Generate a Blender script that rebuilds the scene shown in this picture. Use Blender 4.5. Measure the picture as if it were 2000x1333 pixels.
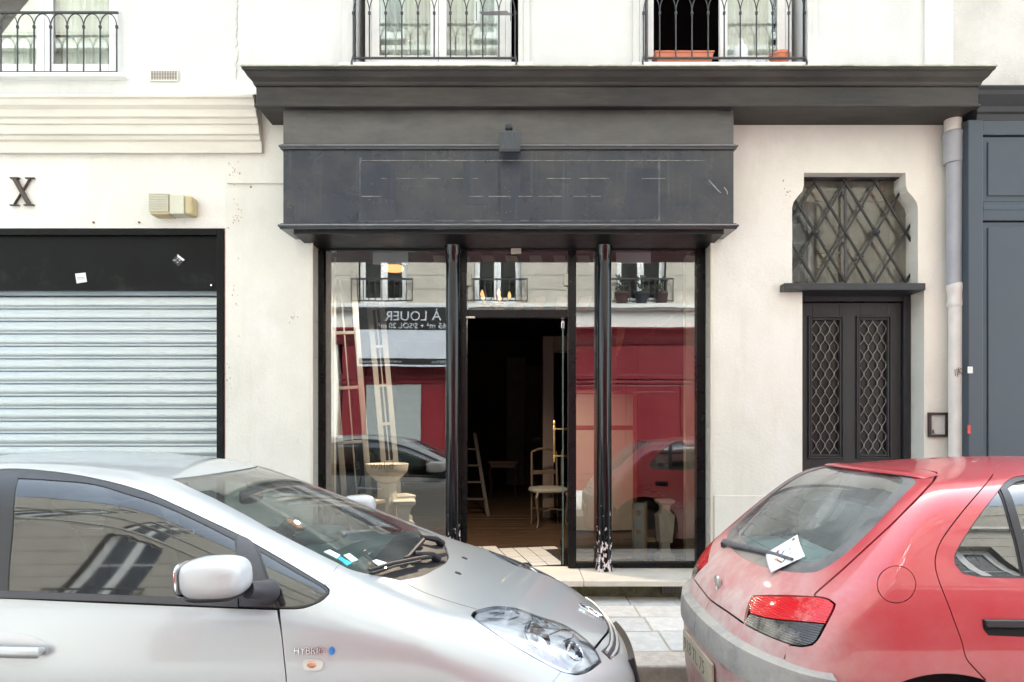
import bpy, bmesh, math, random
import numpy as np
from mathutils import Vector, Matrix
from mathutils.geometry import delaunay_2d_cdt
R_ = math.radians
random.seed(7)
for o in list(bpy.data.objects): bpy.data.objects.remove(o, do_unlink=True)
scene = bpy.context.scene
COL = scene.collection

# ------------------------------------------------------------------ camera, sky, sun, exposure
CAM_Y, CAM_Z = -5.872, 1.585
cd = bpy.data.cameras.new('camera'); cam = bpy.data.objects.new('camera', cd); COL.objects.link(cam)
cd.lens = 24; cd.sensor_width = 36; cd.sensor_fit = 'HORIZONTAL'
cd.shift_x = -.009; cd.shift_y = .08175; cd.clip_start = .05; cd.clip_end = 500
cam.location = (0, CAM_Y, CAM_Z); cam.rotation_euler = (R_(90), 0, 0)
scene.camera = cam

SUN_EL, SUN_AZ = 56, 20            # degrees; azimuth clockwise from +y
w = bpy.data.worlds.new('World'); scene.world = w; w.use_nodes = True
nt = w.node_tree; nt.nodes.clear()
sky = nt.nodes.new('ShaderNodeTexSky'); sky.sky_type = 'NISHITA'; sky.sun_disc = False
sky.sun_elevation = R_(SUN_EL); sky.sun_rotation = R_(SUN_AZ); sky.air_density = 1.0; sky.dust_density = 4.0; sky.ozone_density = 1.0
hsv = nt.nodes.new('ShaderNodeHueSaturation'); hsv.inputs['Saturation'].default_value = .55   # thin overcast
bg = nt.nodes.new('ShaderNodeBackground'); bg.inputs['Strength'].default_value = .15
wo = nt.nodes.new('ShaderNodeOutputWorld')
cloud = nt.nodes.new('ShaderNodeMix'); cloud.data_type = 'RGBA'; cloud.blend_type = 'MULTIPLY'; cloud.inputs[0].default_value = 1; cloud.inputs[7].default_value = (.91, 1.0, 1.01, 1)   # cool grey cloud
nt.links.new(sky.outputs[0], hsv.inputs['Color']); nt.links.new(hsv.outputs[0], cloud.inputs[6]); nt.links.new(cloud.outputs[2], bg.inputs[0]); nt.links.new(bg.outputs[0], wo.inputs[0])
sl = bpy.data.lights.new('sun', 'SUN'); so = bpy.data.objects.new('sun', sl); COL.objects.link(so)
sl.energy = .85; sl.angle = R_(14); sl.color = (1, 1, .965)
az, el = R_(SUN_AZ), R_(SUN_EL)
sd = Vector((math.sin(az)*math.cos(el), math.cos(az)*math.cos(el), math.sin(el)))
so.rotation_euler = sd.to_track_quat('Z', 'Y').to_euler(); so.location = sd*30

vs = scene.view_settings; vs.view_transform = 'Standard'; vs.look = 'None'; vs.gamma = 1; vs.use_curve_mapping = False
vs.exposure = 2.75
scene.render.engine = 'CYCLES'
scene.cycles.use_denoising = True
scene.cycles.max_bounces = 10; scene.cycles.transparent_max_bounces = 24; scene.cycles.glossy_bounces = 6
scene.cycles.sample_clamp_indirect = 8; scene.cycles.caustics_reflective = False; scene.cycles.caustics_refractive = False

# ------------------------------------------------------------------ measuring: a photo pixel on the plane at depth y, as metres
PXF, VPX, VPY = 1333.33, 1018.0, 830.0
def X(px, y=0.0): return (px - VPX)*(y - CAM_Y)/PXF
def Z(py, y=0.0): return CAM_Z - (py - VPY)*(y - CAM_Y)/PXF

# ------------------------------------------------------------------ materials
MATS = {}
def pm(name, col, rough=.6, metal=0.0, var=.08, vs=4.0, bump=0.0, bs=60.0, coat=0.0, spec=.5, dirt=None, stretch=(1, 1, 1), rvar=.0, emit=None, estr=0, extra=None):
    """procedural principled material. dirt: (colour, amount 0..1, scale, stretch) blotches with an edge of their own"""
    if name in MATS: return MATS[name]
    m = bpy.data.materials.new(name); m.use_nodes = True
    n = m.node_tree.nodes; l = m.node_tree.links
    b = n['Principled BSDF']
    tc = n.new('ShaderNodeTexCoord'); mp = n.new('ShaderNodeMapping'); mp.inputs['Scale'].default_value = stretch
    l.new(tc.outputs['Object'], mp.inputs['Vector'])
    nz = n.new('ShaderNodeTexNoise'); nz.inputs['Scale'].default_value = vs; nz.inputs['Detail'].default_value = 6; nz.inputs['Roughness'].default_value = .62
    l.new(mp.outputs[0], nz.inputs['Vector'])
    mr = n.new('ShaderNodeMapRange'); mr.inputs[1].default_value = .3; mr.inputs[2].default_value = .7
    mr.inputs[3].default_value = 1-var; mr.inputs[4].default_value = 1+var*.6
    l.new(nz.outputs['Fac'], mr.inputs[0])
    mx = n.new('ShaderNodeMix'); mx.data_type = 'RGBA'; mx.blend_type = 'MULTIPLY'; mx.inputs[0].default_value = 1
    mx.inputs[6].default_value = (*col, 1); l.new(mr.outputs[0], mx.inputs[7])
    out = mx.outputs[2]
    for d in (dirt or []):
        dc, amt, sc, st, thr = d[:5]; wid = d[5] if len(d) > 5 else .12
        m2 = n.new('ShaderNodeMapping'); m2.inputs['Scale'].default_value = st; m2.inputs['Location'].default_value = (sc*1.7, 3.1, sc)
        l.new(tc.outputs['Object'], m2.inputs['Vector'])
        n2 = n.new('ShaderNodeTexNoise'); n2.inputs['Scale'].default_value = sc; n2.inputs['Detail'].default_value = 8; n2.inputs['Roughness'].default_value = .7
        l.new(m2.outputs[0], n2.inputs['Vector'])
        r2 = n.new('ShaderNodeMapRange'); r2.inputs[1].default_value = thr; r2.inputs[2].default_value = thr+wid; r2.inputs[3].default_value = 0; r2.inputs[4].default_value = amt
        l.new(n2.outputs['Fac'], r2.inputs[0])
        x2 = n.new('ShaderNodeMix'); x2.data_type = 'RGBA'; x2.inputs[7].default_value = (*dc, 1)
        l.new(r2.outputs[0], x2.inputs[0]); l.new(out, x2.inputs[6]); out = x2.outputs[2]
    l.new(out, b.inputs['Base Color'])
    b.inputs['Roughness'].default_value = rough; b.inputs['Metallic'].default_value = metal
    b.inputs['Specular IOR Level'].default_value = spec
    if rvar:
        rr = n.new('ShaderNodeMapRange'); rr.inputs[1].default_value = .3; rr.inputs[2].default_value = .7
        rr.inputs[3].default_value = max(rough-rvar, .02); rr.inputs[4].default_value = min(rough+rvar, 1)
        l.new(nz.outputs['Fac'], rr.inputs[0]); l.new(rr.outputs[0], b.inputs['Roughness'])
    if coat: b.inputs['Coat Weight'].default_value = coat; b.inputs['Coat Roughness'].default_value = .06
    if bump:
        nb = n.new('ShaderNodeTexNoise'); nb.inputs['Scale'].default_value = bs; nb.inputs['Detail'].default_value = 5
        l.new(mp.outputs[0], nb.inputs['Vector'])
        bp = n.new('ShaderNodeBump'); bp.inputs['Strength'].default_value = min(bump*20, 1); bp.inputs['Distance'].default_value = bump*.1
        l.new(nb.outputs['Fac'], bp.inputs['Height']); l.new(bp.outputs[0], b.inputs['Normal'])
    if emit: b.inputs['Emission Color'].default_value = (*emit, 1); b.inputs['Emission Strength'].default_value = estr
    MATS[name] = m
    return m

def glass_mat(name, tint=(.9, .95, .93), refl=.12, rough=.0, dust=0.0, fres=1.45, wavy=0.0):
    """thin sheet glass: sees through with a tint, mirrors a share that grows at grazing angles"""
    if name in MATS: return MATS[name]
    m = bpy.data.materials.new(name); m.use_nodes = True
    n = m.node_tree.nodes; l = m.node_tree.links; n.clear()
    tr = n.new('ShaderNodeBsdfTransparent'); tr.inputs[0].default_value = (*tint, 1)
    gl = n.new('ShaderNodeBsdfGlossy'); gl.inputs['Roughness'].default_value = rough; gl.inputs[0].default_value = (1, 1, 1, 1)
    fr = n.new('ShaderNodeFresnel'); fr.inputs[0].default_value = fres
    mr = n.new('ShaderNodeMapRange'); mr.inputs[1].default_value = 0; mr.inputs[2].default_value = 1; mr.inputs[3].default_value = refl; mr.inputs[4].default_value = 1
    l.new(fr.outputs[0], mr.inputs[0])
    mx = n.new('ShaderNodeMixShader'); l.new(mr.outputs[0], mx.inputs[0]); l.new(tr.outputs[0], mx.inputs[1]); l.new(gl.outputs[0], mx.inputs[2])
    last = mx.outputs[0]
    if wavy:
        t2 = n.new('ShaderNodeTexCoord'); w2 = n.new('ShaderNodeTexNoise'); w2.inputs['Scale'].default_value = 2.2; w2.inputs['Detail'].default_value = 1; l.new(t2.outputs['Object'], w2.inputs['Vector'])
        b2 = n.new('ShaderNodeBump'); b2.inputs['Strength'].default_value = 1; b2.inputs['Distance'].default_value = wavy; l.new(w2.outputs['Fac'], b2.inputs['Height']); l.new(b2.outputs[0], gl.inputs['Normal'])
    if dust:
        tc = n.new('ShaderNodeTexCoord'); nz = n.new('ShaderNodeTexNoise'); nz.inputs['Scale'].default_value = 3; nz.inputs['Detail'].default_value = 8
        mp = n.new('ShaderNodeMapping'); mp.inputs['Scale'].default_value = (1, 1, .5); l.new(tc.outputs['Object'], mp.inputs[0]); l.new(mp.outputs[0], nz.inputs['Vector'])
        r2 = n.new('ShaderNodeMapRange'); r2.inputs[1].default_value = .35; r2.inputs[2].default_value = .75; r2.inputs[3].default_value = dust*.3; r2.inputs[4].default_value = dust
        l.new(nz.outputs['Fac'], r2.inputs[0])
        df = n.new('ShaderNodeBsdfDiffuse'); df.inputs[0].default_value = (.62, .62, .58, 1)
        m3 = n.new('ShaderNodeMixShader'); l.new(r2.outputs[0], m3.inputs[0]); l.new(last, m3.inputs[1]); l.new(df.outputs[0], m3.inputs[2]); last = m3.outputs[0]
    o = n.new('ShaderNodeOutputMaterial'); l.new(last, o.inputs[0])
    MATS[name] = m
    return m

# ------------------------------------------------------------------ mesh helpers
def link(o, parent=None):
    COL.objects.link(o)
    if parent is not None: o.parent = parent
    return o

def thing(name, label, cat, loc=(0, 0, 0), rz=0.0, group=None, parent=None, rot=None):
    o = bpy.data.objects.new(name, None); link(o, parent); o.empty_display_size = .1
    o.location = loc; o.rotation_euler = rot if rot else (0, 0, rz)
    return tag(o, label, cat, group)

def tag(o, label=None, cat=None, group=None, kind=None):
    if label: o['label'] = label
    if cat: o['category'] = cat
    if group: o['group'] = group
    if kind: o['kind'] = kind
    return o

class MB:
    """collects shapes; build() links them as one mesh object. Coordinates are the world's, or the parent's with local=True."""
    def __init__(s, local=False): s.v = []; s.f = []; s.sm = []; s.local = local
    def add(s, vs, fs, smooth=False):
        k = len(s.v); s.v += [tuple(v) for v in vs]
        for f in fs: s.f.append(tuple(k+i for i in f)); s.sm.append(smooth)
        return s
    def box(s, x0, x1, y0, y1, z0, z1):
        vs = [(x, y, z) for x in (x0, x1) for y in (y0, y1) for z in (z0, z1)]
        return s.add(vs, [(0, 1, 3, 2), (4, 6, 7, 5), (0, 4, 5, 1), (2, 3, 7, 6), (0, 2, 6, 4), (1, 5, 7, 3)])
    def prism(s, poly, axis, a, b, smooth=False):
        """closed polygon of 2-D points extruded along axis from a to b; axis 'x': (y,z), 'y': (x,z), 'z': (x,y)"""
        mk = {'x': lambda p, t: (t, p[0], p[1]), 'y': lambda p, t: (p[0], t, p[1]), 'z': lambda p, t: (p[0], p[1], t)}[axis]
        n = len(poly); vs = [mk(p, a) for p in poly] + [mk(p, b) for p in poly]
        s.add(vs, [tuple(range(n))[::-1], tuple(range(n, 2*n))])
        k = len(s.v) - 2*n
        for i in range(n): s.f.append((k+i, k+(i+1) % n, k+n+(i+1) % n, k+n+i)); s.sm.append(smooth)
        return s
    def tube(s, path, r, n=8, cap=True, flat=None):
        P = [Vector(p) for p in path]; rings = []
        for i, p in enumerate(P):
            t = (P[min(i+1, len(P)-1)] - P[max(i-1, 0)]).normalized()
            u = t.orthogonal().normalized() if i == 0 else (pu - t*pu.dot(t)).normalized()
            pu = u; w_ = t.cross(u); rr = r[i] if isinstance(r, (list, tuple)) else r
            rings.append([p + (u*math.cos(a) + w_*math.sin(a))*rr for a in [2*math.pi*k/n for k in range(n)]])
        vs = [v for g in rings for v in g]; fs = []
        for i in range(len(P)-1):
            for k in range(n): fs.append((i*n+k, i*n+(k+1) % n, (i+1)*n+(k+1) % n, (i+1)*n+k))
        s.add(vs, fs, True)
        if cap: s.add(rings[0], [tuple(range(n))[::-1]]); s.add(rings[-1], [tuple(range(n))])
        return s
    def bar(s, p, q, wd, th, up=(0, 1, 0)):
        """flat bar from p to q, wd wide across, th thick along up"""
        p, q, up = Vector(p), Vector(q), Vector(up).normalized(); t = (q-p).normalized(); sd_ = t.cross(up).normalized()
        vs = [a + sd_*(wd/2*i) + up*(th/2*j) for a in (p, q) for i in (-1, 1) for j in (-1, 1)]
        return s.add(vs, [(0, 1, 3, 2), (4, 6, 7, 5), (0, 4, 5, 1), (2, 3, 7, 6), (0, 2, 6, 4), (1, 5, 7, 3)])
    def lathe(s, prof, c=(0, 0, 0), n=24, axis='z', flute=None, smooth=True):
        """prof: (radius, height) list"""
        c = Vector(c); vs = []
        for (r, h) in prof:
            for k in range(n):
                a = 2*math.pi*k/n; rr = r*(flute(a, h) if flute else 1)
                p = {'z': (rr*math.cos(a), rr*math.sin(a), h), 'y': (rr*math.cos(a), h, rr*math.sin(a)), 'x': (h, rr*math.cos(a), rr*math.sin(a))}[axis]
                vs.append(c + Vector(p))
        fs = [(i*n+k, i*n+(k+1) % n, (i+1)*n+(k+1) % n, (i+1)*n+k) for i in range(len(prof)-1) for k in range(n)]
        fs += [tuple(range(n))[::-1], tuple((len(prof)-1)*n+k for k in range(n))]
        return s.add(vs, fs, smooth)
    def square_lathe(s, prof, c=(0, 0, 0)):
        c = Vector(c); vs = []
        for (r, h) in prof: vs += [c+Vector((x*r, y*r, h)) for x, y in ((-1, -1), (1, -1), (1, 1), (-1, 1))]
        fs = [(i*4+k, i*4+(k+1) % 4, i*4+4+(k+1) % 4, i*4+4+k) for i in range(len(prof)-1) for k in range(4)]
        fs += [(3, 2, 1, 0), tuple((len(prof)-1)*4+k for k in range(4))]
        return s.add(vs, fs)
    def build(s, name, mat, parent=None, bevel=0.0, seg=2, label=None, cat=None, group=None, kind=None, angle=35):
        me = bpy.data.meshes.new(name)
        A = np.array(s.v, float)
        if s.local: org = Vector((0, 0, 0)); at = org
        elif parent is None: org = Vector(((A[:, 0].min()+A[:, 0].max())/2, (A[:, 1].min()+A[:, 1].max())/2, A[:, 2].min())); at = org
        else:
            org = Vector((0, 0, 0)); p_ = parent
            while p_: org = org + p_.location; p_ = p_.parent
            at = Vector((0, 0, 0))
        me.from_pydata([tuple(r) for r in (A - np.array(org))], [], s.f)
        bm = bmesh.new(); bm.from_mesh(me); bmesh.ops.recalc_face_normals(bm, faces=bm.faces); bm.to_mesh(me); bm.free()
        if any(s.sm):
            me.polygons.foreach_set('use_smooth', [True]*len(me.polygons)); me.set_sharp_from_angle(angle=R_(angle))
        me.materials.append(mat)
        o = bpy.data.objects.new(name, me); link(o, parent); o.location = at
        if bevel:
            md = o.modifiers.new('bevel', 'BEVEL'); md.width = bevel; md.segments = seg; md.limit_method = 'ANGLE'; md.angle_limit = R_(40)
            md.harden_normals = False
        return tag(o, label, cat, group, kind)

def share(src, parent, loc=(0, 0, 0), rot=(0, 0, 0), name=None, scale=None):
    o = src.copy(); link(o, parent); o.location = loc; o.rotation_euler = rot
    if name: o.name = name
    if scale: o.scale = scale
    for k in ('label', 'category', 'group', 'kind'):
        if k in o and k != 'kind': del o[k]
    return o

def copy_tree(o, parent=None):
    c = o.copy(); link(c, parent)
    for ch in o.children: copy_tree(ch, c)
    return c

def text(name, body, size, mat, parent, loc, rot=(R_(90), 0, 0), depth=.001, align='LEFT', sx=1.0, shear=0.0, thin=0.0):
    cu = bpy.data.curves.new(name, 'FONT'); cu.body = body; cu.size = size; cu.extrude = depth; cu.align_x = align; cu.shear = shear; cu.resolution_u = 3; cu.offset = thin
    t = bpy.data.objects.new(name, cu); COL.objects.link(t)
    dg = bpy.context.evaluated_depsgraph_get(); me = bpy.data.meshes.new_from_object(t.evaluated_get(dg))
    bpy.data.objects.remove(t, do_unlink=True)
    me.materials.clear(); me.materials.append(mat)
    o = bpy.data.objects.new(name, me); link(o, parent); o.location = loc; o.rotation_euler = rot; o.scale = (sx, 1, 1)
    return o

# ------------------------------------------------------------------ colours and surfaces of the street
M_white = pm('white_plaster', (.66, .665, .645), .85, var=.07, vs=2.2, bump=.03, bs=45,
             dirt=[((.50, .49, .465), .55, 1.1, (1.5, 1, .35), .52, .2), ((.48, .46, .42), .4, 9, (1, 1, .5), .68)])
M_cream = pm('cream_plaster', (.755, .74, .67), .88, var=.09, vs=1.6, bump=.04, bs=40,
             dirt=[((.80, .78, .74), .8, .9, (1, 1, .8), .50), ((.50, .40, .30), .7, 9, (1, 1, .6), .665), ((.58, .54, .47), .42, 2.0, (1.6, 1, .22), .54, .2), ((.60, .57, .50), .35, 90, (1, 1, 1), .48, .2), ((.40, .34, .27), .8, 40, (1, 1, 1), .70)])
M_stonecream = pm('cream_moulding', (.70, .665, .59), .8, var=.10, vs=3, bump=.012, bs=50, stretch=(.5, 1, 3),
                  dirt=[((.45, .38, .28), .5, 5, (.4, 1, 2), .62)])
M_grey_rough = pm('grey_roughcast', (.60, .58, .54), .95, var=.12, vs=2.5, bump=.05, bs=90, dirt=[((.70, .68, .64), .6, 1.5, (1, 1, 1), .5)])
M_dark = pm('charcoal_paint', (.020, .022, .026), .42, var=.35, vs=5, bump=.006, bs=200, stretch=(1, 1, .5), rvar=.1,
            dirt=[((.12, .115, .11), .35, 6, (.5, 1, 2), .62)])
M_charcoal = pm('weathered_charcoal_wood', (.024, .023, .0215), .55, spec=.35, var=.3, vs=4, bump=.008, bs=120, stretch=(.4, 1, 2), rvar=.12,
                dirt=[((.080, .071, .061), .8, 3, (.30, 1, 2.0), .40, .35), ((.012, .012, .012), .6, 5, (.4, 1, 1.2), .50, .3), ((.5, .48, .44), .6, 24, (.6, 1, 1), .715)])
M_black = pm('black_gloss_paint', (.006, .006, .007), .42, var=.3, vs=6, spec=.3, rvar=.06)
M_black_matt = pm('black_paint', (.006, .0065, .0065), .38, var=.4, vs=3, rvar=.1, spec=.12, dirt=[((.03, .033, .03), .5, 3, (1, 1, 1), .58)])
M_iron = pm('painted_iron', (.045, .045, .048), .45, var=.3, vs=20)
M_greyblue = pm('blue_grey_joinery_paint', (.042, .060, .080), .40, var=.10, vs=2, bump=.003, bs=300, rvar=.05)
M_whitepaint = pm('white_window_paint', (.80, .80, .78), .45, var=.04, vs=8)
M_curtain = pm('white_net_curtain', (.88, .89, .87), .9, var=.08, vs=8, stretch=(6, 1, .4))
M_zinc = pm('galvanised_slats', (.45, .49, .50), .36, metal=.5, var=.16, vs=3, stretch=(.35, 1, 5), rvar=.1,
            dirt=[((.30, .36, .40), .75, 3.0, (.35, 1, 6), .50, .18), ((.24, .23, .21), .7, 8, (.5, 1, 2), .62), ((.30, .29, .26), .5, 3, (2.5, 1, .25), .58, .2)])
M_stone = pm('sill_limestone', (.66, .60, .51), .75, var=.12, vs=5, bump=.01, bs=80, dirt=[((.42, .38, .32), .6, 7, (1, 1, 1), .6)])
M_moss = pm('mossy_stone', (.20, .18, .12), .95, var=.4, vs=9, bump=.06, bs=50, dirt=[((.09, .10, .035), .8, 8, (1, 1, 1), .5)])
M_slab = [pm('granite_slab_%d' % i, c, .8, var=.16, vs=14, bump=.012, bs=140, dirt=[((.28, .275, .26), .6, 3, (1, 1, 1), .52, .2), ((.16, .15, .14), .6, 14, (1, 1, 1), .66), ((.58, .56, .52), .5, 50, (1, 1, 1), .60)])
          for i, c in enumerate([(.58, .575, .55), (.62, .61, .585), (.53, .53, .515), (.60, .58, .55)])]
M_joint = pm('sandy_joint', (.46, .42, .345), .95, var=.2, vs=30, bump=.02, bs=200)
M_kerb = pm('granite_kerb', (.47, .43, .375), .85, var=.22, vs=20, bump=.04, bs=130, dirt=[((.30, .27, .22), .7, 5, (1, 1, 1), .56), ((.42, .30, .20), .5, 9, (1, 1, 1), .68)])
M_asphalt = pm('asphalt', (.055, .055, .054), .9, var=.3, vs=30, bump=.06, bs=220)
M_terracotta = pm('terracotta_plastic', (.62, .20, .11), .55, var=.08, vs=8)
M_pane = glass_mat('window_pane', (.93, .97, .95), .05)
M_chrome = pm('chrome', (.75, .75, .76), .12, 1.0, var=.05)

# ------------------------------------------------------------------ ground: road, gutter, kerb, pavement with slabs
KERB_Y, PAVE_Z = -1.745, .13
tag(MB().box(-40, 40, -5.6, KERB_Y-.16, -.4, 0).build('road', M_asphalt), kind='structure')
gut = tag(MB().box(-40, 40, KERB_Y-.16, KERB_Y+.02, -.4, -.012).build('gutter', M_joint), kind='structure')
kb = tag(MB().box(-40, 40, KERB_Y+.03, KERB_Y+.26, -.3, PAVE_Z-.03).build('kerb', M_joint), kind='structure')
xk = -6.1
kmesh = {}
while xk < 5.4:
    L = random.choice([.95, 1.1, 1.25])
    if xk < .9 < xk+L: L = 1.7
    MB().box(xk+.004, xk+L-.004, KERB_Y, KERB_Y+.265, -.2, PAVE_Z + random.uniform(-.003, .003)).build('kerb_stone', M_kerb, kb, bevel=.018, seg=3)
    xk += L
pv = tag(MB().box(-40, 40, KERB_Y+.262, .4, -.3, PAVE_Z-.012).build('pavement', M_joint), kind='structure')
rows = [(-1.475, -1.06), (-1.05, -.70), (-.69, -.37), (-.36, -.06)]
random.seed(4)
for ri, (y0, y1) in enumerate(rows):
    xs = -6.2 + [0, .3, .12, .4][ri]
    # joints measured near the bare pavement between the cars
    cuts = {0: [.965, 2.0], 1: [.93, 1.75], 2: [.47, .905, 1.6], 3: [.50, .885, 1.33, 2.0]}[ri]
    edges = []
    xx = cuts[0]
    while xx > -6: edges.append(xx); xx -= random.uniform(.55, .95)
    edges = edges[::-1] + cuts[1:]
    xx = cuts[-1]
    while xx < 5.4: xx += random.uniform(.55, .95); edges.append(xx)
    for a, b in zip(edges[:-1], edges[1:]):
        MB().box(a+.006, b-.006, y0+.004, y1-.004, 0, PAVE_Z+random.uniform(-.003, .004)).build('paving_slab', random.choice(M_slab), pv, bevel=.006)
tag(MB().box(-40, 40, -5.75, -5.55, -.3, .12).build('far_kerb', M_kerb), kind='structure')
tag(MB().box(-40, 40, -9.4, -5.75, -.3, .125).build('far_pavement', M_slab[2]), kind='structure')

# ------------------------------------------------------------------ middle building: walls
def G(pts, y=0.0): return [(X(a, y), Z(b, y)) for a, b in pts]
TOPZ = 9.5
XL, XR = X(465), X(1862)                  # party lines
SH_L, SH_R = X(607), X(1392)              # shop opening
DR_L, DR_R = X(1547), X(1793)             # transom light opening of the street door
mid = thing('shop_building', 'white and cream plastered building above the black shop front', 'building', (0, .3, PAVE_Z))
ZC = Z(218, 0)                            # wall colour changes behind the cornice
# lower wall pieces (cream), wall 0.45 thick
lo = MB()
XLlow = X(440)
lo.box(XLlow, SH_L, 0, .45, 0, ZC)
lo.box(SH_L, SH_R, 0, .45, Z(452), ZC)
lo.box(SH_R, X(1547), 0, .45, 0, ZC)
lo.box(DR_R, X(1880), 0, .45, Z(560), ZC)
lo.box(X(1805), X(1880), 0, .45, 0, Z(560))
# above the street door and the shaped shoulders of its opening
lo.box(X(1547), DR_R, 0, .45, Z(338), ZC)
left_sh = [(1547, 338), (1570, 338), (1570, 362), (1567, 374), (1558, 384), (1550, 395), (1547.01, 406)]
right_sh = [(1793, 338), (1792.99, 406), (1790, 395), (1782, 384), (1773, 374), (1769, 362), (1769, 338)]
lo.prism(G(left_sh), 'y', 0, .45); lo.prism(G(right_sh), 'y', 0, .45)
lo.box(X(1547), X(1567), 0, .45, 0, Z(560))
lo.build('wall', M_cream, mid)
MB().box(SH_R+.012, X(1540), -.022, .002, 0, Z(968)).build('plinth', M_cream, mid, bevel=.004)
MB().box(X(1806), X(1842), -.018, .002, 0, Z(968)).build('plinth', M_cream, mid, bevel=.004)
MB().box(XLlow+.02, SH_L-.06, -.02, .002, Z(360), Z(354)).build('plaster_ledge', M_cream, mid, bevel=.003)

# upper wall (white) with two window openings
WB = [(X(692), X(1012)), (X(1258), X(1573))]
zs = Z(128)                               # sill level
up = MB(); wt = zs+2.15
up.box(XL, WB[0][0], 0, .45, ZC, TOPZ); up.box(WB[0][1], WB[1][0], 0, .45, ZC, TOPZ); up.box(WB[1][1], XR, 0, .45, ZC, TOPZ)
for a, b in WB: up.box(a, b, 0, .45, ZC, zs); up.box(a, b, 0, .45, wt, TOPZ)
up.build('upper_wall', M_white, mid)

def casement(parent, x0, x1, z0, z1, y, open_left=False, panes=2, drapes=True):
    """white two-leaf casement: frame, and for each leaf stiles, glass and a net curtain"""
    wn = MB().box(x0, x0+.05, y, y+.07, z0, z1).box(x1-.05, x1, y, y+.07, z0, z1).box(x0+.05, x1-.05, y, y+.07, z1-.05, z1).box(x0+.05, x1-.05, y, y+.07, z0, z0+.055).build('window', M_whitepaint, parent, bevel=.005)
    xm = (x0+x1)/2
    for i in range(2):
        a, b = (x0+.052, xm-.002) if i == 0 else (xm+.002, x1-.052)
        if open_left and i == 0: continue
        st = .07
        MB().box(a, a+st, y+.015, y+.06, z0+.058, z1-.052).box(b-st, b, y+.015, y+.06, z0+.058, z1-.052).box(a+st, b-st, y+.015, y+.06, z0+.058, z0+.15).box(a+st, b-st, y+.015, y+.06, z1-.12, z1-.052).box(a+st, b-st, y+.015, y+.06, z0+1.35, z0+1.38).build('leaf_frame', M_whitepaint, wn, bevel=.005)
        MB().box(a+st, b-st, y+.034, y+.038, z0+.15, z1-.12).build('pane', M_pane, wn)
        if drapes:
            c = MB(); n = 40; xs_ = [a+st-.02+(b-a-2*st+.04)*k/n for k in range(n+1)]
            pts = [(x_, y+.14+.018*math.sin(k*1.3)+.01*math.sin(k*.37)) for k, x_ in enumerate(xs_)]
            c.prism(pts + [(p[0], p[1]+.003) for p in pts[::-1]], 'z', z0+.06, z1-.06)
            c.build('curtain', M_curtain, wn)
    return wn

def pointed_railing(parent, x0, x1, zb, zarch, ztop, y, n, name='railing', feet=None):
    """wrought-iron guard: rails, balusters and pointed arches between them"""
    base = MB().box(x0-.006, x1+.006, y-.008, y+.008, zb-.008, zb+.008).box(x0-.012, x1+.012, y-.010, y+.010, ztop, ztop+.016)
    r = base.build(name, M_iron, parent, bevel=.002)
    pitch = (x1-x0)/n
    bal = None
    for i in range(n+1):
        xx = x0+pitch*i
        if bal is None:
            bal = MB(True).tube([(0, 0, zb-.02 if not feet else zb), (0, 0, zarch)], .0066, 8).lathe([(.007, zarch-.016), (.012, zarch-.010), (.012, zarch+.010), (.007, zarch+.016)], n=10).build('baluster', M_iron, r)
            bal.location = Vector((xx, y, 0)) - r_loc(r); b0 = bal
        else: share(b0, r, Vector((xx, y, 0)) - r_loc(r), name='baluster')
    arch = None
    for i in range(n):
        xx = x0+pitch*i
        if arch is None:
            h = ztop-zarch; m_ = MB(True)
            for sgn, bx in ((1, 0), (-1, pitch)):
                pth = [(bx+sgn*(pitch/2)*(1-math.cos(t*math.pi/2)), 0, zarch + h*math.sin(t*math.pi/2)*.98) for t in [k/10 for k in range(11)]]
                m_.tube(pth, .0048, 6)
            arch = m_.build('arch', M_iron, r); arch.location = Vector((xx, y, 0)) - r_loc(r)
        else: share(arch, r, Vector((xx, y, 0)) - r_loc(r), name='arch')
    if feet:
        for i in (0, n):
            xx = x0+pitch*i
            MB().tube([(xx, y, zb+.02), (xx+(.012 if i else -.012), y-.02, zb-.05), (xx, y-.01, zb-.09)], .008, 8).build('foot', M_iron, r)
    return r
def r_loc(o):
    v = Vector((0, 0, 0))
    while o: v = v + o.location; o = o.parent
    return v

for i, (a, b) in enumerate(WB):
    casement(mid, a+.06, b-.06, zs+.02, wt-.04, .14, open_left=(i == 1))
    MB().box(X(665 if i == 0 else 1232), X(1040 if i == 0 else 1612), -.06, .16, zs-.035, zs).build('sill', M_whitepaint, mid, bevel=.006)
    # plaster surround, stepped
    MB().box(a-.10, a-.04, -.022, .002, zs, wt+.1).box(a-.04, a, -.036, .06, zs, wt+.04).build('surround', M_white, mid, bevel=.006)
    MB().box(b+.04, b+.10, -.022, .002, zs, wt+.1).box(b, b+.04, -.036, .06, zs, wt+.04).build('surround', M_white, mid, bevel=.006)
    MB().box(a-.09, b+.09, -.03, .06, wt, wt+.12).build('surround', M_white, mid, bevel=.006)
    pointed_railing(mid, X(690 if i == 0 else 1257, -.05), X(1006 if i == 0 else 1572, -.05), Z(114, -.05), Z(26, -.05), Z(-10, -.05), -.05, 10, feet=True)
# the room behind the window with the open leaf
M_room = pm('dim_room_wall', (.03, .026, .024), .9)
MB().box(X(692)-.5, X(1573)+.5, 3.0, 3.05, ZC+.3, wt+.5).box(X(692)-.5, X(1573)+.5, .45, 3.0, ZC+.3, ZC+.35).box(X(692)-.5, X(1573)+.5, .45, 3.0, wt+.45, wt+.5).box(X(692)-.55, X(692)-.5, .45, 3.0, ZC+.3, wt+.5).box(X(1573)+.5, X(1573)+.55, .45, 3.0, ZC+.3, wt+.5).build('upstairs_room', M_room, mid)
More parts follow.
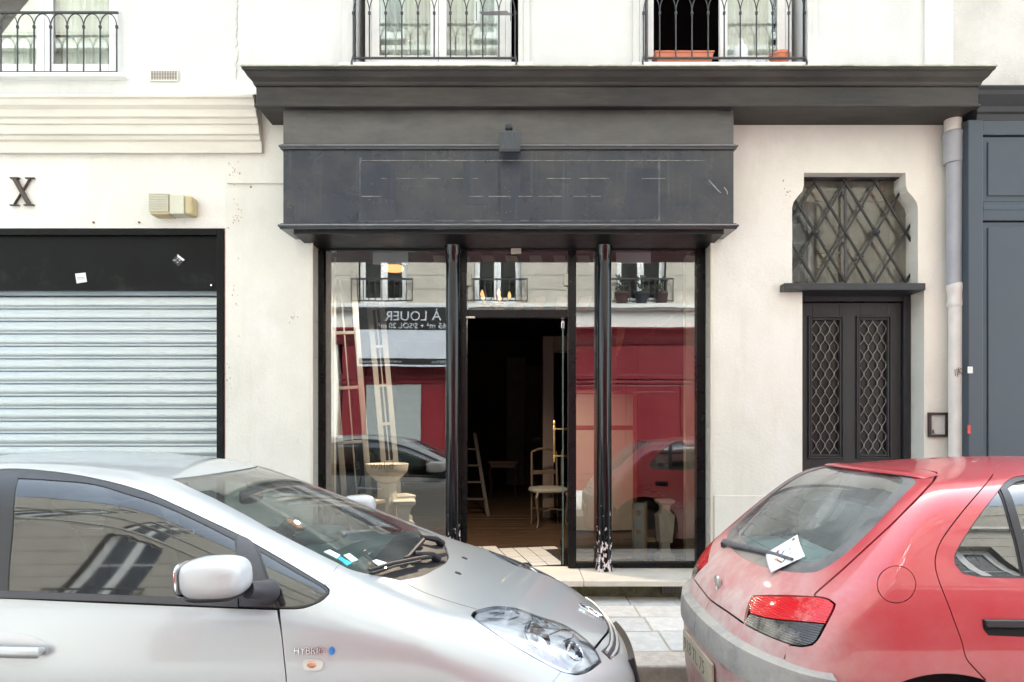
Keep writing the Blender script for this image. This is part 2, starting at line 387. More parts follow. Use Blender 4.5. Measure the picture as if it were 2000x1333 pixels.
# opened leaf folded back inside
MB().box(X(1272), X(1272)+.03, .22, .80, zs+.08, wt-.1).build('open_leaf', M_whitepaint, mid, bevel=.004)

MB().box(XL, XR, .45, 10, TOPZ-.1, TOPZ).build('roof', M_greyblue, mid)  # unseen roof, added to keep sun from behind off the curtains
MB().box(XL, XR, 9.9, 10, 0, TOPZ-.1).build('back_wall', M_white, mid)  # unseen back wall, added to stop the same backlight
# crack and patched strip at the party line
M_patch = pm('patched_plaster', (.64, .62, .58), .9, var=.15, vs=14, bump=.03, bs=70)
crk = MB(); random.seed(11)
py_ = 0; xx = 463
pts = []
for k in range(26): pts.append((xx + random.uniform(-3.2, 2.2), k*6.2))
left = [(X(a-.5-random.random()*.9), Z(b)) for a, b in pts]; right = [(X(a+.3+random.random()*1.2), Z(b)) for a, b in pts]
crk.prism(left + right[::-1], 'y', -.006, .004)
crk.build('plaster_crack', M_patch, mid)

random.seed(77)
fk = MB()
for k in range(95):
    cx_, cy_, sx_, sy_ = random.choice([(462, 425, 7, 26), (461, 425, 6, 30), (459, 560, 4, 60), (458, 640, 5, 70), (461, 345, 5, 25), (572, 622, 5, 8), (1538, 372, 5, 16), (1560, 470, 3, 40), (446, 780, 3, 80), (452, 330, 5, 18)])
    px, py = random.gauss(cx_, sx_), random.gauss(cy_, sy_*.6); r = abs(random.gauss(0, 1.0))+.5
    if px < 441 or 605 < px < 1394 or 546 < py < 572 and px > 1500 or px > 1545: continue
    fk.prism([(X(px+r*random.uniform(.4, 1.2)*math.cos(a)), Z(py+r*random.uniform(.5, 1.6)*math.sin(a))) for a in [i*math.pi/3 for i in range(6)]], 'y', -.0012, .002)
tag(fk.build('plaster_flakes', pm('bare_render', (.46, .40, .32), .95, var=.3, vs=40), mid), kind='stuff')
# ------------------------------------------------------------------ black cornice over the shop front
CY = -.36
cor = thing('shop_cornice', 'long black moulded cornice with flaking top edge above the shop sign', 'cornice', (X(1200), 0, Z(235)))
xa, xb = X(500, CY), X(1911, CY)
zt, zb_ = Z(131, CY-.08), Z(207, CY)
def cprof(e):    # crown moulding in (y,z)
    return [(0, zt), (CY-.085, zt), (CY-.085, zt-.018), (CY-.070, zt-.030), (CY-.050, zt-.062), (CY-.022, zt-.088), (CY-.016, zt-.108), (CY-.006, zt-.118), (0, zt-.118)]
def mitred(prof, x0, x1, name, mat, parent):
    """moulding along x whose ends are mitred back by each point's projection beyond CY"""
    n = len(prof); vs = [(x0-max(CY-p[0], 0), p[0], p[1]) for p in prof] + [(x1+max(CY-p[0], 0), p[0], p[1]) for p in prof]
    fs = [tuple(range(n))[::-1], tuple(range(n, 2*n))] + [(i, (i+1) % n, n+(i+1) % n, n+i) for i in range(n)]
    return MB().add(vs, fs).build(name, mat, parent, bevel=.004)
mitred(cprof(0), xa, xb, 'crown_moulding', M_charcoal, cor)
MB().box(xa, xb, CY, 0, zb_, zt-.119).build('fascia_board', M_charcoal, cor, bevel=.006)
MB().box(xa-.012, xb+.012, CY-.016, CY+.05, zb_-.014, zb_+.012).build('bottom_bead', M_charcoal, cor, bevel=.008)
MB().prism([(xa-.092, CY-.094), (xb+.092, CY-.094), (xb+.092, 0), (xa-.092, 0)], 'z', zt+.001, zt+.010).build('lead_flashing', pm('weathered_zinc_flashing', (.50, .50, .38), .6, .1, var=.4, vs=12), cor)
# split edge at the party wall, painted plaster curling out
MB().add([(xa-.13, -.12, Z(165)), (xa-.02, -.20, Z(190)), (xa-.005, -.2, Z(178)), (xa-.13, -.12, Z(162)), (xa-.1, -.1, Z(178))], [(0, 1, 2, 3), (0, 4, 1)]).build('flaking_edge', M_patch, cor)

# ------------------------------------------------------------------ sign box
BY = -.30
sg = thing('shop_sign_box', 'black blank sign box with pale residue lines over the shop windows', 'sign box', (X(993), 0, Z(465)))
bl, br = X(553, BY), X(1433, BY)
MB().box(bl, br, BY, -.002, Z(287, BY), zb_-.002).build('upper_panel', pm('faded_upper_panel_paint', (.066, .065, .062), .45, var=.3, vs=3, bump=.008, bs=120, stretch=(.5, 1, 1.5), rvar=.1, dirt=[((.14, .135, .125), .7, 2.4, (.5, 1, 1.4), .42, .3), ((.04, .04, .04), .5, 5, (.6, 1, 1), .52, .25)]), sg, bevel=.004)
M_sign = pm('blank_sign_face', (.014, .022, .040), .26, spec=.38, var=.3, vs=3, bump=.005, bs=150, rvar=.1,
            dirt=[((.075, .073, .070), .9, 1.6, (.7, 1, 1.0), .36, .34), ((.026, .032, .044), .8, 1.3, (1.3, 1, .6), .46, .3), ((.14, .15, .16), .42, 11, (3.0, 1, .10), .56, .2)])
lp = MB().box(bl, br, BY, -.002, Z(441, BY), Z(292, BY)).build('lower_panel', M_sign, sg, bevel=.004)
def moulding(z, d, h, name):
    pr = [(-.002, z-h*.5), (BY-d*.55, z-h*.5), (BY-d*.75, z-h*.25), (BY-d, z-h*.12), (BY-d, z+h*.08), (BY-d*.35, z+h*.5), (-.002, z+h*.5)]
    n = len(pr); vs = [(bl-max(BY-p[0], 0), p[0], p[1]) for p in pr] + [(br+max(BY-p[0], 0), p[0], p[1]) for p in pr]
    fs = [tuple(range(n))[::-1], tuple(range(n, 2*n))] + [(i, (i+1) % n, n+(i+1) % n, n+i) for i in range(n)]
    return MB().add(vs, fs).build(name, pm('glossy_moulding_paint', (.035, .038, .042), .20, var=.3, vs=8, stretch=(.3, 1, 3), spec=.8, dirt=[((.30, .29, .27), .6, 9, (.3, 1, 2), .60)]), sg, bevel=.003)
moulding(Z(288, BY), .03, .046, 'moulding'); moulding(Z(443, BY), .035, .050, 'moulding')
M_edge_glint = pm('worn_glint_edge', (.30, .31, .32), .35, var=.4, vs=6, stretch=(.3, 1, 1), dirt=[((.05, .05, .055), .9, 5, (.5, 1, 1), .55, .2)])  # sky glint painted as pale strips along the worn moulding tops
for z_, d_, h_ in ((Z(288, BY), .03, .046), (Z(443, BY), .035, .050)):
    MB().box(bl-d_*.9, br+d_*.9, BY-d_*1.02, BY-d_*.5, z_+h_*.09, z_+h_*.22).build('edge_glint', M_edge_glint, sg, bevel=.002)
# outline where the old lettering panel sat: pale weathered border
for (p0, p1, q0, q1) in ((702, 706, 308, 434), (1285, 1289, 308, 434), (706, 1285, 430, 433)):
    MB().box(X(p0, BY), X(p1, BY), BY-.0007, BY+.001, Z(q1, BY), Z(q0, BY)).build('ghost_border', pm('weathered_border', (.10, .115, .13), .45, var=.5, vs=14, dirt=[((.014, .018, .026), .9, 6, (1, 1, 1), .44, .2)]), lp)
# glue residue of the old lettering: thin raised broken lines and a lighter field edge
M_resid = pm('dried_glue', (.33, .32, .29), .7, var=.5, vs=30)
random.seed(3)
for row, py in enumerate((314, 349, 384)):
    x = 706
    while x < 1284:
        seg = random.uniform(10, 60) if row else random.uniform(90, 200)
        if random.random() < (.97 if row == 0 else .72):
            h = random.uniform(.35, .9); mm = MB(); k = max(3, int(seg/6))
            up_ = [(X(x+seg*i/k, BY), Z(py - h*random.uniform(.2, 1), BY)) for i in range(k+1)]; dn = [(X(x+seg*i/k, BY), Z(py + h*random.uniform(.2, 1), BY)) for i in range(k+1)]
            mm.prism(up_ + dn[::-1], 'y', BY-.0015, BY+.001); mm.build('glue_line', M_resid, lp)
        x += seg + (random.uniform(4, 26) if row else 2)
# darker bluish squares where lettering plates were taken off
for i_, (p0, p1, q0, q1) in enumerate(((704, 772, 318, 432), (905, 972, 318, 400), (978, 1016, 297, 432), (1222, 1286, 330, 425))):
    MB().box(X(p0, BY), X(p1, BY), BY-.0009, BY+.001, Z(q1, BY), Z(q0, BY)).build('plate_ghost', pm('blue_black_ghost', (.015, .022, .038), .42, var=.3, vs=5, dirt=[((.12, .125, .13), .35, 11, (3.0, 1, .10), .57, .2), ((.055, .055, .056), .9, 3, (1, 1, 1), .40, .35)]), lp)
spk = MB()
for k in range(46):
    px, py = random.choice([(random.uniform(700, 1290), random.uniform(305, 432)), (random.uniform(970, 1015), random.uniform(330, 420)), (random.uniform(720, 770), random.uniform(380, 400))])
    h = random.uniform(.25, .6)
    spk.box(X(px-h, BY), X(px+h, BY), BY-.0012, BY+.001, Z(py+h*1.5, BY), Z(py-h, BY))
tag(spk.build('paint_specks', M_resid, lp), kind='stuff')
sc_ = MB()
for (p, q, r) in [((1384, 352), (1393, 362), .8), ((1393, 362), (1404, 374), 1.1), ((1404, 374), (1408, 377), .7), ((1414, 366), (1420, 374), .8), ((1420, 374), (1421, 380), .8)]:
    sc_.bar((X(p[0], BY), BY, Z(p[1], BY)), (X(q[0], BY), BY, Z(q[1], BY)), .007*r, .003)
sc_.build('scratch', M_resid, lp)
# soffit and the recessed black beam under the box
MB().box(X(572, BY), X(1415, BY), BY+.02, .18, Z(462, BY+.1)-.004, Z(441, BY)-.022).build('soffit', M_black, sg)
MB().tube([(X(1425, BY), BY-.02, Z(213, BY)), (X(1425, BY), BY-.03, Z(222, BY)), (X(1421, BY), BY-.03, Z(224, BY))], .006, 8).build('hook', M_iron, sg)

# ------------------------------------------------------------------ floodlight on the sign
fl = thing('sign_floodlight', 'small square black floodlight on a bracket in front of the blank sign', 'floodlight', (X(995), BY, Z(296, BY)))
fy = BY-.14
body = MB().box(X(975, fy), X(1016, fy), fy, fy+.055, Z(296, fy), Z(255, fy)).build('housing', pm('grey_black_plastic', (.055, .062, .07), .5, var=.25, vs=40, stretch=(3, 1, .4)), fl, bevel=.012, seg=3)
MB().box(X(979, fy), X(1012, fy), fy-.003, fy+.001, Z(292, fy), Z(259, fy)).build('lens_cover', pm('dusty_lens', (.045, .055, .066), .35, var=.5, vs=30, stretch=(5, 1, .5)), body)
MB().tube([(X(994, fy), fy+.03, Z(255, fy)), (X(994, fy), fy+.03, Z(246, fy)), (X(994, fy), BY, Z(246, fy))], .014, 10).build('bracket', M_dark, fl)
MB().lathe([(.02, -.03), (.024, -.02), (.024, .02), (.02, .03)], (X(994, fy), fy+.03, Z(246, fy)), 14, 'x').build('knuckle', M_dark, fl)

# ------------------------------------------------------------------ street door, its transom light and hood board
sdoor = thing('street_door', 'dark panelled street door with two lattice-grilled lights beside the downpipe', 'door', (X(1670, .2), .2, PAVE_Z))
dy = .22
dl, dr_ = X(1567)+.02, X(1805)-.025
M_door = pm('door_paint', (.024, .026, .029), .42, spec=.4, var=.15, vs=3, bump=.004, bs=200, stretch=(4, 1, .5), dirt=[((.15, .13, .11), .4, 9, (2, 1, .4), .68)])
ztd = Z(571, dy)
MB().box(dl-.02, dl+.045, dy-.03, dy+.06, 0, ztd).box(dr_-.045, dr_+.02, dy-.03, dy+.06, 0, ztd).box(dl+.045, dr_-.045, dy-.03, dy+.06, Z(590, dy), ztd).build('door_frame', M_door, sdoor, bevel=.006)
lx0, lx1, lz0, lz1 = dl+.05, dr_-.05, .16, Z(592, dy)
P_ = [(X(1586, dy), X(1639, dy)), (X(1680, dy), X(1732, dy))]
gz0, gz1 = Z(888, dy), Z(626, dy)
lf = MB().box(lx0, P_[0][0], dy, dy+.045, lz0, lz1).box(P_[0][1], P_[1][0], dy, dy+.045, lz0, lz1).box(P_[1][1], lx1, dy, dy+.045, lz0, lz1)
for a, b in P_: lf.box(a, b, dy, dy+.045, gz1, lz1).box(a, b, dy, dy+.045, lz0, gz0)
lf.build('door_leaf', M_door, sdoor, bevel=.003)
for a, b in P_:
    fr = MB()
    for (k, pr) in ((0, .018), (.02, .010)):
        e = .022-k; t = .016
        fr.box(a-e-t, a-e, dy-pr, dy+.002, gz0-e-t, gz1+e+t).box(b+e, b+e+t, dy-pr, dy+.002, gz0-e-t, gz1+e+t).box(a-e, b+e, dy-pr, dy+.002, gz1+e, gz1+e+t).box(a-e, b+e, dy-pr, dy+.002, gz0-e-t, gz0-e)
    fr.build('light_moulding', M_door, sdoor, bevel=.004)
    MB().box(a, b, dy+.028, dy+.032, gz0, gz1).build('frosted_pane', pm('dim_frosted_glass', (.014, .015, .012), .3, spec=.3, var=.2, vs=6), sdoor)
    # lattice: wavy vertical rods that touch, as interlaced diamonds
    g = MB(); wv = b-a; ncol = 3; nrow = 15; cw = wv/ncol; rh = (gz1-gz0)/nrow
    kn = MB()
    for c in range(ncol+1):
        for sgn in (1, -1):
            pth = []
            for r in range(nrow*8+1):
                z_ = gz0 + rh*r/8
                ph = math.pi*r/8 + c*math.pi*0
                t = (r/8) % 2; tri = 1-abs(t-1)*1.0
                tri = .5-.5*math.cos(math.pi*(r/8))
                x_ = a + cw*c + sgn*cw*.5*tri
                if a-.001 <= x_ <= b+.001: pth.append((x_, dy+.012+.002*sgn, z_))
                else:
                    if len(pth) > 1: g.tube(pth, .0034, 5, cap=False)
                    pth = []
            if len(pth) > 1: g.tube(pth, .0034, 5, cap=False)
    g.build('lattice_grille', pm('grille_iron', (.26, .26, .27), .4, .5, var=.2, vs=30), sdoor)
    for c in range(ncol):
        for r in range(nrow):
            zz = gz0 + rh*(r+.5)
            if r % 2 == 0: kn.lathe([(.003, -.008), (.0075, -.005), (.0075, .005), (.003, .008)], (a+cw*(c+.5), dy+.012, gz0+rh*(r+1)), 8, 'z')
            else: kn.lathe([(.003, -.008), (.0075, -.005), (.0075, .005), (.003, .008)], (a+cw*(c+(1 if c < ncol-1 else .98)), dy+.012, gz0+rh*(r+1)), 8, 'z')
    kn.build('lattice_collars', MATS['grille_iron'], sdoor)
MB().box(X(1531, -.09), X(1807, -.09), -.10, .28, Z(567, -.1), Z(553, -.1)).build('hood_board', M_dark, sdoor, bevel=.006)
MB().box(dl-.03, dr_+.03, dy-.02, dy+.3, .1, .16).build('threshold', M_stone, sdoor, bevel=.006)
# transom light
tl = thing('transom_light', 'transom window with a diamond iron lattice over the street door', 'window', (X(1670), .12, Z(553)))
ty = .12; tz0, tz1 = Z(552, ty), Z(346, ty)
txa, txb = DR_L-.02, DR_R+.02
MB().box(txa, txb, .185, .19, tz0-.05, tz1+.1).build('pane', glass_mat('transom_pane', (.72, .72, .64), .03, dust=.24, fres=1.25), tl)
MB().box(txa, txb, ty-.02, ty+.06, tz1-.018, tz1+.03).build('top_rail', M_dark, tl, bevel=.004)
lat = MB(); cx, cz = X(1657, ty), 0
cell = X(1710, ty)-X(1651, ty); slope = (Z(453, ty)-Z(550, ty))/cell
def clipbar(x_a, sgn):
    """one slanted bar of the lattice from the sill up to the head, kept inside the opening"""
    p, q = (x_a, tz0), (x_a+sgn*(tz1-tz0)/slope, tz1)
    lo_, hi_ = txa, txb
    t0, t1 = 0, 1; dx = q[0]-p[0]
    ta, tb = (lo_-p[0])/dx, (hi_-p[0])/dx
    if ta > tb: ta, tb = tb, ta
    t0, t1 = max(t0, ta), min(t1, tb)
    if t1-t0 < .05: return None
    return [(p[0]+dx*t, ty+.004*sgn, p[1]+(tz1-tz0)*t) for t in (t0, t1)]
for k in range(-4, 6):
    for sgn in (1, -1):
        c = clipbar(X(1651, ty)+k*cell, sgn)
        if c: MB().bar(c[0], c[1], .019, .016).build('lattice_bar', pm('black_lattice_iron', (.012, .012, .013), .4, var=.2, vs=30), tl, bevel=.002)
MB().bar((X(1652, ty), ty+.012, tz0), (X(1652, ty), ty+.012, tz1), .02, .016).build('upright', M_iron, tl, bevel=.002)
for (px, py, r) in [(1593, 454, .032), (1711, 454, .032)]:
    MB().lathe([(r, .01), (r*1.02, -.012), (r*.8, -.02), (r*.62, -.014), (r*.5, -.024), (r*.2, -.03), (.001, -.03)][::1], (X(px, ty), ty, Z(py, ty)), 20, 'y').build('rosette', M_iron, tl)
for (px, py) in [(1566, 404), (1621, 501), (1684, 501), (1740, 404), (1740, 501), (1566, 501), (1621, 404), (1684, 404)]:
    MB().lathe([(.013, .008), (.013, -.012), (.006, -.018), (.001, -.019)], (X(px, ty), ty, Z(py, ty)), 12, 'y').build('rivet', M_iron, tl)
# hall behind the transom: pale wall, brick corners, dried flowers
hall = MB().box(txa-.1, txb+.1, 1.8, 1.85, 0, tz1+.4).box(txa-.15, txa-.1, .45, 1.85, 0, tz1+.4).box(txb+.1, txb+.15, .45, 1.85, 0, tz1+.4).box(txa-.1, txb+.1, .45, 1.8, tz1+.35, tz1+.4)
hall.build('hall', pm('dusty_hall_wall', (.55, .51, .43), .9, var=.15, vs=3), mid)
for px in (1594, 1712): MB().box(X(px-16, .36), X(px+14, .36), .36, .40, Z(392, .36), tz1+.12).build('brick', pm('pale_brick', (.55, .33, .25), .9, var=.15, vs=20), mid)
sp = thing('dried_flower_sprig', 'dried pale flower sprig lying behind the transom window lattice', 'flowers', (X(1610, .4), .4, tz0))
MB().tube([(X(1660, .4), .40, Z(548, .4)), (X(1640, .4), .40, Z(520, .4)), (X(1612, .4), .4, Z(512, .4))], .004, 6).build('stem', pm('dry_stem', (.30, .27, .16), .9), sp)
for (px, py) in [(1606, 510), (1602, 517), (1611, 518), (1600, 524), (1566, 520)]:
    MB().lathe([(.001, -.016), (.014, -.010), (.018, 0), (.010, .012), (.001, .016)], (X(px, .4), .4, Z(py, .4)), 8).build('flower_head', pm('dry_petal', (.66, .52, .38), .9, var=.2, vs=60), sp)
lfm = MB()
for k in range(9):
    a = R_(20+k*17); lfm.bar((X(1630, .4), .4, Z(495, .4)), (X(1630, .4)+.12*math.cos(a)-.05, .4+.02*(k % 3), Z(495, .4)-.02+.06*math.sin(a)), .012, .002)
lfm.build('leaf_spray', pm('dark_leaf', (.05, .075, .045), .8), sp)

# ------------------------------------------------------------------ downpipe, notice frame
dpx = X(1862, -.1)
dp = thing('downpipe', 'round downpipe, grey above and flaking white below, between the door and blue-grey shop front', 'pipe', (dpx, -.1, PAVE_Z))
M_pipeg = pm('grey_pipe_paint', (.36, .375, .41), .45, var=.1, vs=6)
M_pipew = pm('flaking_white_pipe', (.74, .71, .66), .6, var=.1, vs=8, dirt=[((.36, .26, .20), .8, 10, (1, 1, .5), .66)])
def pipe(r, za, zb2, name, mat, dx=0): MB().lathe([(r, za), (r, zb2)], (dpx+dx, -.1, 0), 24).build(name, mat, dp)
pipe(.066, Z(268, -.1), Z(180, -.1), 'upper_pipe', M_pipew, -.005)
MB().lathe([(.074, Z(320, -.1)), (.078, Z(316, -.1)), (.078, Z(272, -.1)), (.084, Z(268, -.1)), (.084, Z(262, -.1)), (.070, Z(258, -.1))], (dpx, -.1, 0), 24).build('socket', M_pipeg, dp)
MB().lathe([(.060, Z(560, -.1)), (.066, Z(318, -.1))], (dpx+.012, -.1, 0), 24).build('middle_pipe', M_pipeg, dp)
MB().lathe([(.064, Z(600, -.1)), (.070, Z(596, -.1)), (.070, Z(592, -.1)), (.062, Z(588, -.1)), (.062, Z(572, -.1)), (.072, Z(566, -.1)), (.072, Z(558, -.1)), (.062, Z(554, -.1))], (dpx+.022, -.1, 0), 24).build('collar', M_pipew, dp)
MB().lathe([(.060, 0.13), (.060, Z(598, -.1))], (dpx+.026, -.1, 0), 24).build('lower_pipe', M_pipew, dp)
random.seed(5)
gr = MB()
for (a, b, c, d) in [(1866, 722, 1867, 735), (1870, 720, 1871, 736), (1873, 718, 1874, 732), (1873, 724, 1879, 719), (1874, 725, 1880, 732)]:
    yy = -.1-.0615
    gr.bar((X(a-1, yy), yy, Z(b, yy)), (X(c-1, yy), yy, Z(d, yy)), .004, .003)
gr.build('marker_scrawl', pm('brown_marker', (.18, .07, .05), .7), dp)
nf = thing('notice_frame', 'small dark wooden notice frame with a stained paper beside the downpipe', 'frame', (X(1833), -.02, Z(853)))
fx0, fx1, fz0, fz1 = X(1815, -.03), X(1853, -.03), Z(854, -.03), Z(806, -.03)
MB().box(fx0, fx1, -.03, -.001, fz0, fz0+.022).box(fx0, fx1, -.03, -.001, fz1-.022, fz1).box(fx0, fx0+.022, -.03, -.001, fz0+.022, fz1-.022).box(fx1-.022, fx1, -.03, -.001, fz0+.022, fz1-.022).build('frame', pm('dark_frame_wood', (.035, .022, .018), .45), nf, bevel=.003)
pp = MB().box(fx0+.022, fx1-.022, -.012, -.001, fz0+.022, fz1-.022).build('paper', pm('stained_paper', (.62, .63, .60), .8, var=.08, vs=20, dirt=[((.45, .47, .45), .7, 9, (1, 1, 1), .55)]), nf)
MB().box(fx0+.035, fx0+.05, -.014, -.011, fz0+.035, fz0+.062).box(fx0+.032, fx0+.06, -.014, -.011, fz0+.03, fz0+.036).build('printed_figure', pm('ink_blue', (.05, .07, .15), .8), pp)

# ------------------------------------------------------------------ right-hand building: rough upper wall and blue-grey joinery
rb = thing('right_building', 'building with grey roughcast wall and a blue-grey panelled wooden shop front', 'building', (X(2100), .2, PAVE_Z))
MB().box(XR+.002, 6.5, .015, .45, Z(232), TOPZ).build('upper_wall', M_grey_rough, rb)
MB().box(X(1804), X(1830), -.018, .002, Z(138), TOPZ).build('white_strip', M_white, rb)
ry = -.22
MB().box(XR+.002, 6.5, .45, 10, TOPZ-.1, TOPZ).build('roof', M_greyblue, rb)  # unseen roof, added to shut out the sun behind the building
MB().box(XR+.002, 6.5, 9.9, 10, 0, TOPZ-.1).box(6.4, 6.5, .45, 9.9, 0, TOPZ-.1).build('back_wall', M_grey_rough, rb)  # unseen rear and end walls, added to block light from behind
rx0 = X(1888, ry)
MB().box(rx0+.002, 6.5, ry+.06, .4, 0, Z(232, ry)).build('carcass', M_greyblue, rb)
def rpanel(px0, px1, py0, py1):
    a, b, z0, z1 = X(px0, ry), X(px1, ry), Z(py1, ry), Z(py0, ry)
    st = MB().box(a, b, ry+.005, ry+.061, z0, z1)
    q = st.build('panel', M_greyblue, rb, bevel=.01)
    MB().box(a+.05, b-.05, ry-.007, ry+.006, z0+.05, z1-.05).build('raised_field', M_greyblue, q, bevel=.008)
# stiles and rails stand proud of the panels
MB().box(rx0, X(1917, ry), ry-.02, ry+.06, 0, Z(236, ry)).build('stile', M_greyblue, rb, bevel=.008)
MB().box(X(1917, ry)+.001, 6.5, ry-.012, ry+.058, Z(265, ry), Z(237, ry)).build('rail', M_greyblue, rb, bevel=.006)
MB().box(X(1917, ry)+.001, 6.5, ry-.012, ry+.058, Z(432, ry), Z(396, ry)).build('rail', M_greyblue, rb, bevel=.006)
MB().box(X(1917, ry)+.001, 6.5, ry-.016, ry+.056, Z(412, ry), Z(403, ry)).build('rail_bead', M_greyblue, rb, bevel=.006)
rpanel(1917, 2130, 266, 395); rpanel(1917, 2130, 433, 1230)
rpanel(2165, 2400, 266, 395); rpanel(2165, 2400, 433, 1230)
MB().box(X(2131, ry), X(2164, ry), ry-.012, ry+.058, 0, Z(266, ry)).build('stile', M_greyblue, rb, bevel=.006)
mo = MB()
zc0 = Z(232, ry-.06); zc1 = Z(172, ry-.1)
pr = [(.0, zc0), (ry-.01, zc0), (ry-.03, zc0+.05), (ry-.05, zc0+.06), (ry-.06, zc0+.10), (ry-.12, zc0+.17), (ry-.13, zc1-.03), (ry-.15, zc1-.01), (ry-.15, zc1), (0, zc1)]
n = len(pr); x0_ = X(1915, ry-.05)
vs_ = [(x0_-max(ry-p[0], 0)*.6, p[0], p[1]) for p in pr] + [(6.5, p[0], p[1]) for p in pr]
mo.add(vs_, [tuple(range(n))[::-1], tuple(range(n, 2*n))] + [(i, (i+1) % n, n+(i+1) % n, n+i) for i in range(n)])
mo.build('cornice', pm('dark_slate_paint', (.020, .022, .028), .5, var=.35, vs=8, stretch=(.3, 1, 3), bump=.01, bs=60), rb, bevel=.004)
for (px, py, w_, h_, c, nm) in [(1895, 723, 10, 13, (.75, .77, .74), 'pale sticker'), (1893, 839, 6, 17, (.65, .07, .05), 'red sticker')]:
    yy = ry-.0215
    MB().box(X(px-w_/2, yy), X(px+w_/2, yy), yy, yy+.002, Z(py+h_/2, yy), Z(py-h_/2, yy)).build('sticker', pm(nm.replace(' ', '_'), c, .5, var=.25, vs=50), rb, bevel=.0, label=nm + ' on the stile')

# ------------------------------------------------------------------ left-hand building
lb = thing('left_building', 'cream plastered building with moulded cornice and a closed roller shutter', 'building', (X(-100), .3, PAVE_Z))
LX0 = -7.0
zL = Z(190)                                # behind the cornice
lw = MB().box(LX0, XLlow-.001, 0.004, .45, Z(446), zL)
lw.build('wall', M_cream, lb)
wx0, wx1 = X(-92), X(229)                  # first-floor window
zs2 = Z(150); wt2 = zs2+2.1
MB().box(LX0, wx0, .004, .45, zL, TOPZ).box(wx1, XL-.001, .004, .45, zL, TOPZ).box(wx0, wx1, .004, .45, zL, zs2).box(wx0, wx1, .004, .45, wt2, TOPZ).build('upper_wall', M_white, lb)
casement(lb, wx0+.02, wx1-.02, zs2+.02, wt2-.03, .10)
MB().box(wx0-.08, X(243, -.06), -.07, .12, zs2-.03, zs2+.004).build('sill', M_whitepaint, lb, bevel=.006)
pointed_railing(lb, X(-95, -.04), X(228, -.04), Z(142, -.04), Z(53, -.04), Z(27, -.04), -.04, 10)
MB().box(LX0, XL-.001, .45, 10, TOPZ-.1, TOPZ).build('roof', M_greyblue, lb)  # unseen roof, added so the window is not lit from behind
MB().box(LX0, XL-.001, 9.9, 10, 0, TOPZ-.1).box(LX0, LX0+.1, .45, 9.9, 0, TOPZ-.1).build('back_wall', M_white, lb)  # unseen rear and end walls, added to hold back the sun
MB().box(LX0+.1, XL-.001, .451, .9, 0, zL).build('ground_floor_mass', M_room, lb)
# beige cornice of many fillets
LP = -.14
cpx = [(0, 184), (-.17, 185), (-.17, 190), (-.155, 193), (-.15, 205), (-.125, 214), (-.12, 228), (-.10, 232), (-.10, 242), (-.085, 244), (-.085, 262), (-.065, 265), (-.06, 273), (-.04, 277), (-.04, 299), (0, 301)]
prof = [(a, Z(b, a)) for a, b in cpx]
n = len(prof); xe = X(500, -.1)
MB().add([(LX0, p[0], p[1]) for p in prof] + [(xe + .0 + abs(p[0])*0 + .03*(i/n), p[0], p[1]) for i, p in enumerate(prof)],
         [tuple(range(n))[::-1], tuple(range(n, 2*n))] + [(i, (i+1) % n, n+(i+1) % n, n+i) for i in range(n)]).build('cornice', M_stonecream, lb, bevel=.004)
# dark opening with frame, lintel panel and shutter
ox1 = X(437)
MB().box(X(424), ox1, -.012, .30, 0, Z(448)).box(LX0, X(424)-.001, -.012, .30, Z(460), Z(448)).build('shutter_frame', M_black_matt, lb, bevel=.003)
MB().box(ox1+.001, XLlow-.002, .002, .3, 0, Z(447)).build('jamb_edge', pm('purple_brown_edge', (.16, .09, .09), .8, var=.3, vs=30, bump=.03, bs=90), lb)
MB().box(LX0, X(424)-.002, .03, .09, Z(566), Z(460)-.001).build('lintel_panel', M_black_matt, lb)
MB().box(LX0, X(424)-.002, .3, .45, 0, Z(448)).build('inner_dark', M_room, lb)
rs = thing('roller_shutter', 'closed galvanised roller shutter of horizontal slats under a black lintel panel', 'shutter', (X(100), .10, PAVE_Z))
sy = .10; pitch = .109
ztop = Z(580, sy)
MB().box(LX0, X(424)-.003, sy-.025, sy+.03, ztop+.002, Z(566, sy)+.02).build('head_rail', pm('dull_steel', (.20, .23, .26), .4, .7, var=.3, vs=4, stretch=(.4, 1, 6)), rs, bevel=.006)
slat = None; k = 0
zz = ztop
while zz > PAVE_Z+.05:
    if slat is None:
        pf = [(.004, 0), (-.003, -.004), (-.008, -.016), (-.0105, -.034), (-.0105, -.052), (-.008, -.072), (-.003, -.084), (.001, -.088), (.001, -.0945), (-.006, -.096), (-.009, -.101), (-.007, -.106), (.002, -.1088), (.012, -.053)]
        slat = MB(True).prism(pf, 'x', LX0-X(100), X(424)-.004-X(100), smooth=True).build('slat', M_zinc, rs); s0 = slat
        slat.location = (0, 0, zz-PAVE_Z)
    else: share(s0, rs, (random.uniform(-.004, 0), random.uniform(-.002, .002), zz-PAVE_Z), name='slat')
    zz -= pitch
MB().box(LX0, X(424)-.003, sy-.012, sy+.02, PAVE_Z, max(zz+pitch-.108, PAVE_Z+.03)).build('bottom_bar', MATS['dull_steel'], rs, bevel=.004)
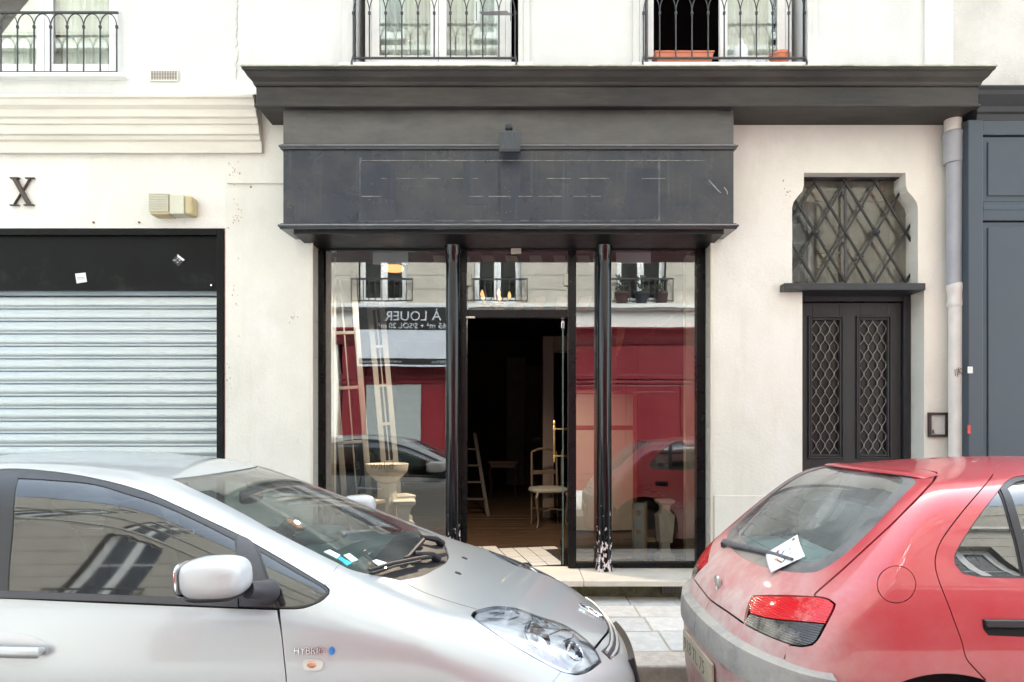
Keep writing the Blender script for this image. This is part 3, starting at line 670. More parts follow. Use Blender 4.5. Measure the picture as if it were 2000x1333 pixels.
# things on this wall
def sticker(name, label, pts, y, mat, cat='sticker', th=.002):
    return MB().prism([(X(a, y), Z(b, y)) for a, b in pts], 'y', y-th, y).build(name, mat, None, label=label, cat=cat)
wst = sticker('square_sticker', 'white square sticker on the black lintel panel', [(147, 535), (167, 533), (170, 551), (150, 554)], .0295, pm('white_vinyl', (.78, .78, .76), .5, var=.03))
for i_, (t_, z_) in enumerate((('C\'EST ICI', 542.5), ('MÊME', 546))):
    pass
gl_ = MB()
for r_, py in enumerate((541.5, 544.5)):
    x_ = 151
    while x_ < 165:
        q = random.uniform(.7, 1.6); gl_.box(X(x_, .027), X(x_+q, .027), .0268, .0276, Z(py+1.6, .027), Z(py, .027)); x_ += q+.5
gl_.build('small_print', pm('print_grey', (.3, .31, .33), .7), wst).matrix_parent_inverse = wst.matrix_world.inverted() if False else Matrix()
dst = thing('diamond_sticker', 'black and white diamond sticker peeling off the lintel panel', 'sticker', (X(348, .028), .0295, Z(524, .028)))
MB().prism([(X(a, .0295), Z(b, .0295)) for a, b in [(347, 497), (361, 508), (349, 521), (336, 509)]], 'y', .0265, .0295).build('backing', pm('sticker_black', (.02, .02, .022), .4), dst)
MB().prism([(X(a, .027), Z(b, .027)) for a, b in [(347, 497), (361, 508), (357.5, 510.5), (346.5, 502)]], 'y', .0235, .0264).build('peeled_white_edge', MATS['white_vinyl'], dst)
for a, b in [(347, 505), (343, 508.5), (351, 508.5), (347, 513), (340, 509)]:
    MB().box(X(a-1.6, .027), X(a+1.6, .027), .0245, .0264, Z(b+1.2, .027), Z(b-1.2, .027)).build('printed_dot', pm('sticker_grey', (.35, .35, .36), .5), dst)
MB().lathe([(.012, 0), (.012, -.008), (.008, -.016), (.001, -.018)], (X(414, .03), .03, Z(558, .03)), 12, 'y').build('rivet_head', M_chrome, None, label='round metal rivet on the black lintel panel beside the shutter frame', cat='rivet')
# letter X in relief, bronze serif capital
lx = thing('letter_x', 'dark bronze serif capital letter X fixed to the cream wall', 'letter', (X(42), 0, Z(403)))
M_bronze = pm('dark_bronze', (.085, .065, .058), .35, .7, var=.2, vs=30)
def LXp(a, b): return (X(15.5 + a*.527, -.03), Z(345 + b*.54, -.03))
Y0, Y1 = -.028, -.001
MB().prism([LXp(*p) for p in [(12, 7), (29, 7), (82, 99), (65, 99)]], 'y', Y0, Y1).prism([LXp(*p) for p in [(4, 1), (38, 1), (38, 7), (4, 7)]], 'y', Y0, Y1).prism([LXp(*p) for p in [(55, 99), (92, 99), (92, 104), (55, 104)]], 'y', Y0, Y1).build('thick_stroke', M_bronze, lx, bevel=.004)
MB().prism([LXp(*p) for p in [(74, 7), (80, 7), (22, 99), (16, 99)]], 'y', Y0+.003, Y1).prism([LXp(*p) for p in [(60, 1.5), (94, 1.5), (94, 7), (60, 7)]], 'y', Y0+.003, Y1).prism([LXp(*p) for p in [(2, 99.5), (36, 99.5), (36, 104), (2, 104)]], 'y', Y0+.003, Y1).build('thin_stroke', M_bronze, lx, bevel=.004)
# emergency light
el_ = thing('wall_light_box', 'cream plastic wall light with ribbed left side below the beige cornice', 'lamp', (X(333), 0, Z(424)))
M_ivory = pm('ivory_plastic', (.60, .585, .46), .5, var=.08, vs=10); M_ivory2 = pm('yellowed_plastic', (.52, .43, .24), .45, var=.1, vs=12)
ey = -.12
MB().box(X(330, ey), X(359, ey), ey, -.001, Z(418, ey), Z(381, ey)).build('housing', M_ivory, el_, bevel=.008, seg=3)
MB().box(X(359, ey)+.001, X(374, ey), ey+.006, -.001, Z(418, ey), Z(382, ey)).build('end_cap', M_ivory2, el_, bevel=.016, seg=3)
for k in range(11):
    z_ = Z(414-k*3.3, ey)
    MB().box(X(291, ey), X(330, ey)-.001, ey-.012, -.001, z_, z_+.0105).build('rib', M_ivory, el_, bevel=.002)
MB().box(X(294, ey), X(330, ey)-.001, ey-.002, -.001, Z(419, ey), Z(381, ey)).build('ribbed_core', M_ivory2, el_)
# vent grille
vg = thing('air_vent', 'small grey rectangular air vent with fine slots on the white wall', 'vent', (X(321), 0, Z(159)))
MB().box(X(294), X(349), -.010, -.001, Z(160), Z(138)).build('plate', pm('vent_cream', (.70, .66, .60), .7), vg, bevel=.003)
for r in range(6):
    vm = MB()
    for c in range(10): vm.box(X(296.5+c*5.1), X(296.5+c*5.1+4.0), -.0112, -.0095, Z(143.0+r*2.75), Z(141.2+r*2.75))
    vm.build('slot_row', pm('vent_shadow', (.16, .14, .11), .8), vg)
for i, (px, py, s_) in enumerate([(183, 435, 1.6), (272, 435, 1.6), (490, 366, 1.2)]):
    MB().lathe([(.006*s_, 0), (.006*s_, -.006), (.001, -.008)], (X(px), 0, Z(py)), 8, 'y').build('rusty_screw', pm('rust', (.18, .10, .06), .9), None, label=['rusty screw head above the black lintel, midway between the letter X and the wall light', 'rusty screw head above the black lintel just left of the wall light box', 'rusty screw head under the plaster ledge beside the sign box'][i], cat='screw')

# ------------------------------------------------------------------ the shop front: sill, columns, frames, glass
GY = .20
FLZ = .315                                 # shop floor
sf = thing('glazed_shopfront', 'black metal shop front with two iron columns and an open doorway', 'shop front', (X(1000), GY, PAVE_Z))
M_frame = pm('black_steel_frame', (.004, .004, .005), .30, var=.3, vs=6, spec=.30, rvar=.08, dirt=[((.05, .045, .04), .5, 9, (2, 2, .4), .66)])
M_tilew = pm('ivory_wall_tile', (.68, .64, .55), .3, var=.06, vs=4, coat=.3)
# tiled reveals
for side, xw, s_ in (('l', SH_L, 1), ('r', SH_R, -1)):
    z_ = FLZ
    while z_ < Z(476):
        h = min(.31, Z(476)-z_)
        a, b = sorted((xw, xw+s_*.012))
        MB().box(a-.0, b, .004, GY-.004, z_+.0015, z_+h-.0015).build('reveal_tile', M_tilew, sf, bevel=.002)
        z_ += h
    MB().box(min(xw, xw+s_*.022)-(.0 if s_ > 0 else .0), max(xw, xw+s_*.022), -.012, .003, FLZ, Z(470)).build('corner_trim', M_tilew, sf, bevel=.004)
# sill slab and base
MB().box(SH_L-.08, X(1140, -.3), -.30, GY+.08, .262, FLZ-.004).build('sill_slab', M_stone, sf, bevel=.006)
MB().box(X(1140, -.3)+.004, X(1368, -.3)+.35, -.305, GY+.08, .264, FLZ-.004).build('sill_slab', M_stone, sf, bevel=.006)
MB().box(SH_L-.1, SH_R+.1, -.10, .3, PAVE_Z-.02, .262).build('base_course', M_moss, sf)
vb = MB().box(X(1291, -.12), X(1360, -.12), -.118, -.1005, .16, .25).build('floor_vent', pm('vent_iron', (.03, .03, .03), .7), sf)
for r in range(5):
    for c in range(16): MB  # mesh of the vent below
vm = MB()
for r in range(6): vm.box(X(1293, -.12), X(1358, -.12), -.122, -.1185, .165+r*.0155, .169+r*.0155)
for c in range(24): vm.box(X(1293+c*2.75, -.12), X(1294+c*2.75, -.12), -.123, -.1195, .164, .249)
vm.build('vent_mesh', pm('vent_mesh_metal', (.28, .25, .21), .6, .4, var=.3, vs=40), vb)
# head beams
MB().box(SH_L+.013, SH_R-.013, .02, .45, Z(470, .05), Z(452, .05)).build('head_beam', M_black, sf)
M_brown = pm('brown_primer', (.19, .10, .075), .5, var=.3, vs=8, stretch=(.4, 1, 3))
MB().box(SH_L+.013, SH_R-.013, .05, .12, Z(478, .06)+.004, Z(471, .05)).build('blind_rail', M_brown, sf, bevel=.003)
MB().tube([(SH_L+.02, .035, Z(473, .03)), (SH_R-.02, .035, Z(472, .03))], .012, 10).build('rail_tube', pm('worn_rail', (.10, .08, .075), .4, .4, var=.3, vs=9), sf)
MB().box(SH_L+.013, SH_R-.013, GY-.02, GY+.06, Z(490, GY), Z(476, GY)).build('top_frame', M_frame, sf, bevel=.004)
# glazing frames
gz_b, gz_t = FLZ, Z(491, GY)
def post(p0, p1, y0, y1, name='post', z0=gz_b, z1=gz_t, mat=M_frame): MB().box(X(p0, GY), X(p1, GY), y0, y1, z0, z1).build(name, mat, sf, bevel=.004)
post(621, 634, GY-.03, GY+.05, 'side_frame', z1=Z(490, GY)-.001); post(1359, 1376, GY-.03, GY+.05, 'side_frame', z1=Z(490, GY)-.001)
post(636, 646, GY+.0, GY+.06, 'inner_bead', mat=pm('grey_bead', (.20, .185, .165), .5, var=.2, vs=10))
post(897, 912, GY-.03, GY+.06); post(1109, 1125, GY-.03, GY+.06)
MB().box(X(634, GY)+.001, X(897, GY)-.001, GY-.02, GY+.05, gz_b+.001, gz_b+.055).build('bottom_rail', M_frame, sf, bevel=.004)
MB().box(X(1125, GY)+.001, X(1359, GY)-.001, GY-.02, GY+.05, gz_b+.001, gz_b+.05).build('bottom_rail', M_frame, sf, bevel=.004)
MB().box(X(912, GY)+.001, X(1109, GY)-.001, GY-.028, GY+.05, Z(622, GY), Z(606, GY)).build('transom_bar', M_frame, sf, bevel=.004)
M_shop = glass_mat('shop_glass', (.94, .95, .94), .11, fres=1.5, wavy=.0005)
def pane(p0, p1, z0, z1, nm='shop_pane'): return MB().box(X(p0, GY)-.004, X(p1, GY)+.004, GY+.008, GY+.014, z0, z1).build(nm, M_shop, sf)
pl_ = pane(646, 897, gz_b+.05, gz_t); pane(1125, 1359, gz_b+.05, gz_t); pane(912, 1109, Z(606, GY), gz_t, 'transom_pane')
# lettering left on the glass
M_let = pm('faded_lettering', (.03, .028, .026), .7)
text('window_lettering', 'B   walid', .104, M_let, pl_, Vector((X(690, GY), GY+.0065, Z(917, GY))) - r_loc(pl_), depth=.0003, sx=1.0, thin=-.0022)
# columns, old paint worn through near the foot
def col_mat():
    m = bpy.data.materials.new('worn_black_column'); m.use_nodes = True; n = m.node_tree.nodes; l = m.node_tree.links; b = n['Principled BSDF']
    tc = n.new('ShaderNodeTexCoord'); nz = n.new('ShaderNodeTexNoise'); nz.inputs['Scale'].default_value = 24; nz.inputs['Detail'].default_value = 9; nz.inputs['Roughness'].default_value = .6
    mp = n.new('ShaderNodeMapping'); mp.inputs['Scale'].default_value = (1.5, 1.5, .8); l.new(tc.outputs['Object'], mp.inputs[0]); l.new(mp.outputs[0], nz.inputs['Vector'])
    sx = n.new('ShaderNodeSeparateXYZ'); l.new(tc.outputs['Object'], sx.inputs[0])
    hr = n.new('ShaderNodeMapRange'); hr.inputs[1].default_value = .22; hr.inputs[2].default_value = .95; hr.inputs[3].default_value = .49; hr.inputs[4].default_value = .77; l.new(sx.outputs[2], hr.inputs[0])
    gt = n.new('ShaderNodeMath'); gt.operation = 'GREATER_THAN'; l.new(nz.outputs['Fac'], gt.inputs[0]); l.new(hr.outputs[0], gt.inputs[1])
    mx = n.new('ShaderNodeMix'); mx.data_type = 'RGBA'; mx.inputs[6].default_value = (.006, .006, .007, 1); mx.inputs[7].default_value = (.72, .62, .63, 1)
    l.new(gt.outputs[0], mx.inputs[0]); l.new(mx.outputs[2], b.inputs['Base Color'])
    rg = n.new('ShaderNodeMapRange'); rg.inputs[3].default_value = .14; rg.inputs[4].default_value = .75; l.new(gt.outputs[0], rg.inputs[0]); l.new(rg.outputs[0], b.inputs['Roughness'])
    bp = n.new('ShaderNodeBump'); bp.inputs['Strength'].default_value = .3; bp.inputs['Distance'].default_value = .002; bp.invert = True; l.new(gt.outputs[0], bp.inputs['Height']); l.new(bp.outputs[0], b.inputs['Normal'])
    return m
M_col = col_mat()
for px, lab in ((885, 'iron column beside the doorway'), (1180, 'iron column before the right shop pane')):
    cy = .10; rr = .066; ax = X(px, cy)
    c = MB().lathe([(rr*1.16, FLZ-.004), (rr*1.16, FLZ+.03), (rr*1.02, FLZ+.05), (rr, FLZ+.3), (rr*.95, Z(520, cy)), (rr*.95, Z(500, cy)), (rr*1.08, Z(496, cy)), (rr*1.08, Z(482, cy)), (rr*1.2, Z(479, cy))], (ax, cy, 0), 28).build('column', M_col, sf, label=lab)
    MB().box(ax-.12, ax+.12, cy-.05, cy+.07, Z(479, cy)+.001, Z(475, cy)+.004).build('column_cap', M_brown, sf)
# opened glass door leaf, folded inwards on the right jamb
dg_ = thing('shop_door', 'open frameless glass shop door with a turned brass pull handle', 'door', (X(1108, GY), GY+.06, FLZ), R_(-2.5))
dxl = -.035
M_dglass = glass_mat('door_glass', (.55, .60, .58), .16)
MB(True).box(dxl-.005, dxl+.005, .02, .86, .012, Z(628, GY)-FLZ).build('leaf_pane', M_dglass, dg_)
MB(True).box(dxl-.007, dxl+.007, .012, .02, .012, Z(628, GY)-FLZ).build('edge', pm('glass_edge', (.10, .16, .145), .2, var=.1), dg_)
MB(True).box(dxl-.018, dxl+.018, .02, .86, 0, .09).build('bottom_fitting', M_frame, dg_, bevel=.004)
MB(True).box(dxl-.015, dxl+.015, .02, .12, Z(628, GY)-FLZ-.05, Z(628, GY)-FLZ+.03).build('top_pivot', M_chrome, dg_, bevel=.004)
M_brass = pm('brass', (.62, .43, .17), .28, 1.0, var=.15, vs=30)
hz = Z(865, GY+.7)-FLZ; hy = .70; hx = dxl-.075
MB(True).lathe([(.002, -.20), (.010, -.185), (.006, -.17), (.014, -.155), (.010, -.14), (.012, -.12), (.013, 0), (.012, .12), (.010, .14), (.016, .15), (.012, .165), (.008, .175), (.015, .19), (.011, .205), (.002, .225)], (hx, hy, hz), 14).build('pull_handle', M_brass, dg_)
for dz in (-.135, .135):
    MB(True).lathe([(.010, -.01), (.013, .01), (.008, .025), (.008, .105), (.016, .115), (.018, .13), (.008, .145), (.002, .155)], (hx, hy, hz+dz), 12, 'x').build('handle_stud', M_brass, dg_)
# small fittings on the transom
for (px, py, w_, h_, nm) in [(1008, 493, 20, 11, 'closer_plate')]:
    MB().box(X(px-w_/2, GY), X(px+w_/2, GY), GY-.045, GY-.021, Z(py+h_/2, GY), Z(py-h_/2, GY)).build(nm, pm('beige_metal', (.45, .40, .34), .5), sf, bevel=.003)
for px, s_ in ((916, 1), (1106, -1)):
    MB().box(X(px-4.5, GY), X(px+4.5, GY), GY-.022, GY+.006, Z(559, GY), Z(536, GY)).build('alarm_contact', pm('ivory_contact', (.55, .55, .46), .4), sf, bevel=.004)
MB().box(X(911, GY), X(928, GY), GY-.05, GY-.029, Z(623.5, GY), Z(620, GY)).build('strike_plate', pm('pale_strike', (.62, .58, .48), .4), sf)

# ------------------------------------------------------------------ inside the shop
IX0, IX1, IYB, ICZ = X(600), X(1400), 9.0, Z(476)
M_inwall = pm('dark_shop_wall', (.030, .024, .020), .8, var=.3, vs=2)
M_inred = pm('dark_red_bulkhead', (.075, .022, .022), .6, var=.2, vs=3)
def plank_floor_mat():
    m = bpy.data.materials.new('old_floorboards'); m.use_nodes = True; n = m.node_tree.nodes; l = m.node_tree.links; b = n['Principled BSDF']
    tc = n.new('ShaderNodeTexCoord'); mp = n.new('ShaderNodeMapping'); mp.inputs['Scale'].default_value = (.7, 9, 1); l.new(tc.outputs['Object'], mp.inputs[0])
    nz = n.new('ShaderNodeTexNoise'); nz.inputs['Scale'].default_value = 3; nz.inputs['Detail'].default_value = 8; nz.inputs['Roughness'].default_value = .7; l.new(mp.outputs[0], nz.inputs['Vector'])
    cr = n.new('ShaderNodeValToRGB'); cr.color_ramp.elements[0].position = .35; cr.color_ramp.elements[0].color = (.020, .011, .007, 1); cr.color_ramp.elements[1].position = .68; cr.color_ramp.elements[1].color = (.13, .075, .042, 1)
    l.new(nz.outputs['Fac'], cr.inputs[0]); l.new(cr.outputs[0], b.inputs['Base Color']); b.inputs['Roughness'].default_value = .38
    return m
M_boards = plank_floor_mat()
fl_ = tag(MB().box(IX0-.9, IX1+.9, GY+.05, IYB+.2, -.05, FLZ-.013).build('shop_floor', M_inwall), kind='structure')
bw = .085; yb = GY+.10; bmesh0 = None; cnt = 0
while yb < IYB:
    if bmesh0 is None:
        bmesh0 = MB(True).box(IX0-.9, IX1+.9, 0, bw-.004, -.012, 0).build('floorboard', M_boards, fl_); bmesh0.location = Vector((0, yb, FLZ)) - r_loc(fl_); fb0 = bmesh0
    else:
        share(fb0, fl_, Vector((random.uniform(-.5, .5)*.6, yb, FLZ+random.uniform(-.0015, .0015))) - r_loc(fl_), name='floorboard')
    yb += bw
# worn white tiles inside the doorway, laid askew
M_floortile = pm('worn_white_floor_tile', (.62, .62, .60), .5, var=.12, vs=8, dirt=[((.16, .13, .10), .9, 9, (1, 1, 1), .64)])
M_grout = pm('black_grout', (.02, .018, .015), .9)
tx0, tx1, ty0, ty1 = X(902, GY), X(1098, GY), GY+.07, GY+1.02
mat_ = MB().box(tx0, tx1, ty0, ty1, FLZ-.001, FLZ+.004).build('tile_bed', M_grout, fl_)
ts = .150; ca, sa = math.cos(R_(12)), math.sin(R_(12)); random.seed(21)
t0 = None
for i in range(-8, 9):
    for j in range(-8, 9):
        u, v = i*ts, j*ts
        cx_, cy_ = (tx0+tx1)/2 + u*ca - v*sa*1.0, (ty0+ty1)/2 + u*sa + v*ca
        h = ts*.5-.004
        if not (tx0+h*.55 < cx_ < tx1-h*.55 and ty0+h*.7 < cy_ < ty1-h*.5): continue
        if t0 is None:
            t0 = MB(True).box(-h, h, -h, h, 0, .006).build('floor_tile', M_floortile, fl_, bevel=.002); t0.location = Vector((cx_, cy_, FLZ+.003)) - r_loc(fl_); t0.rotation_euler = (0, 0, R_(12))
        else: share(t0, fl_, Vector((cx_, cy_, FLZ+.003+random.uniform(-.001, .001))) - r_loc(fl_), (0, 0, R_(12)), name='floor_tile')
room = thing('shop_interior', 'dim shop room with dark walls and ceiling behind the glass', 'room', (X(1000), 3, FLZ))
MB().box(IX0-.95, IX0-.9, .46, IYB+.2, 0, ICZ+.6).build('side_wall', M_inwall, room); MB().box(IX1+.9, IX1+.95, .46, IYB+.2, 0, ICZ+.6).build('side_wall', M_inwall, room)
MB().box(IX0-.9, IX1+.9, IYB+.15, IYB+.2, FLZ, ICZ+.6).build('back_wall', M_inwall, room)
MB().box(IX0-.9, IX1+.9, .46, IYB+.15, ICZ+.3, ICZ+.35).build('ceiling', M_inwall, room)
MB().box(IX0-.8, IX1+.8, 1.05, 1.10, Z(512, 1.05), ICZ+.3).build('bulkhead', M_inred, room)
M_sq = pm('pale_bulkhead_tile', (.30, .25, .22), .6, var=.2, vs=6)
for px in range(848, 1140, 47):
    a = X(px, 1.04); MB().prism([(a, Z(511, 1.04)), (a+.12, Z(511, 1.04)), (a+.105, Z(500, 1.04)), (a-.015, Z(500, 1.04))], 'y', 1.03, 1.049).build('ceiling_panel', M_sq, room)
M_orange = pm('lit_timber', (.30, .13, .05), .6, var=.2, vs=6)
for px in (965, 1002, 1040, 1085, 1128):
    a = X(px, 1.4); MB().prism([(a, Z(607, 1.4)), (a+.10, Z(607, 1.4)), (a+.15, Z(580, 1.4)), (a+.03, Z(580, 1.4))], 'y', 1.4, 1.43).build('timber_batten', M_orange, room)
# inner doorway lining, panels and old shutters at the back
M_lin = pm('pinkish_timber_lining', (.11, .078, .064), .6, var=.1, vs=4)
ly = 3.4
dl_ = thing('inner_door_lining', 'pinkish wooden door lining standing inside the shop right of the doorway', 'door frame', (X(1090, ly), ly, FLZ))
MB().box(X(1060, ly), X(1082, ly), ly, ly+.12, FLZ, Z(656, ly)).build('jamb', M_lin, dl_, bevel=.01)
MB().box(X(1082, ly)+.001, X(1180, ly), ly, ly+.12, Z(688, ly), Z(656, ly)).build('head', M_lin, dl_, bevel=.01)
MB().box(X(1180, ly)+.001, X(1204, ly), ly, ly+.12, FLZ, Z(656, ly)).build('jamb', M_lin, dl_, bevel=.01)
M_green = pm('olive_old_door', (.075, .07, .04), .7, var=.2, vs=3, dirt=[((.10, .08, .05), .6, 6, (1, 1, .5), .58)])
M_whdoor = pm('bluish_white_old_door', (.15, .17, .18), .7, var=.2, vs=3, dirt=[((.12, .10, .08), .7, 6, (1, 1, .5), .6)])
def old_door(name, label, px0, px1, top, y, mat, tilt=0):
    a, b, z1 = X(px0, y), X(px1, y), Z(top, y)
    d = thing(name, label, 'door', ((a+b)/2, y, FLZ), 0, rot=(R_(-tilt), 0, 0)); wd = b-a; h = z1-FLZ
    MB(True).box(-wd/2, wd/2, 0, .035, 0, h).build('leaf', mat, d, bevel=.004)
    for (z0, z2) in ((.10, h*.36), (h*.40, h*.48), (h*.52, h*.83), (h*.86, h*.96)):
        MB(True).box(-wd/2+wd*.16, wd/2-wd*.16, -.012, .002, z0, z2).build('panel', mat, d, bevel=.008)
    return d
old_door('old_panel_door', 'olive green old panelled door leaning at the back of the shop', 1027, 1059, 714, 8.2, M_green, 1)
old_door('old_panel_door', 'bluish white worn panelled door at the back of the shop', 990, 1026, 698, 8.6, M_whdoor, 1)
# small dark side table
tb = thing('side_table', 'small dark wooden table with curved legs at the back of the shop', 'table', (X(983, 6.2), 6.2, FLZ))
M_dkwood = pm('dark_walnut', (.055, .030, .018), .4, var=.25, vs=6, stretch=(1, 6, 1))
MB(True).box(-.26, .26, -.2, .2, .60, .63).build('table_top', pm('worn_table_top', (.20, .11, .06), .4, var=.3, vs=5), tb, bevel=.008)
MB(True).box(-.22, .22, -.16, .16, .52, .599).build('apron', M_dkwood, tb, bevel=.004)
for sx_ in (-1, 1):
    for sy_ in (-1, 1):
        MB(True).tube([(sx_*.21, sy_*.15, .54), (sx_*.235, sy_*.165, .42), (sx_*.205, sy_*.15, .2), (sx_*.23, sy_*.165, 0)], [.022, .02, .013, .014], 8).build('leg', M_dkwood, tb)
# stepladder
lad = thing('stepladder', 'narrow wooden stepladder leaning inside the doorway', 'ladder', (X(920, 3.6), 3.6, FLZ))
M_ladw = pm('ladder_timber', (.04, .032, .023), .7, var=.2, vs=8)
for s_ in (-1, 1):
    MB(True).bar((s_*.19+.05, 0, 0), (s_*.10-.08, .42, 1.15), .05, .025).build('stile', M_ladw, lad, bevel=.003)
for k in range(1, 5):
    t = k/5; MB(True).box(-.18+t*.07+.05-t*.13, .18-t*.07+.05-t*.13, .42*t-.03, .42*t+.06, 1.15*t-.012, 1.15*t+.012).build('tread', M_ladw, lad, bevel=.003)
# chair with padded seat and cabriole legs
chy = 2.75
ch = thing('chair', 'old French chair with frayed cream seat and cabriole legs behind the glass door', 'chair', (X(1071, chy), chy, FLZ), R_(14))
M_chw = pm('worn_beech', (.08, .055, .036), .5, var=.25, vs=12)
st = MB(True)
pr_ = [(.0, .42), (.205, .42), (.228, .435), (.232, .455), (.215, .478), (.12, .492), (.001, .496)]
nn = 32; vs_ = []
for r, h in pr_:
    for k in range(nn):
        a = 2*math.pi*k/nn; q = 1/max(abs(math.cos(a))**4+abs(math.sin(a))**4, 1e-6)**.25
        vs_.append((r*q*math.cos(a)*1.02, r*q*math.sin(a)*.92, h))
st.add(vs_, [(i*nn+k, i*nn+(k+1) % nn, i*nn+nn+(k+1) % nn, i*nn+nn+k) for i in range(len(pr_)-1) for k in range(nn)], True)
st.build('seat', pm('frayed_cream_fabric', (.24, .225, .19), .95, var=.15, vs=25, bump=.04, bs=80), ch)
for sx_ in (-1, 1):
    MB(True).tube([(sx_*.18, -.16, .43), (sx_*.205, -.185, .37), (sx_*.185, -.17, .2), (sx_*.175, -.165, .08), (sx_*.20, -.19, 0)], [.022, .024, .016, .013, .016], 8).build('leg', M_chw, ch)
    MB(True).tube([(sx_*.175, .17, 0), (sx_*.17, .165, .42), (sx_*.165, .20, .92)], [.014, .018, .014], 8).build('back_leg', M_chw, ch)
MB(True).tube([(-.165, .20, .92), (-.06, .205, .96), (.06, .205, .96), (.165, .20, .92)], .016, 8).build('back_rail', M_chw, ch)
MB(True).bar((-.168, .185, .66), (.168, .185, .66), .014, .05, (0, 0, 1)).build('back_slat', M_chw, ch)
MB(True).tube([(-.178, -.165, .2), (.0, 0, .215), (.17, .165, .2)], .009, 6).tube([(.178, -.165, .2), (0, 0, .215), (-.17, .165, .2)], .009, 6).build('stretcher', M_chw, ch)

# hanging lamp, lit
hl_y = .40
lp_ = thing('hanging_lamp', 'lit glass pendant lamp hanging behind the left shop pane', 'lamp', (X(768, hl_y), hl_y, Z(530, hl_y)))
MB().lathe([(.001, Z(516, hl_y)), (.05, Z(516, hl_y)), (.085, Z(520, hl_y)), (.10, Z(525, hl_y)), (.09, Z(529, hl_y)), (.001, Z(531, hl_y))], (X(768, hl_y), hl_y, 0), 20).build('glass_shade', pm('warm_lit_glass', (.7, .5, .3), .2, emit=(1, .50, .18), estr=.3), lp_)
MB().tube([(X(768, hl_y), hl_y, Z(517, hl_y)), (X(768, hl_y), hl_y, ICZ+.29)], .006, 6).build('cord', M_black, lp_)
pl = bpy.data.lights.new('pendant_light', 'SPOT'); pl.spot_size = R_(150); pl.spot_blend = .5; pl.energy = 18; pl.color = (1, .88, .72); pl.shadow_soft_size = .03
po = bpy.data.objects.new('pendant_light', pl); COL.objects.link(po); po.parent = lp_; po.location = (0, 0, -.05)
# small chandelier further in
cl2 = thing('small_chandelier', 'small lit brass chandelier hanging inside behind the door transom', 'lamp', (X(966, .6), .6, Z(590, .6)))
MB().tube([(X(966, .6), .6, Z(590, .6)), (X(966, .6), .6, ICZ+.29)], .008, 6).build('stem', M_brass, cl2)
for k in range(5):
    a = 2*math.pi*k/5
    MB(True).tube([(0, 0, .0), (.08*math.cos(a), .08*math.sin(a), -.03), (.14*math.cos(a), .14*math.sin(a), .03)], .006, 6).build('arm', M_brass, cl2)
    b_ = MB(True).lathe([(.001, .03), (.014, .04), (.018, .06), (.010, .085), (.001, .10)], n=10).build('bulb', MATS['warm_lit_glass'], cl2); b_.location = (.14*math.cos(a), .14*math.sin(a), 0)
pl2 = bpy.data.lights.new('chandelier_light', 'SPOT'); pl2.spot_size = R_(155); pl2.spot_blend = .5; pl2.energy = 34; pl2.color = (1, .80, .60); pl2.shadow_soft_size = .03
po2 = bpy.data.objects.new('chandelier_light', pl2); COL.objects.link(po2); po2.parent = cl2; po2.location = (0, 0, -.06)
# paper sheets taped at the top of the panes
for px0, px1, py0, py1 in ((728, 797, 491, 517), (1203, 1271, 491, 515)):
    MB().box(X(px0, .3), X(px1, .3), .296, .299, Z(py1, .3), Z(py0-6, .3)).build('paper_sheet', pm('grey_paper', (.52, .55, .58), .8, var=.05), None,
        label='grey paper sheet hung at the top of the left shop pane' if px0 < 1000 else 'grey paper sheet hung at the top of the right shop pane', cat='paper')
# old glazed door frames leaning in the left window
M_oldw = pm('worn_white_joinery', (.27, .255, .225), .7, var=.12, vs=6, stretch=(4, 4, .4), dirt=[((.30, .22, .14), .7, 8, (3, 1, .3), .6)])
def leaning_frame(label, px_b, px_t, y_b, y_t, ztop, wd, nb):
    base = Vector((X(px_b, y_b), y_b, FLZ)); top = Vector((X(px_t, y_t), y_t, ztop))
    d = top-base; L = d.length
    t = thing('old_window_frame', label, 'window frame', base, group='old frames leaning in the shop window')
    up_ = d.normalized(); sx_ = Vector((1, .35, 0)); sx_ = (sx_ - up_*sx_.dot(up_)).normalized(); nrm = sx_.cross(up_)
    def P(u, v): return sx_*u + up_*v
    for u in (-wd/2, wd/2): MB(True).bar(P(u, 0), P(u, L), .055, .035, nrm).build('stile', M_oldw, t, bevel=.004)
    for k in range(nb+1):
        v = .06 + (L-.12)*k/nb; MB(True).bar(P(-wd/2+.028, v), P(wd/2-.028, v), .045 if k in (0, nb) else .03, .032, nrm).build('rail', M_oldw, t, bevel=.003)
    MB(True).bar(P(0, .09), P(0, L-.09), .014, .02, nrm).build('glazing_bar', M_oldw, t, bevel=.002)
    return t
leaning_frame('wide worn white window frame leaning behind the bowl-topped pedestal', 706, 663, .75, .60, Z(530, .6), .235, 5)
leaning_frame('narrow worn white window frame leaning further behind the pedestal', 775, 733, 1.5, 1.3, Z(590, 1.3), .13, 6)
MB().box(X(637, .42), X(652, .42), .42, .50, FLZ, ICZ).build('white_window_post', M_oldw, None, label='worn white post standing at the left edge of the shop window', cat='post')
MB().box(X(1340, .42), X(1362, .42), .42, .52, FLZ, ICZ).build('white_window_post', pm('peeling_cream_post', (.62, .54, .42), .7, var=.12, vs=5, dirt=[((.70, .68, .62), .8, 5, (2, 1, .5), .52), ((.30, .22, .15), .6, 12, (2, 1, .5), .66)]), None, label='peeling cream post standing at the right edge of the shop window', cat='post')
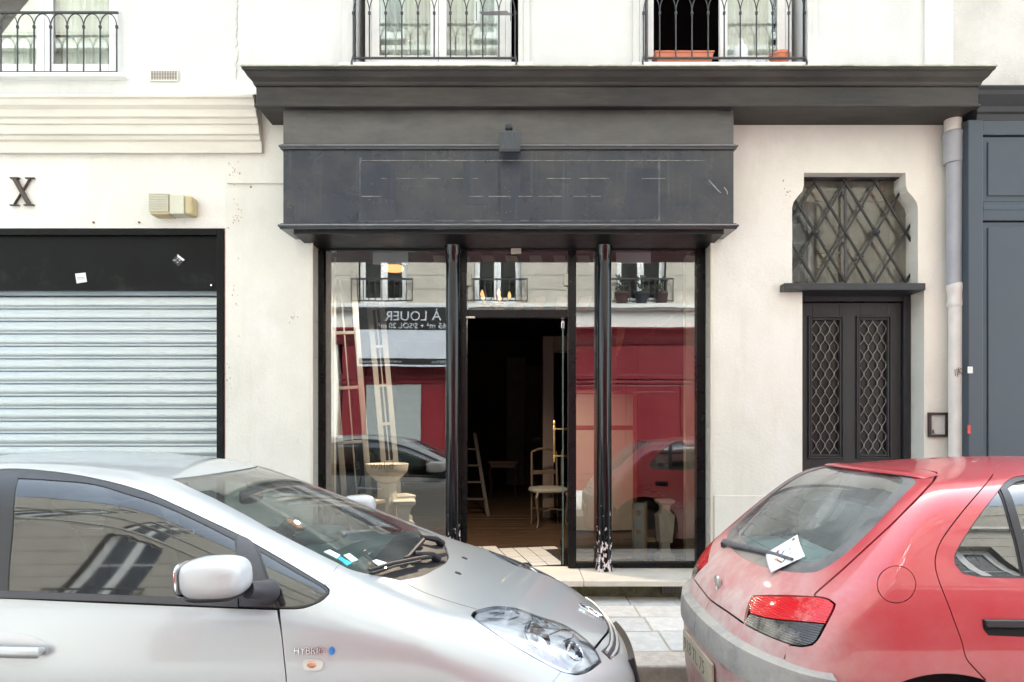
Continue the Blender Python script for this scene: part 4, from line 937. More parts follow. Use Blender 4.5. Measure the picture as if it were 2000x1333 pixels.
# plaster pedestal with bowl
M_plast = pm('aged_plaster', (.80, .73, .60), .85, var=.15, vs=10, bump=.02, bs=60, dirt=[((.70, .65, .56), .7, 6, (1, 1, 1), .5), ((.30, .24, .16), .5, 18, (1, 1, 1), .66)])
M_plastc = pm('pale_fluted_plaster', (.80, .76, .66), .85, var=.1, vs=8, bump=.01, bs=80)
pdx, pdy = X(756, .62), .62
pd = thing('plaster_pedestal', 'fluted plaster column with a wide bowl capital in the left shop window', 'pedestal', (pdx, pdy, FLZ))
ht = Z(906, pdy)-FLZ
MB(True).square_lathe([(.15, 0), (.15, .05), (.135, .06), (.13, .1)]).build('base', M_plast, pd, bevel=.008)
sh_t = Z(943, pdy)-FLZ
MB(True).lathe([(.105, .10), (.11, .13), (.094, .15), (.092, .17), (.090, sh_t-.06), (.088, sh_t-.04), (.094, sh_t-.03), (.095, sh_t)], n=96, flute=lambda a, h: 1-.055*max(0, math.cos(a*14))**.6 if .165 < h < sh_t-.05 else 1).build('fluted_shaft', M_plastc, pd)
MB(True).lathe([(.085, sh_t+.001), (.10, sh_t+.02), (.15, sh_t+.06), (.185, sh_t+.10), (.19, sh_t+.112), (.193, sh_t+.118), (.198, ht-.03), (.202, ht), (.18, ht), (.16, ht-.03), (.001, ht-.04)], n=72, flute=lambda a, h: 1-.02*(abs(math.sin(a*9)) < .12) if h < sh_t+.105 else 1).build('bowl', M_plast, pd)
def corbel(label, px, y, py_top, s_=1.0, rz=0):
    t = thing('plaster_corbel', label, 'corbel', (X(px, y), y, FLZ), R_(rz)); h = Z(py_top, y)-FLZ
    MB(True).square_lathe([(.085*s_, h-.055), (.10*s_, h-.04), (.105*s_, h-.01), (.10*s_, h)]).build('cap', M_plast, t, bevel=.012, seg=3)
    MB(True).square_lathe([(.072*s_, h*.0), (.072*s_, h*.30), (.066*s_, h*.34), (.074*s_, h*.40), (.078*s_, h*.48), (.050*s_, h*.62), (.048*s_, h*.72), (.062*s_, h*.86), (.084*s_, h-.056)]).build('scroll_body', M_plast, t, bevel=.01, seg=3)
    for sgn in (-1, 1):
        MB(True).lathe([(.001, -.05*s_), (.028*s_, -.05*s_), (.034*s_, -.04*s_), (.034*s_, .04*s_), (.028*s_, .05*s_), (.001, .05*s_)], (sgn*.062*s_, -.0, h*.60), 18, 'y').build('volute', M_plast, t)
    return t
corbel('plaster corbel with rolled top on the right of the fluted pedestal', 789, .50, 976, 1.0, 12)
corbel('broken plaster corbel standing left of the fluted pedestal', 721, .46, 975, 1.15, -20)
corbel('taller plaster corbel half hidden behind the fluted pedestal', 783, .85, 966, 1.1, 30)
# right window: rosette block and baluster
rx, ryy = X(1249, .48), .48
rbk = thing('rosette_block', 'tall narrow painted wood panel with three carved rosettes in the right window', 'ornament', (rx, ryy, FLZ), R_(-18))
M_blue = pm('pale_blue_old_paint', (.46, .49, .45), .7, var=.15, vs=9, dirt=[((.60, .48, .32), .8, 7, (1, 1, .6), .56)])
M_tan = pm('bare_tan_wood', (.55, .40, .24), .7, var=.2, vs=8, stretch=(3, 3, .4))
hh = Z(983, ryy)-FLZ
MB(True).box(-.055, .04, 0, .035, 0, hh).build('board', M_blue, rbk, bevel=.004)
MB(True).box(-.068, -.0555, -.01, .05, 0, hh).build('edge_strip', M_tan, rbk, bevel=.003); MB(True).box(.0405, .055, -.01, .13, 0, hh).build('edge_strip', M_tan, rbk, bevel=.003)
for f in (.16, .50, .83):
    MB(True).lathe([(.024, .002), (.026, -.008), (.018, -.014), (.013, -.006), (.009, -.012), (.001, -.016)], (-.008, 0, hh*f), 18, 'y').build('rosette', M_tan, rbk)
MB().box(rx+.03, rx+.17, ryy+.10, ryy+.20, FLZ+.16, FLZ+.19).build('wood_offcut', M_tan, None, label='small wood offcut wedged beside the rosette panel', cat='offcut')
by = .50
bst = thing('plaster_baluster', 'square fluted plaster baluster vase standing in the right shop window', 'baluster', (X(1298, by), by, FLZ), R_(6))
h = Z(976, by)-FLZ
MB(True).square_lathe([(.082, 0), (.082, .045), (.07, .06), (.05, .085), (.042, .13), (.042, h*.30)]).build('foot', M_plast, bst, bevel=.008)
MB(True).square_lathe([(.055, h*.30), (.062, h*.325), (.060, h*.36), (.076, h*.72), (.078, h*.745), (.066, h*.77)]).build('vase_body', M_plast, bst, bevel=.006)
for sgn in (-1, 1):
    for k in range(5): MB(True).bar((-.036+.018*k, -.0625-.0005, h*.39), ((-.036+.018*k)*1.25, -.0745, h*.69), .009, .006).build('flute', M_plast, bst, bevel=.002) if sgn < 0 else None
MB(True).square_lathe([(.066, h*.77), (.046, h*.81), (.040, h*.86), (.05, h*.92), (.078, h*.955), (.08, h)]).build('cap', M_plast, bst, bevel=.008)
# folding screen with pale panels and red-brown frame
scr_y = 2.2
M_scr = pm('red_brown_screen_wood', (.13, .034, .022), .5, var=.2, vs=5); M_scp = pm('buff_screen_panel', (.34, .30, .25), .7, var=.06, vs=4)
for i, (pa, pb, lab) in enumerate(((1112, 1168, 'red-framed folding screen leaf with buff panels beside the door post'), (1172, 1246, 'red-framed folding screen leaf with buff panels behind the right iron column'))):
    s_ = thing('folding_screen', lab, 'screen', (X((pa+pb)/2, scr_y), scr_y, FLZ), R_(10 if i else -10))
    wd = X(pb, scr_y)-X(pa, scr_y); h = Z(762, scr_y)-FLZ
    MB(True).box(-wd/2, -wd/2+.05, 0, .03, 0, h).box(wd/2-.05, wd/2, 0, .03, 0, h).box(-wd/2+.05, wd/2-.05, 0, .03, h-.05, h).box(-wd/2+.05, wd/2-.05, 0, .03, h*.72, h*.72+.05).build('frame', M_scr, s_, bevel=.004)
    MB(True).box(-wd/2+.05, wd/2-.05, .01, .022, h*.72+.05, h-.05).build('panel', M_scp, s_); MB(True).box(-wd/2+.05, wd/2-.05, .01, .022, .02, h*.72).build('panel', M_scp, s_)
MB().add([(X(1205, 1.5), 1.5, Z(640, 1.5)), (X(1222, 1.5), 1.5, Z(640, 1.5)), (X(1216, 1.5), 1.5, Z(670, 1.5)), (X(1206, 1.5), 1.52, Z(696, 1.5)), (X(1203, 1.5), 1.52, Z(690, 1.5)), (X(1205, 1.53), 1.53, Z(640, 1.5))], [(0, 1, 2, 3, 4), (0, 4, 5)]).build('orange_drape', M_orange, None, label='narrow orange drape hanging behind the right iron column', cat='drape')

# ------------------------------------------------------------------ on the upper window sill: planter, pot, bottle, cup
pb_ = thing('planter_box', 'long terracotta plastic planter on the upper sill behind the railing', 'planter', (X(1335), .02, zs))
MB().prism([(X(1284, .0), zs+.001), (X(1388, .0), zs+.001), (X(1393, 0), Z(104, 0)), (X(1279, 0), Z(104, 0))], 'y', -.02, .12).build('trough', M_terracotta, pb_, bevel=.006)
MB().box(X(1278, 0), X(1394, 0), -.028, .128, Z(105.5, 0), Z(102, 0)).build('rim', M_terracotta, pb_, bevel=.005)
fp = thing('flower_pot', 'round terracotta pot on the upper sill right of the white bottle', 'flower pot', (X(1526), .04, zs))
MB(True).lathe([(.001, .001), (.062, .001), (.082, .085), (.088, .088), (.090, .11), (.078, .112), (.07, .09), (.001, .088)], n=28).build('pot', M_terracotta, fp)
bo = thing('spray_bottle', 'white plastic bottle standing on the upper sill behind the railing', 'bottle', (X(1451), .06, zs))
M_wpl = pm('white_plastic', (.78, .78, .78), .4, var=.03)
MB(True).lathe([(.001, 0), (.058, 0), (.062, .01), (.062, .15), (.055, .18), (.03, .205), (.024, .21), (.001, .21)], n=24).build('body', M_wpl, bo)
MB(True).lathe([(.026, .208), (.026, .235), (.018, .24), (.012, .265), (.001, .268)], n=18).build('cap', M_wpl, bo)
cpz = thing('painted_cup', 'small white cup with blue pattern on the upper sill between bottle and pot', 'cup', (X(1492), .05, zs))
MB(True).lathe([(.001, 0), (.034, 0), (.042, .03), (.044, .07), (.04, .07), (.036, .03), (.001, .02)], n=20).build('bowl', pm('blue_white_glaze', (.72, .74, .78), .2, var=.03, dirt=[((.05, .09, .35), .95, 26, (1, 1, 1), .55)]), cpz)
dr = thing('drying_rack', 'thin wire drying rack clipped on the railing of the middle upper window', 'drying rack', (X(955), -.12, Z(38)))
wr = pm('rack_wire', (.20, .20, .21), .4, .6)
for k in range(5):
    MB().tube([(X(935+2*k, -.14), -.07-.03*k, Z(20+5.5*k, -.1)), (X(990+3*k, -.14), -.07-.03*k, Z(18+6*k, -.1))], .003, 6).build('wire', wr, dr)
for px in (930, 997): MB().tube([(X(px, -.1), -.06, Z(-2, -.1)), (X(px, -.1), -.065, Z(36, -.1))], .004, 6).build('hanger', wr, dr)

# ------------------------------------------------------------------ across the street (seen in the shop glass and the car windows)
OY = -8.8
ob = thing('opposite_building', 'stone building with a red painted shop front across the street, mirrored in the glass', 'building', (0, OY-.2, .125))
def Zr(py): return CAM_Z - (py - VPY)/88.5
def Xr(px): return (px - VPX)/88.5
M_ashlar = pm('warm_ashlar', (.46, .42, .355), .85, var=.14, vs=3, bump=.02, bs=50)
M_band = pm('pale_stone_band', (.66, .65, .61), .8, var=.08, vs=3)
M_redp = pm('red_shop_paint', (.17, .012, .018), .42, var=.10, vs=2, rvar=.05)
M_shutg = pm('grey_shutter_paint', (.28, .30, .29), .5, var=.08, vs=2, stretch=(1, 1, 8))
zled = Zr(594)
wins = [(Xr(700), Xr(793)), (Xr(925), Xr(1018)), (Xr(1205), Xr(1302)), (Xr(1500), Xr(1595)), (Xr(480), Xr(575)), (Xr(250), Xr(345))]
wins.sort()
OT = 10.5
def storey(z0, z1, wz0, wz1, hh):
    """courses of stone with recessed joints, interrupted by window openings"""
    edges = [-14] + [e for wn in wins for e in wn] + [14]
    m = MB(); z = z0
    while z < z1-.01:
        zt_ = min(z+hh, z1)
        for i in range(0, len(edges), 2):
            m.box(edges[i]+(.0 if i == 0 else .0), edges[i+1], OY-.3, OY, z+.006, zt_-.006)
        for i in range(1, len(edges)-1, 2):
            if zt_ <= wz0+.01 or z >= wz1-.01: m.box(edges[i]+.004, edges[i+1]-.004, OY-.3, OY, z+.006, zt_-.006)
        z = zt_
    m.build('ashlar_wall', M_ashlar, ob)
storey(zled, zled+2.88, zled, zled+2.24, .32)
storey(zled+2.98, zled+5.5, zled+3.3, zled+5.2, .32)
storey(zled+5.6, zled+8.6, zled+5.9, zled+7.9, .32)
storey(zled+8.6, zled+13.6, zled+9.0, zled+11.0, .32)
for b0, b1 in ((-14, 14),):
    e2 = [-14] + [e for wn in wins for e in wn] + [14]
    cm = MB()
    for i in range(0, len(e2), 2): cm.box(e2[i], e2[i+1], OY-.34, OY-.012, zled, zled+13.6)
    cm.build('wall_core', pm('joint_stone', (.33, .295, .245), .9), ob)
MB().box(-14, 14, OY-.3, OY+.10, zled+2.88, zled+2.98).build('string_course', M_band, ob)
MB().box(-14, 14, OY-.4, OY+.16, zled+5.5, zled+5.6).build('string_course', M_band, ob)
MB().box(-14, 14, OY-.4, OY+.20, zled+13.6, zled+13.85).build('eaves', M_band, ob)
MB().box(-14, 14, OY-.3, OY+.14, zled-.09, zled).box(-14, 14, OY-.3, OY+.09, zled-.14, zled-.09).build('ledge', M_band, ob)
MB().box(-14, 14, OY-.3, OY+.015, Zr(642), zled-.14).build('stone_band', M_band, ob)
for a, b in wins:
    for dz in (0, 3.3, 5.9, 9.0):
        casement(ob, a, b, zled+dz+.02, zled+dz+(2.24 if dz == 0 else 1.9), OY-.22, drapes=False)
    rl = MB().box(a-.15, b+.15, OY+.06, OY+.09, zled+.52, zled+.56).box(a-.15, b+.15, OY+.06, OY+.09, zled+.05, zled+.075).build('railing', M_iron, ob)
    for k in range(11):
        xx = a-.14+(b-a+.28)*k/10
        MB().box(xx-.009, xx+.009, OY+.066, OY+.084, zled+.075, zled+.52).build('baluster', M_iron, rl)
for i, (px, c) in enumerate(((1215, (.07, .035, .03)), (1253, (.03, .03, .04)), (1292, (.06, .03, .028)))):
    t = thing('window_flower_pot', ['red-brown pot', 'dark grey pot', 'brown pot'][i] + ' on the ledge across the street, mirrored in the right pane', 'flower pot', (Xr(px), OY+.02, zled))
    MB(True).lathe([(.001, 0), (.11, 0), (.15, .2), (.16, .2), (.16, .26), (.14, .26), (.001, .24)], n=16).build('pot', pm('pot_%d' % i, c, .7), t)
    lv = MB(True); random.seed(30+i)
    for k in range(26):
        a = random.uniform(0, 6.28); r = random.uniform(.02, .16); z_ = .26+random.uniform(0, .38)
        lv.bar((r*math.cos(a)*.4, r*math.sin(a)*.4, z_-.08), (r*math.cos(a), r*math.sin(a), z_), .035, .004)
    lv.build('leaves', pm('dusky_leaf', (.05, .07, .03), .8), t)
MB().box(-14, 14, OY-.8, OY-.6, .1, zled+13.85).build('dark_backing', M_room, ob)  # added dark slab that keeps the opposite windows dark inside
MB().box(-14, 14, OY-.6, OY-.3, zled+13.6, zled+13.8).build('roof', M_greyblue, ob)  # unseen roof strip, added to close off daylight behind those windows
# ground floor: red front from x=-3.9 to 7, grey shutter, pilasters and panels
gz = Zr(642)
MB().box(-14, -4.06, OY-.3, OY, .1, gz).build('stone_ground_wall', M_band, ob)
MB().box(-3.95, 8, OY-.3, OY+.03, .1, gz).build('red_carcass', M_redp, ob)
MB().box(8.01, 14, OY-.3, OY, .1, gz).build('stone_ground_wall', M_band, ob)
pr = [(OY, gz-.36), (OY+.06, gz-.36), (OY+.08, gz-.30), (OY+.14, gz-.22), (OY+.18, gz-.08), (OY+.24, gz-.04), (OY+.24, gz-.002), (OY, gz-.002)]
MB().prism(pr, 'x', -4.1, 8.1).build('red_cornice', M_redp, ob, bevel=.004)
MB().box(-4.0, 8, OY+.031, OY+.06, gz-1.12, gz-1.02).box(-4.0, 8, OY+.031, OY+.05, gz-1.22, gz-1.16).build('red_architrave', M_redp, ob, bevel=.005)
MB().box(Xr(716), Xr(822), OY+.032, OY+.07, .12, gz-1.24).build('grey_shutter', M_shutg, ob)
x = Xr(822)+.02
for wd in (.5, 1.15, 1.05, .5, 1.3, 1.2, .5, 1.0):
    q = MB().box(x, x+wd-.04, OY+.031, OY+.05, .35, gz-1.26).build('red_panel', M_redp, ob, bevel=.008)
    MB().box(x+.1, x+wd-.14, OY+.051, OY+.065, .5, gz-1.4).build('raised_field', M_redp, q, bevel=.01); x += wd
MB().box(Xr(690), Xr(714), OY+.031, OY+.09, .1, gz-.37).build('pilaster', M_redp, ob, bevel=.006)
# to-let banner fixed on the red front
bn = thing('to_let_banner', 'black and white to-let banner on the red shop front, mirrored in the left pane', 'banner', (Xr(805), OY+.27, Zr(720)))
bx0, bx1, bz0, bz1 = Xr(703), Xr(917), Zr(718), Zr(601)
by_ = OY+.30
M_bwhite = pm('banner_white', (.50, .53, .57), .5, var=.04); M_bblack = pm('banner_black', (.018, .018, .018), .4)
MB().box(bx0, bx1, by_-.02, by_, bz0, bz1).build('sheet', M_bwhite, bn)
H_ = bz1-bz0; e = .04
MB().box(bx0+e, bx1-e, by_, by_+.002, bz1-e-H_*.37, bz1-e).build('top_field', M_bblack, bn)
MB().box(bx0+e, bx1-e, by_, by_+.002, bz0+e, bz0+e+H_*.10).build('bottom_field', M_bblack, bn)
RB = (R_(90), 0, R_(180))
def btext(s_, size, px, z_, mat, nm, align='LEFT', sx=1.0): return text(nm, s_, size, mat, bn, Vector((px, by_+.004, z_)) - bn.location, RB, .001, align, sx)
xm_ = (bx0+bx1)/2
btext('À LOUER', .30, xm_, bz1-e-.29, M_bwhite, 'lettering', 'CENTER')
btext('65 m² + S/SOL 20 m²', .165, xm_-.02, bz1-e-H_*.345, M_bwhite, 'lettering', 'CENTER', 1.02)
btext('www.location-prime.com', .085, bx0+.09, bz0+e+.035, M_bwhite, 'lettering', 'RIGHT', 1.0)
btext('Colomb 75008 Paris', .085, bx1-.12, bz0+e+.035, M_bwhite, 'lettering', 'LEFT', .98)

# ---- smooth car bodies: a body is where F(p) <= 0, from a side, a top and an end profile ----
def nspline(xs, ys):
    """natural cubic spline with straight ends"""
    xs = np.array(xs, float); ys = np.array(ys, float)
    o = np.argsort(xs); xs = xs[o]; ys = ys[o]
    n = len(xs); h = np.diff(xs)
    A = np.zeros((n, n)); b = np.zeros(n); A[0, 0] = A[-1, -1] = 1
    for i in range(1, n - 1):
        A[i, i-1] = h[i-1]; A[i, i] = 2*(h[i-1]+h[i]); A[i, i+1] = h[i]
        b[i] = 6*((ys[i+1]-ys[i])/h[i] - (ys[i]-ys[i-1])/h[i-1])
    m = np.linalg.solve(A, b)
    def f(x):
        x = np.asarray(x, float)
        i = np.clip(np.searchsorted(xs, x) - 1, 0, n - 2)
        xc = np.clip(x, xs[0], xs[-1])
        t0 = xs[i+1] - xc; t1 = xc - xs[i]; hh = h[i]
        v = m[i]*t0**3/(6*hh) + m[i+1]*t1**3/(6*hh) + (ys[i]/hh - m[i]*hh/6)*t0 + (ys[i+1]/hh - m[i+1]*hh/6)*t1
        s0 = (ys[1]-ys[0])/h[0] - h[0]*m[1]/6
        s1 = (ys[-1]-ys[-2])/h[-1] + h[-1]*m[-2]/6
        return v + np.where(x < xs[0], s0*(x-xs[0]), 0) + np.where(x > xs[-1], s1*(x-xs[-1]), 0)
    return f

def smax(a, b, k):
    h = np.maximum(k - np.abs(a-b), 0)/k
    return np.maximum(a, b) + h*h*k/4

class Car:
    """profiles in car coordinates: x along the car, y across, z up from the road"""
    def __init__(s, top, drop, width, side, ends, k=.14, kend=.12):
        s.top = nspline(*zip(*top)); s.drop = nspline(*zip(*drop)); s.width = nspline(*zip(*width))
        s.side = nspline(*zip(*side)); s.ends = ends; s.k = k; s.kend = kend
    def F(s, p):
        x, y, z = p[..., 0], np.abs(p[..., 1]), p[..., 2]
        q = (y/.7)**2
        zt = s.top(x) - s.drop(x)*q
        sl = (s.top(x+.01) - s.top(x-.01))/.02
        ft = (z - zt)/np.sqrt(1+sl*sl)
        fs = y - s.width(x) - s.side(z)
        f = smax(fs, ft, s.k)
        for sign, prof, a, b in s.ends:
            xe = prof(z) - sign*(a*y*y + b*y**4)
            f = smax(f, sign*(x - xe), s.kend)
        return f
    def hit(s, o, d, far=4.0, n=240):
        """first point of rays o + t d on the body; NaN-free: misses give the nearest approach"""
        t = np.linspace(0, far, n)
        P = o[:, None, :] + t[None, :, None]*d[:, None, :]
        f = s.F(P)
        ins = f < 0
        has = ins.any(1)
        i = np.where(has, ins.argmax(1), f.argmin(1))
        lo = t[np.maximum(i-1, 0)]; hi = t[i]
        for _ in range(26):
            m = (lo+hi)/2
            fm = s.F(o + m[:, None]*d)
            lo = np.where(fm > 0, m, lo); hi = np.where(fm > 0, hi, m)
        tt = np.where(has, (lo+hi)/2, t[i])
        return o + tt[:, None]*d, has
    def normal(s, p):
        e = 2e-3; g = np.zeros_like(p)
        for k in range(3):
            q = p.copy(); q[:, k] += e; r = p.copy(); r[:, k] -= e
            g[:, k] = s.F(q) - s.F(r)
        return g/np.maximum(np.linalg.norm(g, axis=1, keepdims=True), 1e-9)

def end_profile(pts): return nspline(*zip(*pts))

SILVER = Car(
    top=[(-4.45, .95), (-4.25, 1.07), (-3.9, 1.21), (-3.4, 1.355), (-2.9, 1.445), (-2.5, 1.463), (-2.2, 1.443), (-1.95, 1.402),
         (-1.7, 1.312), (-1.4, 1.188), (-1.1, 1.055), (-.86, .950), (-.7, .893), (-.5, .828), (-.3, .756), (-.13, .676), (-.03, .61)],
    drop=[(-4.4, .06), (-3, .075), (-2.2, .075), (-1.6, .06), (-1.1, .045), (-.6, .012), (0, .0)],
    width=[(-4.45, .72), (-4.1, .80), (-3.4, .85), (-2.2, .8625), (-1.3, .8615), (-.9, .848), (-.6, .82), (-.3, .76), (0, .66)],
    side=[(.15, -.06), (.3, -.028), (.48, -.006), (.62, 0), (.78, -.008), (.9, -.032), (.98, -.064), (1.1, -.120), (1.25, -.193), (1.38, -.258), (1.5, -.32)],
    kend=.09, ends=[(1, end_profile([(.15, -.10), (.3, -.03), (.42, -.003), (.52, -.012), (.60, -.045), (.67, -.10), (.77, -.205), (.9, -.41)]), .30, .66),
          (-1, end_profile([(.2, -4.36), (.5, -4.45), (.8, -4.43), (1.1, -4.40)]), .25, .3)], k=.15)

def red_car(bump=0.0):
    return Car(
    top=[(.02, .70), (.10, .800), (.17, .876), (.27, .975), (.40, 1.090), (.55, 1.217), (.68, 1.318), (.78, 1.374), (.95, 1.403), (1.3, 1.430), (1.8, 1.432), (2.15, 1.395),
         (2.5, 1.275), (2.8, 1.115), (3.1, .985), (3.5, .90), (3.85, .80), (4.03, .66)],
    drop=[(.1, .03), (.5, .045), (1.2, .07), (2.2, .07), (3.0, .06), (4, .06)],
    width=[(0, .735), (.2, .785), (.45, .825), (.85, .845), (2.5, .848), (3.2, .835), (3.7, .78), (4.03, .66)],
    side=[(.15, -.07), (.3, -.03), (.48, -.006), (.62, 0), (.76, -.004), (.9, -.02), (1.0, -.046), (1.1, -.092), (1.25, -.172), (1.4, -.26)],
    ends=[(-1, end_profile([(.15, .11), (.3, .08), (.5, .07), (.62, .066), (.74, .080), (.83, .105), (.9, .15), (1.0, .25)]), .14, .28),
          (1, end_profile([(.2, 3.93), (.45, 4.02), (.6, 4.0), (.8, 3.85)]), .3, .4)], k=.11, kend=.08)
RED = red_car()

